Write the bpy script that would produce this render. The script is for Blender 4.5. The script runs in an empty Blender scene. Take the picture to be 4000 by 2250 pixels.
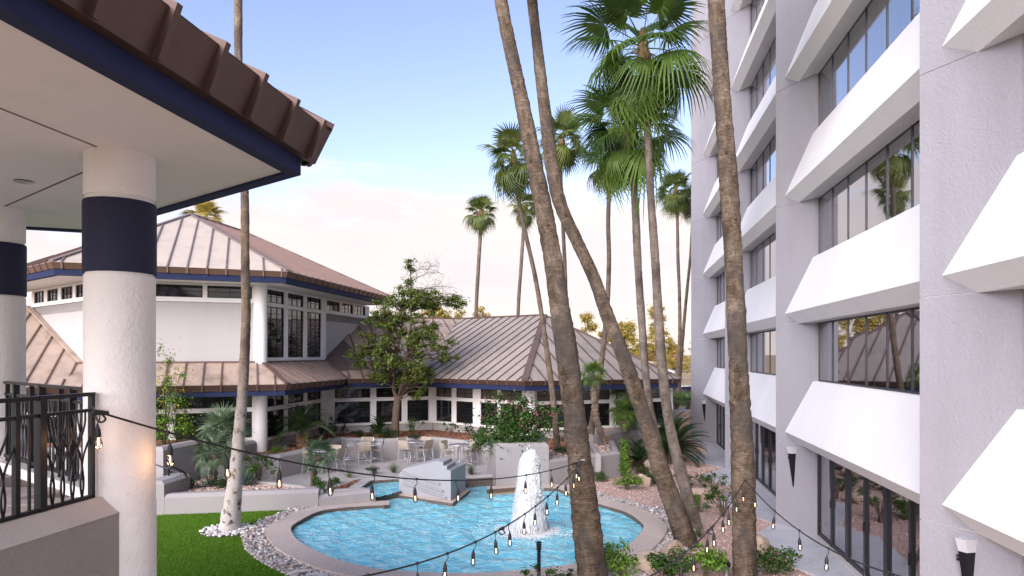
import bpy, math, random
import numpy as np
from mathutils import Vector, Matrix, Quaternion
from mathutils.geometry import tessellate_polygon
R = math.radians
random.seed(11)
rng = np.random.default_rng(7)
SC = bpy.context.scene
COL = SC.collection

# ------------------------------------------------------------------ camera, sky, sun, exposure
CAMZ = 5.0
FPX, HZ = 2667.0, 1384.0            # focal length and horizon row, in pixels of a 4000 wide picture
cam_d = bpy.data.cameras.new('camera')
cam = bpy.data.objects.new('camera', cam_d); COL.objects.link(cam)
cam_d.sensor_width = 36.0; cam_d.lens = 36.0 * FPX / 4000.0
cam_d.shift_y = (HZ - 1125.0) / 4000.0
cam_d.clip_start = 0.05; cam_d.clip_end = 6000
cam.location = (0, 0, CAMZ); cam.rotation_euler = (R(90), 0, 0)
SC.camera = cam

SUN_AZ, SUN_EL = R(207.0), R(25.0)
to_sun = Vector((math.sin(SUN_AZ) * math.cos(SUN_EL), math.cos(SUN_AZ) * math.cos(SUN_EL), math.sin(SUN_EL)))
world = bpy.data.worlds.new('World'); SC.world = world; world.use_nodes = True
wt = world.node_tree; WN = wt.nodes; WL = wt.links
bg = WN['Background']
sky = WN.new('ShaderNodeTexSky'); sky.sky_type = 'NISHITA'; sky.sun_disc = False
sky.sun_elevation = SUN_EL; sky.sun_rotation = SUN_AZ
sky.air_density = 1.0; sky.dust_density = 0.6; sky.ozone_density = 2.0
tc = WN.new('ShaderNodeTexCoord')
sep = WN.new('ShaderNodeSeparateXYZ'); WL.new(tc.outputs['Generated'], sep.inputs[0])
def wmath(op, a, b=None, clamp=False):
    n = WN.new('ShaderNodeMath'); n.operation = op; n.use_clamp = clamp
    for i, x in enumerate((a, b)):
        if x is None: continue
        if isinstance(x, (int, float)): n.inputs[i].default_value = x
        else: WL.new(x, n.inputs[i])
    return n.outputs[0]
zc = wmath('MAXIMUM', sep.outputs[2], 0.0)
mp = WN.new('ShaderNodeMapping'); mp.inputs['Location'].default_value = (3.4, 1.1, 0.35)
mp.inputs['Rotation'].default_value = (R(3), R(-5), R(18)); mp.inputs['Scale'].default_value = (1.5, 1.5, 7.5)
WL.new(tc.outputs['Generated'], mp.inputs[0])
nz = WN.new('ShaderNodeTexNoise'); nz.inputs['Scale'].default_value = 1.3; nz.inputs['Detail'].default_value = 9
nz.inputs['Roughness'].default_value = 0.58; nz.inputs['Distortion'].default_value = 0.45
WL.new(mp.outputs[0], nz.inputs['Vector'])
# banks of thin cloud: close towards the horizon, breaking up higher
low = wmath('SUBTRACT', 0.245, zc); low = wmath('MULTIPLY', low, 1.9)
low = wmath('MAXIMUM', low, -0.30)
den = wmath('ADD', nz.outputs['Fac'], low)
cr = WN.new('ShaderNodeMapRange'); cr.interpolation_type = 'SMOOTHSTEP'
cr.inputs['From Min'].default_value = 0.49; cr.inputs['From Max'].default_value = 0.64
cr.inputs['To Max'].default_value = 0.95
WL.new(den, cr.inputs['Value'])
tint = WN.new('ShaderNodeMix'); tint.data_type = 'RGBA'; tint.blend_type = 'MULTIPLY'; tint.inputs[0].default_value = 1.0
tint.inputs[7].default_value = (1.38, 1.11, 1.13, 1); WL.new(sky.outputs[0], tint.inputs[6])
nz2 = WN.new('ShaderNodeTexNoise'); nz2.inputs['Scale'].default_value = 2.6; nz2.inputs['Detail'].default_value = 7; WL.new(mp.outputs[0], nz2.inputs['Vector'])
ccol = WN.new('ShaderNodeMix'); ccol.data_type = 'RGBA'; WL.new(nz2.outputs['Fac'], ccol.inputs[0])
ccol.inputs[6].default_value = (3.05, 2.95, 3.3, 1); ccol.inputs[7].default_value = (5.0, 4.2, 3.6, 1)
mixc = WN.new('ShaderNodeMix'); mixc.data_type = 'RGBA'
WL.new(cr.outputs[0], mixc.inputs[0]); WL.new(tint.outputs[2], mixc.inputs[6]); WL.new(ccol.outputs[2], mixc.inputs[7])
WL.new(mixc.outputs[2], bg.inputs[0])
bg.inputs[1].default_value = 0.077

sun_d = bpy.data.lights.new('sun', 'SUN'); sun_d.energy = 2.1; sun_d.angle = R(58); sun_d.color = (1.0, 0.95, 0.94)
sun = bpy.data.objects.new('sun', sun_d); COL.objects.link(sun)
sun.rotation_euler = (-to_sun).to_track_quat('-Z', 'Y').to_euler(); sun.location = (-20, -40, 40)

vs = SC.view_settings
vs.view_transform = 'Standard'; vs.look = 'None'; vs.gamma = 1.0; vs.use_curve_mapping = False
vs.exposure = 1.78
SC.cycles.max_bounces = 8; SC.cycles.diffuse_bounces = 4; SC.cycles.glossy_bounces = 3
SC.cycles.transparent_max_bounces = 8; SC.cycles.transmission_bounces = 4
SC.cycles.caustics_reflective = False; SC.cycles.caustics_refractive = False
SC.cycles.use_denoising = True
try: SC.cycles.sample_clamp_indirect = 6.0
except Exception: pass

# ------------------------------------------------------------------ measuring: pixel + depth, or pixel + height -> place
def at(px, py, Y):
    return Vector(((px - 2000) / FPX * Y, Y, CAMZ - (py - HZ) / FPX * Y))
def gp(px, py, z=0.0):
    Y = (CAMZ - z) * FPX / (py - HZ)
    return Vector(((px - 2000) / FPX * Y, Y, z))
def V2(p): return Vector((p[0], p[1]))
def V3(p, z=None): return Vector((p[0], p[1], p[2] if z is None else z))
def adir(deg): return Vector((math.sin(R(deg)), math.cos(R(deg)), 0))
U1, U2, U3 = adir(8.85), adir(-51.15), adir(68.85)     # the three directions of the hexagonal plan
UP = Vector((0, 0, 1))

# ------------------------------------------------------------------ mesh collector
class MB:
    def __init__(s): s.v = []; s.f = []; s.uv = None
    def add(s, vs_, fs):
        b = len(s.v); s.v.extend([tuple(p) for p in vs_]); s.f.extend([tuple(b + i for i in f) for f in fs]); return s
    def box(s, c, x, y, z):
        c, x, y, z = Vector(c), Vector(x), Vector(y), Vector(z)
        return s.add([c - x - y - z, c + x - y - z, c + x + y - z, c - x + y - z, c - x - y + z, c + x - y + z, c + x + y + z, c - x + y + z],
                     [(0, 3, 2, 1), (4, 5, 6, 7), (0, 1, 5, 4), (1, 2, 6, 5), (2, 3, 7, 6), (3, 0, 4, 7)])
    def bar(s, a, b, w, h, up=UP):                     # box along a..b, width w, height h, centred
        a, b = Vector(a), Vector(b); d = (b - a); L = d.length; d = d / L
        sd = d.cross(up)
        if sd.length < 1e-4: sd = d.cross(Vector((1, 0, 0)))
        sd.normalize(); u = sd.cross(d)
        return s.box((a + b) / 2, d * L / 2, sd * w / 2, u * h / 2)
    def prism(s, poly, z0, z1):
        n = len(poly); pz = [(p[0], p[1]) for p in poly]
        if sum(pz[i][0] * pz[(i + 1) % n][1] - pz[(i + 1) % n][0] * pz[i][1] for i in range(n)) < 0: pz.reverse()
        vs_ = [(x, y, z0) for x, y in pz] + [(x, y, z1) for x, y in pz]
        return s.add(vs_, [tuple(range(n - 1, -1, -1)), tuple(range(n, 2 * n))] + [(i, (i + 1) % n, n + (i + 1) % n, n + i) for i in range(n)])
    def slab(s, poly, t):                              # planar 3d polygon thickened by t along its normal (downwards)
        n = len(poly); poly = [Vector(p) for p in poly]
        nr = Vector((0, 0, 0))
        for i in range(n): nr += poly[i].cross(poly[(i + 1) % n])
        nr.normalize()
        if nr.z < 0: poly.reverse(); nr = -nr
        return s.add(poly + [p - nr * t for p in poly], [tuple(range(n)), tuple(range(2 * n - 1, n - 1, -1))] + [(n + i, n + (i + 1) % n, (i + 1) % n, i) for i in range(n)])
    def tube(s, pts, rads, n=8, cap=True, uv=False, ring=None):
        pts = [Vector(p) for p in pts]; b = len(s.v); m = len(pts)
        if isinstance(rads, (int, float)): rads = [rads] * m
        t0 = (pts[1] - pts[0]).normalized(); rf = Vector((1, 0, 0)) if abs(t0.x) < .9 else Vector((0, 1, 0))
        s1 = (rf - t0 * rf.dot(t0)).normalized()
        for i, p in enumerate(pts):
            t = (pts[min(i + 1, m - 1)] - pts[max(i - 1, 0)]).normalized()
            s1 = (s1 - t * s1.dot(t)).normalized(); s2 = t.cross(s1)
            for k in range(n):
                a = 2 * math.pi * k / n; r = rads[i]
                if ring: r *= ring(i, k)
                s.v.append(tuple(p + (s1 * math.cos(a) + s2 * math.sin(a)) * r))
        for i in range(m - 1):
            for k in range(n):
                k2 = (k + 1) % n
                s.f.append((b + i * n + k, b + i * n + k2, b + (i + 1) * n + k2, b + (i + 1) * n + k))
        if cap:
            s.f.append(tuple(b + k for k in range(n - 1, -1, -1))); s.f.append(tuple(b + (m - 1) * n + k for k in range(n)))
        if uv:
            L = [0.0]
            for i in range(1, m): L.append(L[-1] + (pts[i] - pts[i - 1]).length)
            s.uvinfo = (b, n, L, rads)
        return s
    def lathe(s, prof, c, n=16):                       # profile (r, z) about a vertical axis at c
        return s.tube_z([(r, z) for r, z in prof], c, n)
    def tube_z(s, prof, c, n):
        b = len(s.v); c = Vector(c)
        for r, z in prof:
            for k in range(n):
                a = 2 * math.pi * k / n; s.v.append((c.x + r * math.cos(a), c.y + r * math.sin(a), c.z + z))
        for i in range(len(prof) - 1):
            for k in range(n):
                k2 = (k + 1) % n; s.f.append((b + i * n + k, b + i * n + k2, b + (i + 1) * n + k2, b + (i + 1) * n + k))
        s.f.append(tuple(b + k for k in range(n - 1, -1, -1))); s.f.append(tuple(b + (len(prof) - 1) * n + k for k in range(n)))
        return s
    def sweep(s, path, prof, closed=False, caps=True):  # path in plan (z from path or 0), profile (offset to the left, z)
        P = [Vector((p[0], p[1], p[2] if len(p) > 2 else 0)) for p in path]; m = len(P); b = len(s.v); k = len(prof)
        for i in range(m):
            a = P[i - 1] if (closed or i > 0) else None; c = P[(i + 1) % m] if (closed or i < m - 1) else None
            d1 = (P[i] - a) if a is not None else (c - P[i]); d2 = (c - P[i]) if c is not None else d1
            d1 = Vector((d1.x, d1.y, 0)).normalized(); d2 = Vector((d2.x, d2.y, 0)).normalized()
            n1 = Vector((-d1.y, d1.x, 0)); n2 = Vector((-d2.y, d2.x, 0)); mi = n1 + n2
            if mi.length < 1e-4: mi = n1
            mi.normalize(); mi = mi / max(.35, mi.dot(n1))
            for o, z in prof: s.v.append(tuple(P[i] + mi * o + UP * z))
        for i in range(m if closed else m - 1):
            j = (i + 1) % m
            for q in range(k):
                q2 = (q + 1) % k
                s.f.append((b + i * k + q, b + j * k + q, b + j * k + q2, b + i * k + q2))
        if caps and not closed:
            s.f.append(tuple(b + q for q in range(k))); s.f.append(tuple(b + (m - 1) * k + q for q in range(k - 1, -1, -1)))
        return s
    def mesh(s, name, mat, smooth=False):
        me = bpy.data.meshes.new(name); me.from_pydata(s.v, [], s.f)
        if mat is not None: me.materials.append(mat)
        if smooth:
            me.polygons.foreach_set('use_smooth', [True] * len(me.polygons))
            try: me.set_sharp_from_angle(angle=R(42))
            except Exception: pass
        return me

def put(name, me, parent=None, loc=(0, 0, 0), rot=None, sc=None):
    o = bpy.data.objects.new(name, me); COL.objects.link(o); o.location = loc
    if rot is not None: o.rotation_euler = rot
    if sc is not None: o.scale = (sc, sc, sc) if isinstance(sc, (int, float)) else sc
    if parent is not None:
        o.parent = parent
    return o
def wpart(name, mb, mat, parent, smooth=False):
    """a part modelled in place (world coordinates) under a parent that may stand elsewhere"""
    o = put(name, mb.mesh(name, mat, smooth) if isinstance(mb, MB) else mb)
    if parent is not None:
        o.parent = parent; o.matrix_parent_inverse = PW[parent.name].inverted() if parent.name in PW else Matrix.Identity(4)
    return o
PW = {}
def tag(o, label, cat, group=None):
    o['label'] = label; o['category'] = cat
    if group: o['group'] = group
    return o
def thing(name, label, cat, loc=(0, 0, 0), group=None):
    o = bpy.data.objects.new(name, None); COL.objects.link(o); o.location = loc; o.empty_display_size = .2
    PW[o.name] = Matrix.Translation(Vector(loc))
    return tag(o, label, cat, group)
def struct(name, mb, mat, smooth=False, parent=None):
    o = wpart(name, mb, mat, parent, smooth)
    if parent is None: o['kind'] = 'structure'
    return o
def copy_tree(o, loc=None, rz=None, sc=None, parent=None):
    c = o.copy(); COL.objects.link(c)
    if parent is not None: c.parent = parent
    if loc is not None: c.location = loc
    if rz is not None: c.rotation_euler = (0, 0, rz)
    if sc is not None: c.scale = (sc, sc, sc) if isinstance(sc, (int, float)) else sc
    for ch in [x for x in KIDS.get(o.name, [])]: 
        k = copy_tree(ch, parent=c); KIDS.setdefault(c.name, []).append(k)
    return c
KIDS = {}
def lpart(name, me, parent, **kw):
    """a part in its parent's own space, remembered for copy_tree"""
    o = put(name, me, parent, **kw); KIDS.setdefault(parent.name, []).append(o); return o

# numpy mesh: many small pieces in one object
def np_mesh(name, verts, faces, mat, rnd=None, smooth=False):
    me = bpy.data.meshes.new(name); nv = len(verts); nf, k = faces.shape
    me.vertices.add(nv); me.vertices.foreach_set('co', np.asarray(verts, np.float32).ravel())
    me.loops.add(nf * k); me.loops.foreach_set('vertex_index', faces.astype(np.int32).ravel())
    me.polygons.add(nf); me.polygons.foreach_set('loop_start', np.arange(0, nf * k, k, dtype=np.int32))
    if smooth: me.polygons.foreach_set('use_smooth', np.ones(nf, bool))
    me.update(calc_edges=True); me.materials.append(mat)
    if rnd is not None:
        a = me.attributes.new('rnd', 'FLOAT', 'POINT'); a.data.foreach_set('value', np.asarray(rnd, np.float32))
    return me
def in_poly(pts, poly):
    x, y = pts[:, 0], pts[:, 1]; ins = np.zeros(len(pts), bool); n = len(poly)
    for i in range(n):
        x1, y1 = poly[i][0], poly[i][1]; x2, y2 = poly[(i + 1) % n][0], poly[(i + 1) % n][1]
        c = ((y1 > y) != (y2 > y)) & (x < (x2 - x1) * (y - y1) / (y2 - y1 + 1e-12) + x1); ins ^= c
    return ins
def clip_half(poly, ax, lim, keep_ge):
    out = []; n = len(poly)
    for i in range(n):
        a, b = poly[i], poly[(i + 1) % n]; da = (a[ax] - lim) * (1 if keep_ge else -1); db = (b[ax] - lim) * (1 if keep_ge else -1)
        if da >= 0: out.append(a)
        if (da >= 0) != (db >= 0):
            t = da / (da - db); out.append((a[0] + (b[0] - a[0]) * t, a[1] + (b[1] - a[1]) * t))
    return out
def catmull(pts, n=6, closed=False):
    P = [Vector(p) for p in pts]; m = len(P); out = []
    rngi = range(m if closed else m - 1)
    for i in rngi:
        p0 = P[i - 1] if (closed or i > 0) else P[0]; p1 = P[i]; p2 = P[(i + 1) % m]; p3 = P[(i + 2) % m] if (closed or i + 2 < m) else P[-1]
        for j in range(n):
            t = j / n
            out.append(.5 * ((2 * p1) + (p2 - p0) * t + (2 * p0 - 5 * p1 + 4 * p2 - p3) * t * t + (3 * p1 - p0 - 3 * p2 + p3) * t ** 3))
    if not closed: out.append(P[-1])
    return out
# ------------------------------------------------------------------ materials
class NT:
    def __init__(s, name):
        s.m = bpy.data.materials.new(name); s.m.use_nodes = True; s.t = s.m.node_tree; s.n = s.t.nodes; s.l = s.t.links
        s.b = s.n['Principled BSDF']; s.out = s.n['Material Output']
    def node(s, ty, **kw):
        n = s.n.new(ty)
        for k, v in kw.items():
            if k in n.inputs: n.inputs[k].default_value = v
            else: setattr(n, k, v)
        return n
    def link(s, a, b): s.l.new(a, b)
    def coord(s, kind='Object', scale=(1, 1, 1), rot=(0, 0, 0)):
        tc_ = s.node('ShaderNodeTexCoord'); m = s.node('ShaderNodeMapping'); m.inputs['Scale'].default_value = scale; m.inputs['Rotation'].default_value = rot
        if kind == 'World':
            g = s.node('ShaderNodeNewGeometry'); s.link(g.outputs['Position'], m.inputs[0])
        else: s.link(tc_.outputs[kind], m.inputs[0])
        return m.outputs[0]
    def noise(s, vec, scale, detail=4, rough=.55, dist=0):
        n = s.node('ShaderNodeTexNoise'); n.inputs['Scale'].default_value = scale; n.inputs['Detail'].default_value = detail
        n.inputs['Roughness'].default_value = rough; n.inputs['Distortion'].default_value = dist
        if vec is not None: s.link(vec, n.inputs['Vector'])
        return n.outputs['Fac']
    def ramp(s, fac, stops):
        r = s.node('ShaderNodeValToRGB'); e = r.color_ramp.elements
        while len(e) < len(stops): e.new(.5)
        for i, (p, c) in enumerate(stops): e[i].position = p; e[i].color = (*c, 1) if len(c) == 3 else c
        s.link(fac, r.inputs[0]); return r.outputs[0]
    def mix(s, fac, a, b, mode='MIX'):
        m = s.node('ShaderNodeMix'); m.data_type = 'RGBA'; m.blend_type = mode
        for i, x in ((0, fac), (6, a), (7, b)):
            if isinstance(x, (int, float)): m.inputs[i].default_value = x
            elif isinstance(x, tuple): m.inputs[i].default_value = (*x, 1)
            else: s.link(x, m.inputs[i])
        return m.outputs[2]
    def math(s, op, a, b=None):
        m = s.node('ShaderNodeMath', operation=op)
        for i, x in enumerate((a, b)):
            if x is None: continue
            if isinstance(x, (int, float)): m.inputs[i].default_value = x
            else: s.link(x, m.inputs[i])
        return m.outputs[0]
    def bump(s, h, strength=.3, dist=.02):
        b = s.node('ShaderNodeBump'); b.inputs['Strength'].default_value = strength; b.inputs['Distance'].default_value = dist
        s.link(h, b.inputs['Height']); s.link(b.outputs[0], s.b.inputs['Normal']); return b
    def base(s, c, rough=.8, metal=0.0, spec=.5):
        if isinstance(c, tuple): s.b.inputs['Base Color'].default_value = (*c, 1)
        else: s.link(c, s.b.inputs['Base Color'])
        if isinstance(rough, (int, float)): s.b.inputs['Roughness'].default_value = rough
        else: s.link(rough, s.b.inputs['Roughness'])
        s.b.inputs['Metallic'].default_value = metal; s.b.inputs['Specular IOR Level'].default_value = spec
        return s
def mul(c, k): return tuple(min(1, x * k) for x in c)

def stucco(name, c, scale=1.0, bump=.35, stain=.10, rough=.9):
    m = NT(name); w = m.coord('World'); big = m.noise(w, .35, 5, .6); streak = m.noise(m.coord('World', (1.2, 1.2, .12)), 1.5, 4, .6)
    f = m.math('ADD', m.math('MULTIPLY', big, .6), m.math('MULTIPLY', streak, .4))
    col = m.ramp(f, [(.30, mul(c, 1 - stain * 1.3)), (.52, c), (.75, mul(c, 1 + stain * .45))])
    m.base(col, rough, 0, .25)
    a = m.noise(w, 26 * scale, 3, .55, 1.6); b = m.noise(w, 9 * scale, 2, .5, 2.2)
    m.bump(m.math('ADD', a, m.math('MULTIPLY', b, .7)), bump, .012); return m.m
def plain(name, c, rough=.6, metal=0, spec=.5, var=.12, scale=6):
    m = NT(name); n = m.noise(m.coord('World'), scale, 4, .6)
    m.base(m.ramp(n, [(.3, mul(c, 1 - var)), (.7, mul(c, 1 + var))]), rough, metal, spec); return m.m
M = {}
M['white'] = stucco('white_stucco', (.80, .78, .77), 1, .25, .05)
M['column'] = stucco('column_stucco', (.80, .77, .76), .55, .9, .11)
M['navy'] = stucco('navy_stucco', (.020, .027, .085), 1, .55, .12, .75)
M['navy_col'] = stucco('navy_column_stucco', (.022, .024, .055), 1, .6, .12, .7)
M['navy_low'] = stucco('navy_eave_paint', (.013, .020, .062), 1, .4, .12, .75)
M['block'] = stucco('pale_block_stucco', (.33, .325, .345), 1, .3, .05)
M['hotel'] = stucco('grey_stucco', (.315, .305, .335), .7, .8, .11)
M['spandrel'] = stucco('spandrel_stucco', (.86, .84, .84), 1, .35, .055)
M['soffit'] = stucco('soffit_plaster', (.83, .80, .845), .6, .12, .10)
M['pavwall'] = stucco('pavilion_stucco', (.43, .405, .40), 1, .35, .07)
M['planter'] = stucco('planter_stucco', (.32, .30, .30), 1, .35, .08)
M['porchwall'] = stucco('porch_wall_stucco', (.33, .31, .305), .8, .8, .10)
M['porchcap'] = stucco('porch_wall_cap', (.50, .46, .44), 1, .45, .12)

def metal_paint(name, c, rough=.42, metal=.25, stain=.18):
    m = NT(name); w = m.coord('World'); n = m.noise(m.coord('World', (1, 1, .5)), 1.1, 6, .65, .6); s_ = m.noise(w, 14, 3, .6)
    f = m.math('ADD', m.math('MULTIPLY', n, .8), m.math('MULTIPLY', s_, .2))
    col = m.ramp(f, [(.30, mul(c, 1 - stain * 1.6)), (.5, c), (.72, mul(c, 1 + stain * .6))])
    rg = m.node('ShaderNodeMapRange'); m.link(n, rg.inputs[0]); rg.inputs[3].default_value = rough - .08; rg.inputs[4].default_value = rough + .16
    m.base(col, rg.outputs[0], metal, .5); m.bump(m.noise(w, 2.2, 2, .5), .05, .03); return m.m
M['roof'] = metal_paint('sheen_metal_panel', (.47, .40, .335), .58, .0, .12)  # same metal as the side faces, sky sheen painted in for the front
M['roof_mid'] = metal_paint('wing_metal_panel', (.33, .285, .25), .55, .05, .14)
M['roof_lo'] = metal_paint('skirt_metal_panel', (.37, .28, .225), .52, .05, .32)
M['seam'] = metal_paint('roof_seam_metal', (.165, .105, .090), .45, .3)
M['seam_lt'] = metal_paint('bright_seam_metal', (.27, .205, .18), .42, .35)  # lighter copy of the seam metal, sheen of the front face painted in
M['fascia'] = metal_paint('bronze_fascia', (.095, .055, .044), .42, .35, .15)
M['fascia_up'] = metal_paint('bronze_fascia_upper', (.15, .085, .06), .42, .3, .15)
M['underlay'] = plain('roof_underlay', (.10, .075, .065), .8)

def glass_dark():
    m = NT('dark_window_glass'); m.base((.012, .012, .014), .03, 0, .7); m.b.inputs['IOR'].default_value = 1.55
    m.bump(m.noise(m.coord('World'), .9, 2, .5), .03, .02); return m.m
M['glass'] = glass_dark()
def glass_clear():
    m = NT('tinted_hotel_glass'); m.n.remove(m.b)
    fr = m.node('ShaderNodeFresnel'); fr.inputs['IOR'].default_value = 1.6
    tr = m.node('ShaderNodeBsdfTransparent'); tr.inputs[0].default_value = (.74, .70, .74, 1)
    gl = m.node('ShaderNodeBsdfGlossy'); gl.inputs['Roughness'].default_value = .015; gl.inputs[0].default_value = (.92, .92, .95, 1)
    bp = m.node('ShaderNodeBump'); bp.inputs['Strength'].default_value = .025; bp.inputs['Distance'].default_value = .02
    m.link(m.noise(m.coord('World'), .7, 2, .5), bp.inputs['Height'])
    m.link(bp.outputs[0], gl.inputs['Normal']); m.link(bp.outputs[0], fr.inputs['Normal'])
    mx = m.node('ShaderNodeMixShader'); m.link(m.math('ADD', m.math('MULTIPLY', fr.outputs[0], .55), .44), mx.inputs[0]); m.link(tr.outputs[0], mx.inputs[1]); m.link(gl.outputs[0], mx.inputs[2])   # solar coated
    m.link(mx.outputs[0], m.out.inputs[0]); return m.m
M['hglass'] = glass_clear()
M['frame'] = plain('black_window_frame', (.018, .019, .026), .38, .3)
M['hframe'] = plain('bronze_window_frame', (.045, .045, .055), .35, .4)
M['interior'] = plain('room_interior', (.055, .048, .045), .9)
M['blind'] = plain('roller_blind', (.27, .235, .20), .9)
def curtain_m():
    m = NT('mauve_curtain'); n = m.noise(m.coord('World', (8, 8, .3)), 1.2, 3); m.base(m.ramp(n, [(.3, (.25, .20, .215)), (.7, (.46, .385, .40))]), .95, 0, .1); return m.m
M['curtain'] = curtain_m()
M['black'] = plain('black_iron', (.014, .014, .017), .42, .5, .5)
M['rail'] = plain('dark_navy_rail', (.012, .013, .022), .35, .4, .5)
M['rubber'] = plain('black_rubber', (.012, .012, .013), .55)
M['alu'] = plain('silver_aluminium', (.48, .48, .52), .38, .6)
M['tabletop'] = plain('pewter_table_top', (.40, .40, .45), .35, .5)
M['sling'] = plain('tan_mesh_sling', (.34, .29, .235), .85)

def concrete(name, c, crack=True, rough=.75, tile=None):
    m = NT(name); w = m.coord('World'); n = m.noise(w, .8, 7, .65, .4); n2 = m.noise(w, 18, 4, .6)
    f = m.math('ADD', m.math('MULTIPLY', n, .75), m.math('MULTIPLY', n2, .25))
    col = m.ramp(f, [(.32, mul(c, .80)), (.5, c), (.70, mul(c, 1.14))])
    if crack:
        v = m.node('ShaderNodeTexVoronoi'); v.feature = 'DISTANCE_TO_EDGE'; v.inputs['Scale'].default_value = .42
        wv = m.node('ShaderNodeVectorMath', operation='ADD'); m.link(w, wv.inputs[0])
        nn = m.node('ShaderNodeTexNoise'); nn.inputs['Scale'].default_value = 1.3; m.link(w, nn.inputs['Vector']); m.link(nn.outputs['Color'], wv.inputs[1])
        m.link(wv.outputs[0], v.inputs['Vector'])
        k = m.ramp(v.outputs['Distance'], [(0, (1, 1, 1)), (.008, (0, 0, 0))])
        col = m.mix(m.math('MULTIPLY', k, .45), col, mul(c, .45))
    m.base(col, rough, 0, .4); m.bump(n2, .12, .01); return m.m
M['walk'] = concrete('smooth_concrete_walk', (.47, .465, .495), True, .5)
M['patio'] = concrete('patio_concrete', (.385, .36, .35), True, .7)
M['rim'] = concrete('pale_concrete_rim', (.47, .44, .43), False, .8)
def aggregate(name, cols, scale, bump=.5):
    m = NT(name); w = m.coord('World')
    v = m.node('ShaderNodeTexVoronoi'); v.inputs['Scale'].default_value = scale; m.link(w, v.inputs['Vector'])
    sp = m.node('ShaderNodeSeparateColor'); m.link(v.outputs['Color'], sp.inputs[0])
    n = m.noise(w, .9, 5, .6)
    f = m.math('ADD', m.math('MULTIPLY', sp.outputs[0], .75), m.math('MULTIPLY', n, .25))
    col = m.ramp(f, [(i / (len(cols) - 1), c) for i, c in enumerate(cols)])
    m.base(col, .85, 0, .3); m.bump(v.outputs['Distance'], bump, .02); m.n['Bump'].invert = True; return m.m
M['coping'] = aggregate('exposed_aggregate', [(.26, .20, .17), (.50, .41, .36), (.60, .52, .47), (.40, .31, .27), (.68, .61, .56)], 55, .5)
M['coping_wet'] = aggregate('wet_aggregate', [(.04, .032, .026), (.11, .085, .07), (.18, .145, .12), (.07, .054, .045)], 40, .8)
M['gravel'] = aggregate('pink_granite_gravel', [(.30, .19, .155), (.46, .31, .265), (.55, .40, .35), (.38, .25, .21), (.62, .49, .44)], 34, .7)
M['mulch'] = aggregate('red_bark_mulch', [(.10, .04, .025), (.24, .10, .06), (.34, .17, .11), (.16, .065, .04)], 22, .9)
M['soil'] = aggregate('planter_gravel', [(.22, .13, .10), (.40, .26, .21), (.52, .39, .34), (.60, .48, .44)], 20, .8)
def field_m():
    m = NT('dry_field'); w = m.coord('World'); n = m.noise(w, .045, 8, .7); n2 = m.noise(w, 2.0, 4, .6)
    f = m.math('ADD', m.math('MULTIPLY', n, .7), m.math('MULTIPLY', n2, .3))
    m.base(m.ramp(f, [(.3, (.20, .13, .075)), (.5, (.36, .27, .165)), (.72, (.30, .27, .12))]), .95, 0, .1); return m.m
M['field'] = field_m()
M['asphalt'] = plain('asphalt', (.05, .05, .052), .9, 0, .3, .2, 20)
def turf_m():
    m = NT('artificial_turf'); w = m.coord('World'); n = m.noise(w, .8, 5, .6); n2 = m.noise(w, 60, 2, .6)
    f = m.math('ADD', m.math('MULTIPLY', n, .6), m.math('MULTIPLY', n2, .4))
    m.base(m.ramp(f, [(.3, (.06, .14, .010)), (.55, (.105, .225, .016)), (.75, (.15, .29, .026))]), .8, 0, .2); m.bump(n2, .6, .02); return m.m
M['turf'] = turf_m()
def rnd_col(name, stops, rough=.6, attr=True, spec=.4, trans=0.0, extra=.0):
    """colour by a random number of the piece: the attribute rnd, or the object's own"""
    m = NT(name)
    if attr:
        a = m.node('ShaderNodeAttribute'); a.attribute_name = 'rnd'; f = a.outputs['Fac']
    else: f = m.node('ShaderNodeObjectInfo').outputs['Random']
    if extra: f = m.math('ADD', m.math('MULTIPLY', f, 1 - extra), m.math('MULTIPLY', m.noise(m.coord('World'), 7, 3, .6), extra))
    col = m.ramp(f, stops); m.base(col, rough, 0, spec)
    if trans:
        tl = m.node('ShaderNodeBsdfTranslucent'); m.link(col, tl.inputs[0]); mx = m.node('ShaderNodeMixShader'); mx.inputs[0].default_value = trans
        m.link(m.b.outputs[0], mx.inputs[1]); m.link(tl.outputs[0], mx.inputs[2]); m.link(mx.outputs[0], m.out.inputs[0])
    return m.m
peb = [(0, (.13, .125, .13)), (.2, (.30, .275, .27)), (.45, (.43, .405, .40)), (.62, (.36, .27, .23)), (.8, (.53, .50, .49)), (1, (.70, .67, .66))]
M['pebble'] = rnd_col('river_pebble', peb, .6, True, .4, 0, .15)
M['pebble_o'] = rnd_col('river_pebble_single', peb, .6, False, .4, 0, .15)
M['wpebble_o'] = rnd_col('white_pebble', [(0, (.48, .45, .44)), (.5, (.66, .63, .61)), (1, (.80, .78, .76))], .6, False, .4)
M['chip'] = rnd_col('granite_chip', [(0, (.28, .17, .135)), (.4, (.44, .30, .255)), (.75, (.53, .39, .34)), (1, (.66, .54, .49))], .85, True, .2)
M['bark_chip'] = rnd_col('bark_chip', [(0, (.07, .03, .02)), (.5, (.21, .09, .055)), (1, (.36, .19, .13))], .9, True, .2)
M['pchip'] = rnd_col('planter_chip', [(0, (.18, .11, .09)), (.4, (.40, .27, .22)), (.75, (.55, .43, .38)), (1, (.68, .58, .54))], .85, True, .2)
M['blade'] = rnd_col('turf_blade', [(0, (.06, .14, .008)), (.5, (.115, .25, .015)), (.85, (.175, .34, .028)), (1, (.27, .38, .06))], .6, True, .3, .25, .35)
def leaf(name, a, b, c, tr=.28, attr=True):
    return rnd_col(name, [(0, a), (.5, b), (1, c)], .5, attr, .4, tr)
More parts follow.
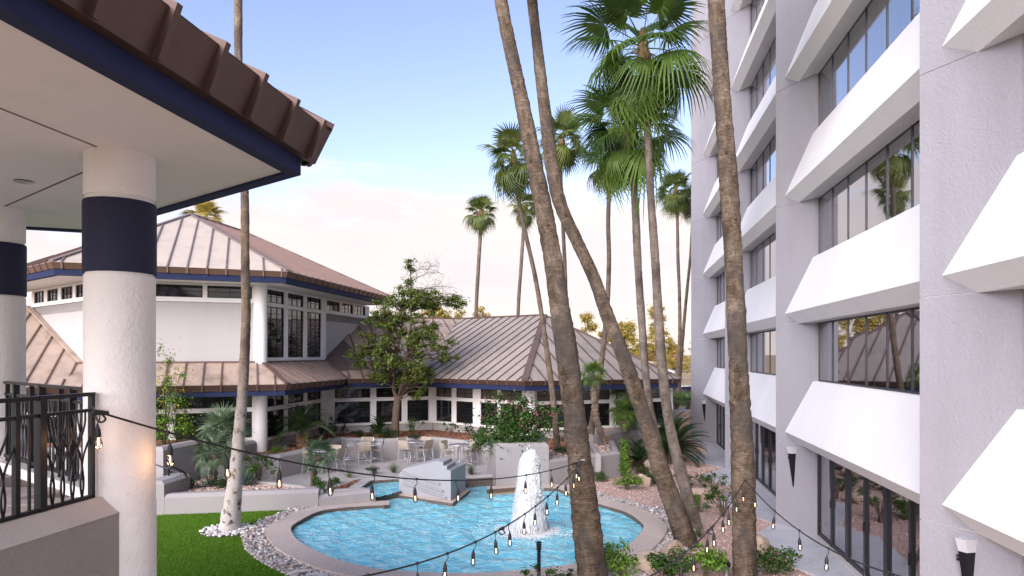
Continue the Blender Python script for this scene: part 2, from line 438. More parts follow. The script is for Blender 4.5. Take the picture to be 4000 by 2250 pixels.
M['leaf_mid'] = leaf('leaf_mid_green', (.022, .055, .010), (.05, .115, .018), (.10, .19, .03))
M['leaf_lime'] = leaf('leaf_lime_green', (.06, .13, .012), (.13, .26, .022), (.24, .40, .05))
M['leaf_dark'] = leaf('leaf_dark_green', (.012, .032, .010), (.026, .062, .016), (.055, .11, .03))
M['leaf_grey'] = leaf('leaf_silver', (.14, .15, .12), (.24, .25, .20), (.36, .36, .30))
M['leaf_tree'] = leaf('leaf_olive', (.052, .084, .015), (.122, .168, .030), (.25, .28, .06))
M['leaf_gold'] = leaf('leaf_painted_sun', (.30, .23, .045), (.48, .37, .09), (.64, .52, .17), .4)  # green trees with warm low sun put into the leaf colour
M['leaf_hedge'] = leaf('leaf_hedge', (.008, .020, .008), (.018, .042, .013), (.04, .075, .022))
M['petal_pink'] = rnd_col('pink_petal', [(0, (.35, .03, .13)), (1, (.62, .10, .27))], .6, True, .3, .3)
M['petal_yel'] = rnd_col('yellow_petal', [(0, (.65, .33, .02)), (1, (.85, .58, .05))], .6, True, .3, .3)
def frond_m(name, a, b, tip=(.30, .24, .09), tr=.22):
    m = NT(name); o = m.node('ShaderNodeObjectInfo'); n = m.noise(m.coord('Object'), 6, 3, .6)
    f = m.math('ADD', m.math('MULTIPLY', o.outputs['Random'], .65), m.math('MULTIPLY', n, .35))
    col = m.ramp(f, [(.2, a), (.8, b)]); m.base(col, .42, 0, .5)
    tl = m.node('ShaderNodeBsdfTranslucent'); m.link(col, tl.inputs[0]); mx = m.node('ShaderNodeMixShader'); mx.inputs[0].default_value = tr
    m.link(m.b.outputs[0], mx.inputs[1]); m.link(tl.outputs[0], mx.inputs[2]); m.link(mx.outputs[0], m.out.inputs[0]); return m.m
M['frond'] = frond_m('palm_frond_green', (.038, .090, .016), (.155, .26, .042), tr=.3)
M['frond_far'] = frond_m('palm_frond_olive', (.052, .090, .018), (.18, .22, .045), tr=.3)
M['frond_gold'] = frond_m('sunlit_gold_frond', (.26, .20, .035), (.50, .38, .09), tr=.35)  # sunlight on the far palm put into the frond colour
M['frond_blue'] = frond_m('fan_palm_grey_green', (.045, .085, .042), (.13, .19, .10))
M['frond_phx'] = frond_m('date_palm_green', (.03, .062, .022), (.085, .135, .05))
M['frond_sago'] = frond_m('cycad_green', (.010, .030, .010), (.035, .075, .020))
M['frond_lime'] = frond_m('young_fan_green', (.12, .20, .05), (.22, .32, .10))
M['dead'] = frond_m('dead_frond_brown', (.10, .052, .026), (.24, .14, .075), tr=.1)
M['agave'] = frond_m('blue_green_blade', (.045, .085, .07), (.10, .15, .125), tr=.08)
M['tuft'] = frond_m('grass_blade_green', (.04, .08, .02), (.12, .17, .05))
M['yucca_dead'] = M['dead']

def bark(name, cols, ring=9.0, crack=7.0, paint=None):
    m = NT(name); tc_ = m.node('ShaderNodeTexCoord'); mpg = m.node('ShaderNodeMapping'); m.link(tc_.outputs['UV'], mpg.inputs[0])
    mpg.inputs['Scale'].default_value = (1, 1, 1)
    uv = mpg.outputs[0]
    def sc(x, y):
        k = m.node('ShaderNodeMapping'); m.link(tc_.outputs['UV'], k.inputs[0]); k.inputs['Scale'].default_value = (x, y, 1); return k.outputs[0]
    wr = m.noise(sc(5.0, ring * 3.2), 1.0, 8, .72, 1.8)               # fine horizontal wrinkles
    cracks = m.noise(sc(crack * 2.0, 2.6), 1.0, 6, .7, 2.2)            # short vertical fissures
    patch = m.noise(sc(.9, .45), 1.0, 4, .6, 1.0); patch2 = m.noise(sc(3.0, 2.0), 1.0, 5, .7, 1.0)
    f = m.math('ADD', m.math('MULTIPLY', wr, .40), m.math('ADD', m.math('MULTIPLY', patch, .34), m.math('MULTIPLY', patch2, .26)))
    col = m.ramp(f, [(.41, cols[0]), (.465, cols[1]), (.52, cols[2]), (.59, cols[3])])
    dark = m.ramp(cracks, [(.34, (1, 1, 1)), (.43, (0, 0, 0))])
    where = m.ramp(patch2, [(.40, (.15, .15, .15)), (.60, (1, 1, 1))])
    col = m.mix(m.math('MULTIPLY', m.math('MULTIPLY', dark, where), .85), col, mul(cols[0], .45))
    grey = m.ramp(m.noise(sc(.7, .30), 2.0, 4, .6, .8), [(.47, (0, 0, 0)), (.56, (1, 1, 1))])
    col = m.mix(m.math('MULTIPLY', grey, .60), col, (.085, .075, .07))
    rings = wr
    if paint:                                                      # weathered limewash near the foot
        spx = m.node('ShaderNodeSeparateXYZ'); m.link(tc_.outputs['UV'], spx.inputs[0])
        h = m.node('ShaderNodeMapRange'); m.link(spx.outputs[1], h.inputs[0]); h.inputs[1].default_value = paint[1]; h.inputs[2].default_value = paint[0]
        fl = m.ramp(m.noise(sc(7, 4), 1.0, 5, .7), [(.40, (0, 0, 0)), (.46, (1, 1, 1))])
        k = m.math('MULTIPLY', h.outputs[0], fl); col = m.mix(m.math('MULTIPLY', k, .92), col, (.66, .61, .58))
    m.base(col, .9, 0, .2)
    hh = m.math('ADD', m.math('MULTIPLY', rings, .7), m.math('MULTIPLY', cracks, .9)); m.bump(hh, 1.0, .05); return m.m
M['bark'] = bark('palm_bark', [(.034, .024, .017), (.100, .072, .050), (.195, .145, .105), (.34, .275, .215)])
M['bark_light'] = bark('palm_bark_grey', [(.075, .058, .047), (.17, .135, .108), (.26, .215, .18), (.36, .31, .27)], 12, 5)
M['bark_paint'] = bark('palm_bark_limewashed', [(.065, .046, .032), (.15, .105, .072), (.235, .175, .125), (.32, .26, .20)], 9, 7, (.2, 5.2))
M['bark_far'] = bark('palm_bark_far', [(.06, .042, .032), (.135, .098, .074), (.20, .15, .115), (.27, .21, .165)], 7, 4)
M['wood'] = plain('tree_bark', (.12, .088, .066), .9, 0, .2, .35, 14)
M['stub'] = plain('frond_stub', (.21, .135, .075), .9, 0, .2, .4, 30)
M['rock'] = stucco('sandstone_boulder', (.46, .35, .27), .3, 1.0, .35)
def bulb_glass():
    m = NT('clear_bulb_glass'); m.n.remove(m.b); fr = m.node('ShaderNodeFresnel'); fr.inputs['IOR'].default_value = 1.45
    tr = m.node('ShaderNodeBsdfTransparent'); tr.inputs[0].default_value = (.98, .90, .84, 1); gl = m.node('ShaderNodeBsdfGlossy'); gl.inputs['Roughness'].default_value = .02
    mx = m.node('ShaderNodeMixShader'); m.link(fr.outputs[0], mx.inputs[0]); m.link(tr.outputs[0], mx.inputs[1]); m.link(gl.outputs[0], mx.inputs[2]); m.link(mx.outputs[0], m.out.inputs[0]); return m.m
M['bulb'] = bulb_glass()
def emit(name, c, s):
    m = NT(name); m.base(c, .5); m.b.inputs['Emission Color'].default_value = (*c, 1); m.b.inputs['Emission Strength'].default_value = s; return m.m
M['filament'] = emit('glowing_filament', (1.0, .70, .42), 1.6)
M['frost'] = plain('frosted_lamp_glass', (.52, .51, .54), .35, 0, .5, .03)
def water_m():
    m = NT('pool_water'); m.n.remove(m.b); w = m.coord('World')
    n1 = m.noise(m.coord('World', (1, 1.5, 1)), 2.3, 3, .55, 1.1); n2 = m.noise(w, 7.5, 3, .6, .7)
    h = m.math('ADD', m.math('MULTIPLY', n1, 1.0), m.math('MULTIPLY', n2, .38))
    bp = m.node('ShaderNodeBump'); bp.inputs['Strength'].default_value = 1.0; bp.inputs['Distance'].default_value = .14; m.link(h, bp.inputs['Height'])
    fr = m.node('ShaderNodeFresnel'); fr.inputs['IOR'].default_value = 1.33; bp2 = m.node('ShaderNodeBump'); bp2.inputs['Strength'].default_value = .6; bp2.inputs['Distance'].default_value = .04; m.link(h, bp2.inputs['Height']); m.link(bp2.outputs[0], fr.inputs['Normal'])
    rf = m.node('ShaderNodeBsdfRefraction'); rf.inputs['IOR'].default_value = 1.33; rf.inputs[0].default_value = (.70, .95, .995, 1); rf.inputs['Roughness'].default_value = .0
    tr = m.node('ShaderNodeBsdfTransparent'); tr.inputs[0].default_value = (.60, .955, 1.0, 1)
    gl = m.node('ShaderNodeBsdfGlossy'); gl.inputs['Roughness'].default_value = .06; m.link(bp.outputs[0], gl.inputs['Normal'])
    mx = m.node('ShaderNodeMixShader'); m.link(fr.outputs[0], mx.inputs[0]); m.link(tr.outputs[0], mx.inputs[1]); m.link(gl.outputs[0], mx.inputs[2])
    df = m.node('ShaderNodeBsdfDiffuse'); df.inputs[0].default_value = (.32, .88, 1.0, 1); m2 = m.node('ShaderNodeMixShader'); m2.inputs[0].default_value = .72   # diffuse share added to brighten the water
    glint_ = m.noise(m.coord('World', (1, 1.7, 1)), 3.4, 6, .68, 1.6); m.link(m.ramp(glint_, [(.40, (.16, .72, .98)), (.50, (.30, .86, 1.0)), (.60, (.62, .95, 1.0)), (.68, (.95, .98, 1.0))]), df.inputs[0])  # glints on the ripples painted into the diffuse colour
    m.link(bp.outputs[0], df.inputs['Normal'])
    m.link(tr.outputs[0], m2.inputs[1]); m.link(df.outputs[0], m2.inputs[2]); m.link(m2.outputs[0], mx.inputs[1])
    m.link(mx.outputs[0], m.out.inputs[0]); return m.m
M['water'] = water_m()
def basin_m():
    m = NT('pool_plaster'); w = m.coord('World'); n = m.noise(w, 1.8, 3, .5, 1.5); m.base(m.ramp(n, [(.3, (.46, .86, .97)), (.7, (.74, .96, 1.0))]), .8, 0, .2); return m.m
M['basin'] = basin_m()
def foam_m():
    m = NT('white_water'); m.base((.97, .98, .99), .5, 0, .5); tl = m.node('ShaderNodeBsdfTranslucent'); tl.inputs[0].default_value = (.97, .98, .99, 1)
    mx = m.node('ShaderNodeMixShader'); mx.inputs[0].default_value = .4; m.link(m.b.outputs[0], mx.inputs[1]); m.link(tl.outputs[0], mx.inputs[2]); m.link(mx.outputs[0], m.out.inputs[0]); return m.m
M['foam'] = foam_m()
M['carpaint'] = plain('white_car_paint', (.75, .75, .76), .25, 0, .6, .02)
M['tail'] = plain('red_tail_lamp', (.45, .01, .015), .3)
M['tyre'] = plain('tyre_rubber', (.02, .02, .02), .8)
M['slab'] = concrete('stepping_stone', (.62, .56, .50), False, .85)
M['flag'] = plain('flagstone', (.46, .40, .375), .8, 0, .3, .2, 3)
M['joint'] = plain('dark_joint', (.16, .13, .12), .95)
M['chrome'] = plain('lamp_trim', (.55, .53, .52), .3, .7)
# ------------------------------------------------------------------ the hotel on the right
HF = 3.4125                                     # storey height
J2 = Vector((8.31, 18.75, 0)); NOUT = Vector((-math.cos(R(8.85)), math.sin(R(8.85)), 0)); PITCH = 9.72
WLEN, NP = PITCH - 1.277, 7
HEAD0, SILL1 = 2.46, 4.262
NFL = 8
hotel = thing('hotel_building', 'tall grey stucco hotel block with sloping white window aprons', 'building', J2)
def hx(j, along, out, z): return j + U1 * along + NOUT * out + UP * z
def hbox(mb, j, a0, a1, o0, o1, z0, z1):
    return mb.add([hx(j, a, o, z) for z in (z0, z1) for o in (o0, o1) for a in (a0, a1)],
                  [(0, 1, 3, 2), (4, 6, 7, 5), (0, 4, 5, 1), (2, 3, 7, 6), (0, 2, 6, 4), (1, 5, 7, 3)])
def ext(mb, j, prof, a0, a1):                   # profile (out, z) run along the facade
    n = len(prof)
    return mb.add([hx(j, a0, o, z) for o, z in prof] + [hx(j, a1, o, z) for o, z in prof],
                  [tuple(range(n)), tuple(range(2 * n - 1, n - 1, -1))] + [(i, n + i, n + (i + 1) % n, (i + 1) % n) for i in range(n)])
core = MB(); hbox(core, J2, -24, 2 * PITCH + 1.2, -17, -.75, 0, 27.4); wpart('core_wall', core, M['interior'], hotel)
rf = MB(); hbox(rf, J2, -24.2, 2 * PITCH + 2.0, -17.2, .1, 27.4, 28.0); wpart('parapet', rf, M['hotel'], hotel)
endw = MB(); hbox(endw, J2, 2 * PITCH + 1.2, 2 * PITCH + 1.92, -17, -.02, 0, 27.4); wpart('end_wall', endw, M['hotel'], hotel)
nr = MB(); hbox(nr, J2, -24, -PITCH - WLEN - .02, -.75, .02, 0, 27.4); wpart('near_wall', nr, M['hotel'], hotel)
slab_e = MB()
for f in range(NFL): hbox(slab_e, J2, -PITCH - WLEN, 2 * PITCH, -.75, -.14, HEAD0 + f * HF + .02, HEAD0 + f * HF + 1.7)
wpart('floor_edges', slab_e, M['hotel'], hotel)
for bay in range(-1, 3):
    j = J2 + U1 * (bay * PITCH)
    last = bay == 2; al = 1.277 if not last else 1.92
    for f in range(NFL):
        zt = HEAD0 + f * HF; zb = zt - HF + .012 if f else -.05
        mb = MB()
        pl = [hx(j, -.02, -.12, 0), hx(j, -.02, 0, 0), hx(j, al, al * .5775, 0), hx(j, al, -.12, 0)]
        mb.prism(pl, zb, zt); wpart('pier_panel', mb, M['hotel'], hotel)
    jm = MB(); pl = [hx(j, -.02, -.13, 0), hx(j, .01, -.004, 0), hx(j, al - .012, (al - .02) * .5775 - .012, 0), hx(j, al - .012, -.13, 0)]
    jm.prism(pl, -.04, HEAD0 + (NFL - 1) * HF); wpart('pier_joint', jm, M['spandrel'], hotel)
    for f in range(NFL):
        zh, zs = HEAD0 + f * HF, SILL1 + f * HF
        if f < NFL - 1:
            for a0, a1 in ((-WLEN, -.93), (-.922, 1.0)):
                mb = MB(); ext(mb, j, [(-.12, zs), (.03, zs), (.558, zh + .30), (.29, zh), (-.12, zh)], a0, a1); wpart('apron_panel', mb, M['spandrel'], hotel)
        # window band
        z0 = .06 if f == 0 else SILL1 + (f - 1) * HF; z1 = zh
        fr = MB(); fw, fd = (.055, .05) if f == 0 else (.020, .022)
        mt = M['frame'] if f == 0 else M['hframe']
        hbox(fr, j, -WLEN, -.05, -.12, -.12 + fd, z0, z0 + (.09 if f == 0 else .05)); hbox(fr, j, -WLEN, -.05, -.12, -.12 + fd, z1 - .05, z1)
        pw = (WLEN - .05) / NP; xs = [-.05 - pw * k for k in range(NP + 1)]
        for k, x in enumerate(xs):
            w = fw * (1.7 if (f == 0 and k in (2, 4)) else 1.0)
            hbox(fr, j, max(x - w, -WLEN), min(x + w, -.05), -.121, -.12 + fd + .012, z0, z1)
            if f == 0 and k in (1, 3, 5): hbox(fr, j, x - .012, x + .018, -.07, -.03, z0 + 1.0, z0 + 1.22)
        wo = wpart('window', fr, mt, hotel)
        for k in range(NP):
            mb = MB(); a0, a1 = xs[k + 1] + fw, xs[k] - fw
            t = random.uniform(-.004, .004)
            mb.add([hx(j, a0, -.105 + t, z0 + .05), hx(j, a1, -.105 - t, z0 + .05), hx(j, a1, -.105 - t, z1 - .05), hx(j, a0, -.105 + t, z1 - .05)], [(3, 2, 1, 0)])
            wpart('pane', mb, M['hglass'], wo)
        # curtains, drawn across with gaps
        mb = MB(); n = 150; gap = random.uniform(.30, .42) if f else .36
        a = -.1
        while a > -WLEN + .2:
            wd = random.uniform(.8, 2.6); e = max(a - wd, -WLEN + .1); k = max(6, int((a - e) * 18)); b0 = len(mb.v)
            for i in range(k + 1):
                x = a + (e - a) * i / k; o = -.36 + .045 * math.sin(x * 33 + f) + .02 * math.sin(x * 71 + bay)
                mb.v += [tuple(hx(j, x, o, z0 + .04)), tuple(hx(j, x + .02 * math.sin(x * 9), o, z1 + .02))]
            mb.f += [(b0 + 2 * i, b0 + 2 * i + 2, b0 + 2 * i + 3, b0 + 2 * i + 1) for i in range(k)]
            a = e - random.choice([0.01, 0.012, .02, .03, gap * .5])
        wpart('curtain', mb, M['curtain'], wo, True)
    sl = MB(); hbox(sl, j, -WLEN - .1, .02, -.12, .06, -.06, .058); wpart('door_sill', sl, M['rim'], hotel)

# wall lamps: a tall black wedge under a frosted glass bowl
def sconce(j, along, out, face, label):
    p = hx(j, along, out, 1.85); t = thing('wall_lamp', label, 'wall lamp', p, 'wedge shaped wall lamps on the hotel piers')
    n = face; s_ = n.cross(UP)
    def fr_(z, w, d): return [p + s_ * (-w) + UP * z, p + s_ * w + UP * z, p + s_ * (w * .7) + n * d + UP * z, p - s_ * (w * .7) + n * d + UP * z]
    fc = [(0, 1, 5, 4), (1, 2, 6, 5), (2, 3, 7, 6), (3, 0, 4, 7), (4, 5, 6, 7), (3, 2, 1, 0)]
    mb = MB(); mb.add(fr_(-.62, .012, .03) + fr_(.48 - .15, .09, .15), fc); wpart('lamp_body', mb, M['black'], t)
    mb = MB(); mb.add(fr_(.331, .088, .148) + fr_(.52, .115, .19), fc); wpart('lamp_glass', mb, M['frost'], t)
    mb = MB(); mb.tube([p + n * .0 + UP * .2 + s_ * .1, p + UP * .2 + s_ * .16 + n * .05], .045, 8); wpart('mount', mb, M['black'], t)
PN = (NOUT * math.cos(R(30)) - U1 * math.sin(R(30)))
sconce(J2 - U1 * PITCH, .60, .60 * .5775 + .002, PN, 'largest black wedge wall lamp, on the pier nearest the camera')
sconce(J2, .664, .664 * .5775 + .002, PN, 'black wedge wall lamp on the pier left of the curtained glass doors')
sconce(J2 + U1 * PITCH, .664, .664 * .5775 + .002, PN, 'wedge wall lamp on the pier half hidden behind the palm trunk')
sconce(J2 + U1 * 2 * PITCH, .80, .80 * .5775 + .002, PN, 'smallest black wedge wall lamp, on the farthest pier of the hotel')
sconce(J2 - U1 * PITCH, 1.277 + .002, .50, U1, 'frosted lamp top peeking out behind the nearest pier beside the glass doors')

# ------------------------------------------------------------------ the porch on the left (a hexagon)
PC = Vector((-7.84, 5.52, 0)); DECK = 3.45; SOF = CAMZ + 2.03
C1 = PC + U3 * 4.1; C2 = PC + U1 * 4.1; C0 = PC + (-U2) * 4.1
HEX = [U3, U1, U2, -U3, -U1, -U2]               # counter-clockwise seen from above
porch = thing('covered_porch', 'round porch with blue beam, bronze metal roof and thick white columns', 'porch', PC + UP * DECK)
def ring(r, z): return [PC + d * r + UP * z for d in HEX]
def hexband(mb, prof):                          # closed profile (corner radius, z) swept round the hexagon
    n = len(prof)
    vs_ = [PC + d * r + UP * z for d in HEX for r, z in prof]
    return mb.add(vs_, [(i * n + q, ((i + 1) % 6) * n + q, ((i + 1) % 6) * n + (q + 1) % n, i * n + (q + 1) % n) for i in range(6) for q in range(n)])
mb = MB(); mb.prism(ring(5.70, 0), SOF + .004, SOF + .12); sof = wpart('soffit', mb, M['soffit'], porch)
for a, b in ((C1, C1 - U1 * 4.1), (C1, C2), (C2, C2 - U3 * 4.1), (C1, PC + Vector((.4, 0, 0)))):
    mb = MB(); mb.bar(a + UP * (SOF + .002), b + UP * (SOF + .002), .022, .006)
    if b != PC + Vector((.4, 0, 0)): wpart('soffit_joint', mb, M['joint'], sof)
mb = MB(); hexband(mb, [(5.705, SOF - .028), (5.873, SOF - .028), (5.873, SOF + .19), (5.705, SOF + .19)]); wpart('beam', mb, M['navy'], porch)
mb = MB(); hexband(mb, [(5.88, SOF + .155), (6.012, SOF + .150), (6.195, SOF + .50), (6.17, SOF + .52), (5.9, SOF + .3)]); fas = wpart('fascia', mb, M['fascia'], porch)
# metal roof above, low pitch, panel by panel with standing seams running over the fascia
APZ = SOF + .50 + 6.19 * .8660 * .47
mb = MB(); base = ring(6.17, SOF + .50); mb.add(base + [PC + UP * APZ], [(i, (i + 1) % 6, 6) for i in range(6)]); prf = wpart('roof', mb, M['underlay'], porch)
for side in range(6):
    a, b = HEX[side], HEX[(side + 1) % 6]
    A, B = PC + a * 6.19, PC + b * 6.19; e = (B - A).normalized(); mid = (A + B) / 2; inn = (PC - mid).normalized(); dist = (PC - mid).length; L = (B - A).length
    vis = side in (0, 5)
    ks = [ (i - 4.5) * .63 for i in range(10)]
    up_ = (inn * dist + UP * (APZ - SOF - .50)); upn = up_.normalized(); nrm = e.cross(upn)
    if nrm.z < 0: nrm = -nrm
    for i, s_ in enumerate(ks):
        frac = 1 - abs(s_) / (L / 2)
        if frac < .03: continue
        p0 = mid + e * s_ + UP * (SOF + .50); p1 = p0 + up_ * (frac * .995)
        mb = MB(); h = .075
        fd = (inn * -.155 + UP * .38).normalized(); fo = e.cross(fd); fo = fo if fo.dot(inn) < 0 else -fo
        pb = p0 + inn * .155 - UP * .345
        w = e * .032
        mb.add([pb - w, pb + w, p0 - w, p0 + w, pb - w + fo * h, pb + w + fo * h, p0 - w + fo * h + UP * .06, p0 + w + fo * h + UP * .06,
                p1 - w, p1 + w, p1 - w + nrm * h, p1 + w + nrm * h],
               [(0, 1, 5, 4), (4, 5, 7, 6), (0, 4, 6, 2), (1, 3, 7, 5), (6, 7, 11, 10), (2, 6, 10, 8), (3, 9, 11, 7), (8, 10, 11, 9)])
        wpart('seam', mb, M['fascia'], prf)
    edges = [-L / 2] + ks + [L / 2]
    for i in range(len(edges) - 1):
        s0, s1 = edges[i] + .02, edges[i + 1] - .02
        if s1 - s0 < .05: continue
        f0, f1 = max(0, 1 - abs(s0) / (L / 2)), max(0, 1 - abs(s1) / (L / 2)); q = mid + UP * (SOF + .512)
        pts = [q + e * s0, q + e * s1, q + e * s1 + up_ * f1, q + e * s0 + up_ * f0]
        if s0 < 0 < s1: pts.insert(3, q + up_)
        pts = [p for k2, p in enumerate(pts) if k2 == 0 or (p - pts[k2 - 1]).length > .01]
        mb = MB(); mb.add(pts, [tuple(range(len(pts)))]); wpart('roof_panel', mb, M['roof_lo'], prf)
for d in (U3,):
    mb = MB(); n = d.cross(UP)
    a0, b0 = PC + d * 6.03 + UP * (SOF + .115), PC + d * 6.22 + UP * (SOF + .53)
    for s_ in (-1, 1):
        sd = (-U1 if s_ < 0 else U2)
        mb.add([a0, b0, b0 + sd * .16 - d * .02, a0 + sd * .16 - d * .02, a0 - d * .05, b0 - d * .05, b0 + sd * .16 - d * .07, a0 + sd * .16 - d * .07],
               [(0, 1, 2, 3), (4, 7, 6, 5), (0, 3, 7, 4), (1, 5, 6, 2), (2, 6, 7, 3)])
    mb.bar(b0, PC + d * .3 + UP * APZ, .18, .06); wpart('hip_cap', mb, M['fascia'], prf)
# columns: shaft, blue band between two grooves
for c in (C1, C2):
    r = .325
    mb = MB(); mb.tube_z([(r, -3.6), (r, 2.90)], c + UP * DECK, 40)          # shaft from the ground up
    mb = MB(); mb.tube_z([(r * 1.02, -DECK), (r * 1.02, .03), (r, .05), (r, 1.66)], c + UP * DECK, 48); col = wpart('column', mb, M['column'], porch, True)
    zb0, zb1 = 2.515 - .07, 3.29 - .05
    zb0, zb1 = DECK + 2.045, DECK + 2.555
    mb = MB(); mb.tube_z([(r - .02, 1.655), (r - .02, 1.72)], c + UP * DECK, 40)
    # measured: the band spans 0.53..1.00 m above eye level
    lo, hi = CAMZ + .82, CAMZ + 1.545
    mb = MB(); mb.tube_z([(r - .015, lo - .03), (r - .015, hi + .05)], (c.x, c.y, 0), 48); wpart('groove', mb, M['column'], col, True)
    mb = MB(); mb.tube_z([(r + .004, lo), (r + .010, lo + .015), (r + .010, hi - .015), (r + .004, hi)], (c.x, c.y, 0), 48); wpart('band', mb, M['navy_col'], col, True)
    mb = MB(); mb.tube_z([(r, DECK + 1.66), (r, lo - .025)], (c.x, c.y, 0), 48); wpart('shaft', mb, M['column'], col, True)
    mb = MB(); mb.tube_z([(r, hi + .045), (r, SOF + .003)], (c.x, c.y, 0), 48); wpart('capital', mb, M['column'], col, True)
# deck with irregular paving stones
mb = MB(); mb.prism(ring(4.32, 0), DECK - .35, DECK - .03); dk = wpart('deck', mb, M['joint'], porch)
def inhex(p, r): return all(abs((p - PC).dot(n)) <= r * .866 for n in (U1.cross(UP), U2.cross(UP), U3.cross(UP)))
gs = .52; cells = {}
for ix in range(-9, 10):
    for iy in range(-9, 10):
        cells[ix, iy] = PC + Vector((ix * gs + (iy % 2) * gs * .5 + random.uniform(-.14, .14), iy * gs * .9 + random.uniform(-.14, .14), 0))
for ix in range(-9, 9):
    for iy in range(-9, 9):
        q = [cells[ix, iy], cells[ix + 1, iy], cells[ix + 1, iy + 1], cells[ix, iy + 1]]
        c = sum(q, Vector()) / 4
        if not inhex(c, 3.72) or c.x < -8.6 or c.y < 3.2: continue
        q = [c + (p - c) * .965 for p in q]; mb = MB(); mb.prism(q, DECK - .031, DECK + random.uniform(-.004, .004)); wpart('paving_stone', mb, M['flag'], dk)
# edge walls
for a, b, nm in ((C1 - U1 * .1, C1 - U1 * 4.1, 'parapet'), (C1 + U2 * .2, C2 - U2 * .2, 'kerb')):
    d = (b - a).normalized()
    if nm == 'parapet':
        mb = MB(); mb.sweep([a, b], [(-.20, 0), (.20, 0), (.20, DECK - .0), (.05, DECK + .15), (-.09, DECK + .15), (-.20, DECK + .03)]); wpart('parapet', mb, M['porchwall'], porch)
        mb = MB(); mb.sweep([a, b], [(.206, DECK - .004), (.058, DECK + .158), (-.095, DECK + .158), (-.206, DECK + .03)]); wpart('parapet_cap', mb, M['porchcap'], porch)
    else:
        mb = MB(); mb.sweep([a, b], [(-.13, DECK - .6), (.10, DECK - .6), (.10, DECK + .10), (-.13, DECK + .10)]); wpart('kerb', mb, M['column'], porch)
mb = MB(); mb.prism(ring(4.25, 0), 0, DECK - .36); wpart('base_wall', mb, M['porchwall'], porch)
dl = at(92, 708, 7.05); dl.z = SOF
dl = Vector(((92 - 2000) / FPX * (SOF - CAMZ) * FPX / (HZ - 708), (SOF - CAMZ) * FPX / (HZ - 708), SOF))
mb = MB(); mb.tube_z([(.10, -.012), (.085, -.016), (.07, .0), (.06, .05)], dl, 24); wpart('downlight', mb, M['chrome'], porch)

# iron railings
def railing(name, label, p0, p1, panels, z0, z1, posts):
    t = thing(name, label, 'railing', p0 + UP * z0); d = (p1 - p0).normalized(); L = (p1 - p0).length
    H = z1 - z0
    mb = MB(); mb.bar(p0 + UP * z1, p1 + UP * z1, .055, .035); wpart('top_rail', mb, M['black'], t)
    mb = MB(); mb.bar(p0 + UP * (z1 - .155), p1 + UP * (z1 - .155), .035, .03); wpart('middle_rail', mb, M['black'], t)
    mb = MB(); mb.bar(p0 + UP * (z0 + .035), p1 + UP * (z0 + .035), .045, .045); wpart('bottom_rail', mb, M['black'], t)
    for x, w in posts:
        if x <= L + .01: mb = MB(); mb.bar(p0 + d * x + UP * (z0 - .06), p0 + d * x + UP * z1, w, w, d); wpart('post', mb, M['black'], t)
    zt = z1 - .165
    for kind, xs_ in panels:
        if kind == 'bar':
            for x in xs_:
                mb = MB(); mb.bar(p0 + d * x + UP * (z0 + .04), p0 + d * x + UP * zt, .02, .02, d); wpart('baluster', mb, M['black'], t)
        else:
            lo, hi = xs_[0] - .10, xs_[-1] + .10
            for c in xs_:
                for sg in (-1, 1):
                    pts = []
                    for i in range(25):
                        q = i / 24
                        if q < .36: x = c + sg * .020 * math.sin(math.pi * q / .36)
                        else:
                            k = (q - .36) / .64; x = c + sg * (.155 * (1 - math.cos(math.pi * min(1, k * 1.12))) / 2)
                        if not (lo - .05 <= x <= hi + .05): break
                        pts.append(p0 + d * x + UP * (z0 + .045 + q * (zt - z0 - .045)))
                    if len(pts) > 3: mb = MB(); mb.tube(pts, .0105, 6); wpart('curved_bar', mb, M['black'], t, True)
    return t
A0 = C1 - U1 * .365
railing('iron_railing', 'black iron railing with crossing curved bars on the near porch parapet', A0, A0 - U1 * 2.6,
        [('curve', (.14, .255, .37, .485)), ('bar', (.73,)), ('curve', (.985, 1.10, 1.215, 1.33)), ('bar', (1.58,)), ('curve', (1.84, 1.95, 2.07, 2.18))], DECK + .135, DECK + 1.165,
        [(.02, .045), (.61, .07), (.86, .045), (1.46, .07), (1.71, .045), (2.31, .07)])
B0 = C1 + U2 * .36
railing('iron_railing', 'farther black iron railing between the two white porch columns', B0, C2 - U2 * .36,
        [('bar', (.10, .20)), ('curve', (.42, .54, .66, .78)), ('bar', (1.10, 1.22)), ('curve', (1.44, 1.56, 1.68, 1.80)), ('bar', (2.10, 2.22)), ('curve', (2.44, 2.56, 2.68, 2.80)), ('bar', (3.1, 3.2))],
        DECK + .135, DECK + 1.165, [(.02, .045), (.30, .05), (.95, .07), (1.32, .05), (1.97, .07), (2.33, .05), (2.95, .07), (3.3, .045)])
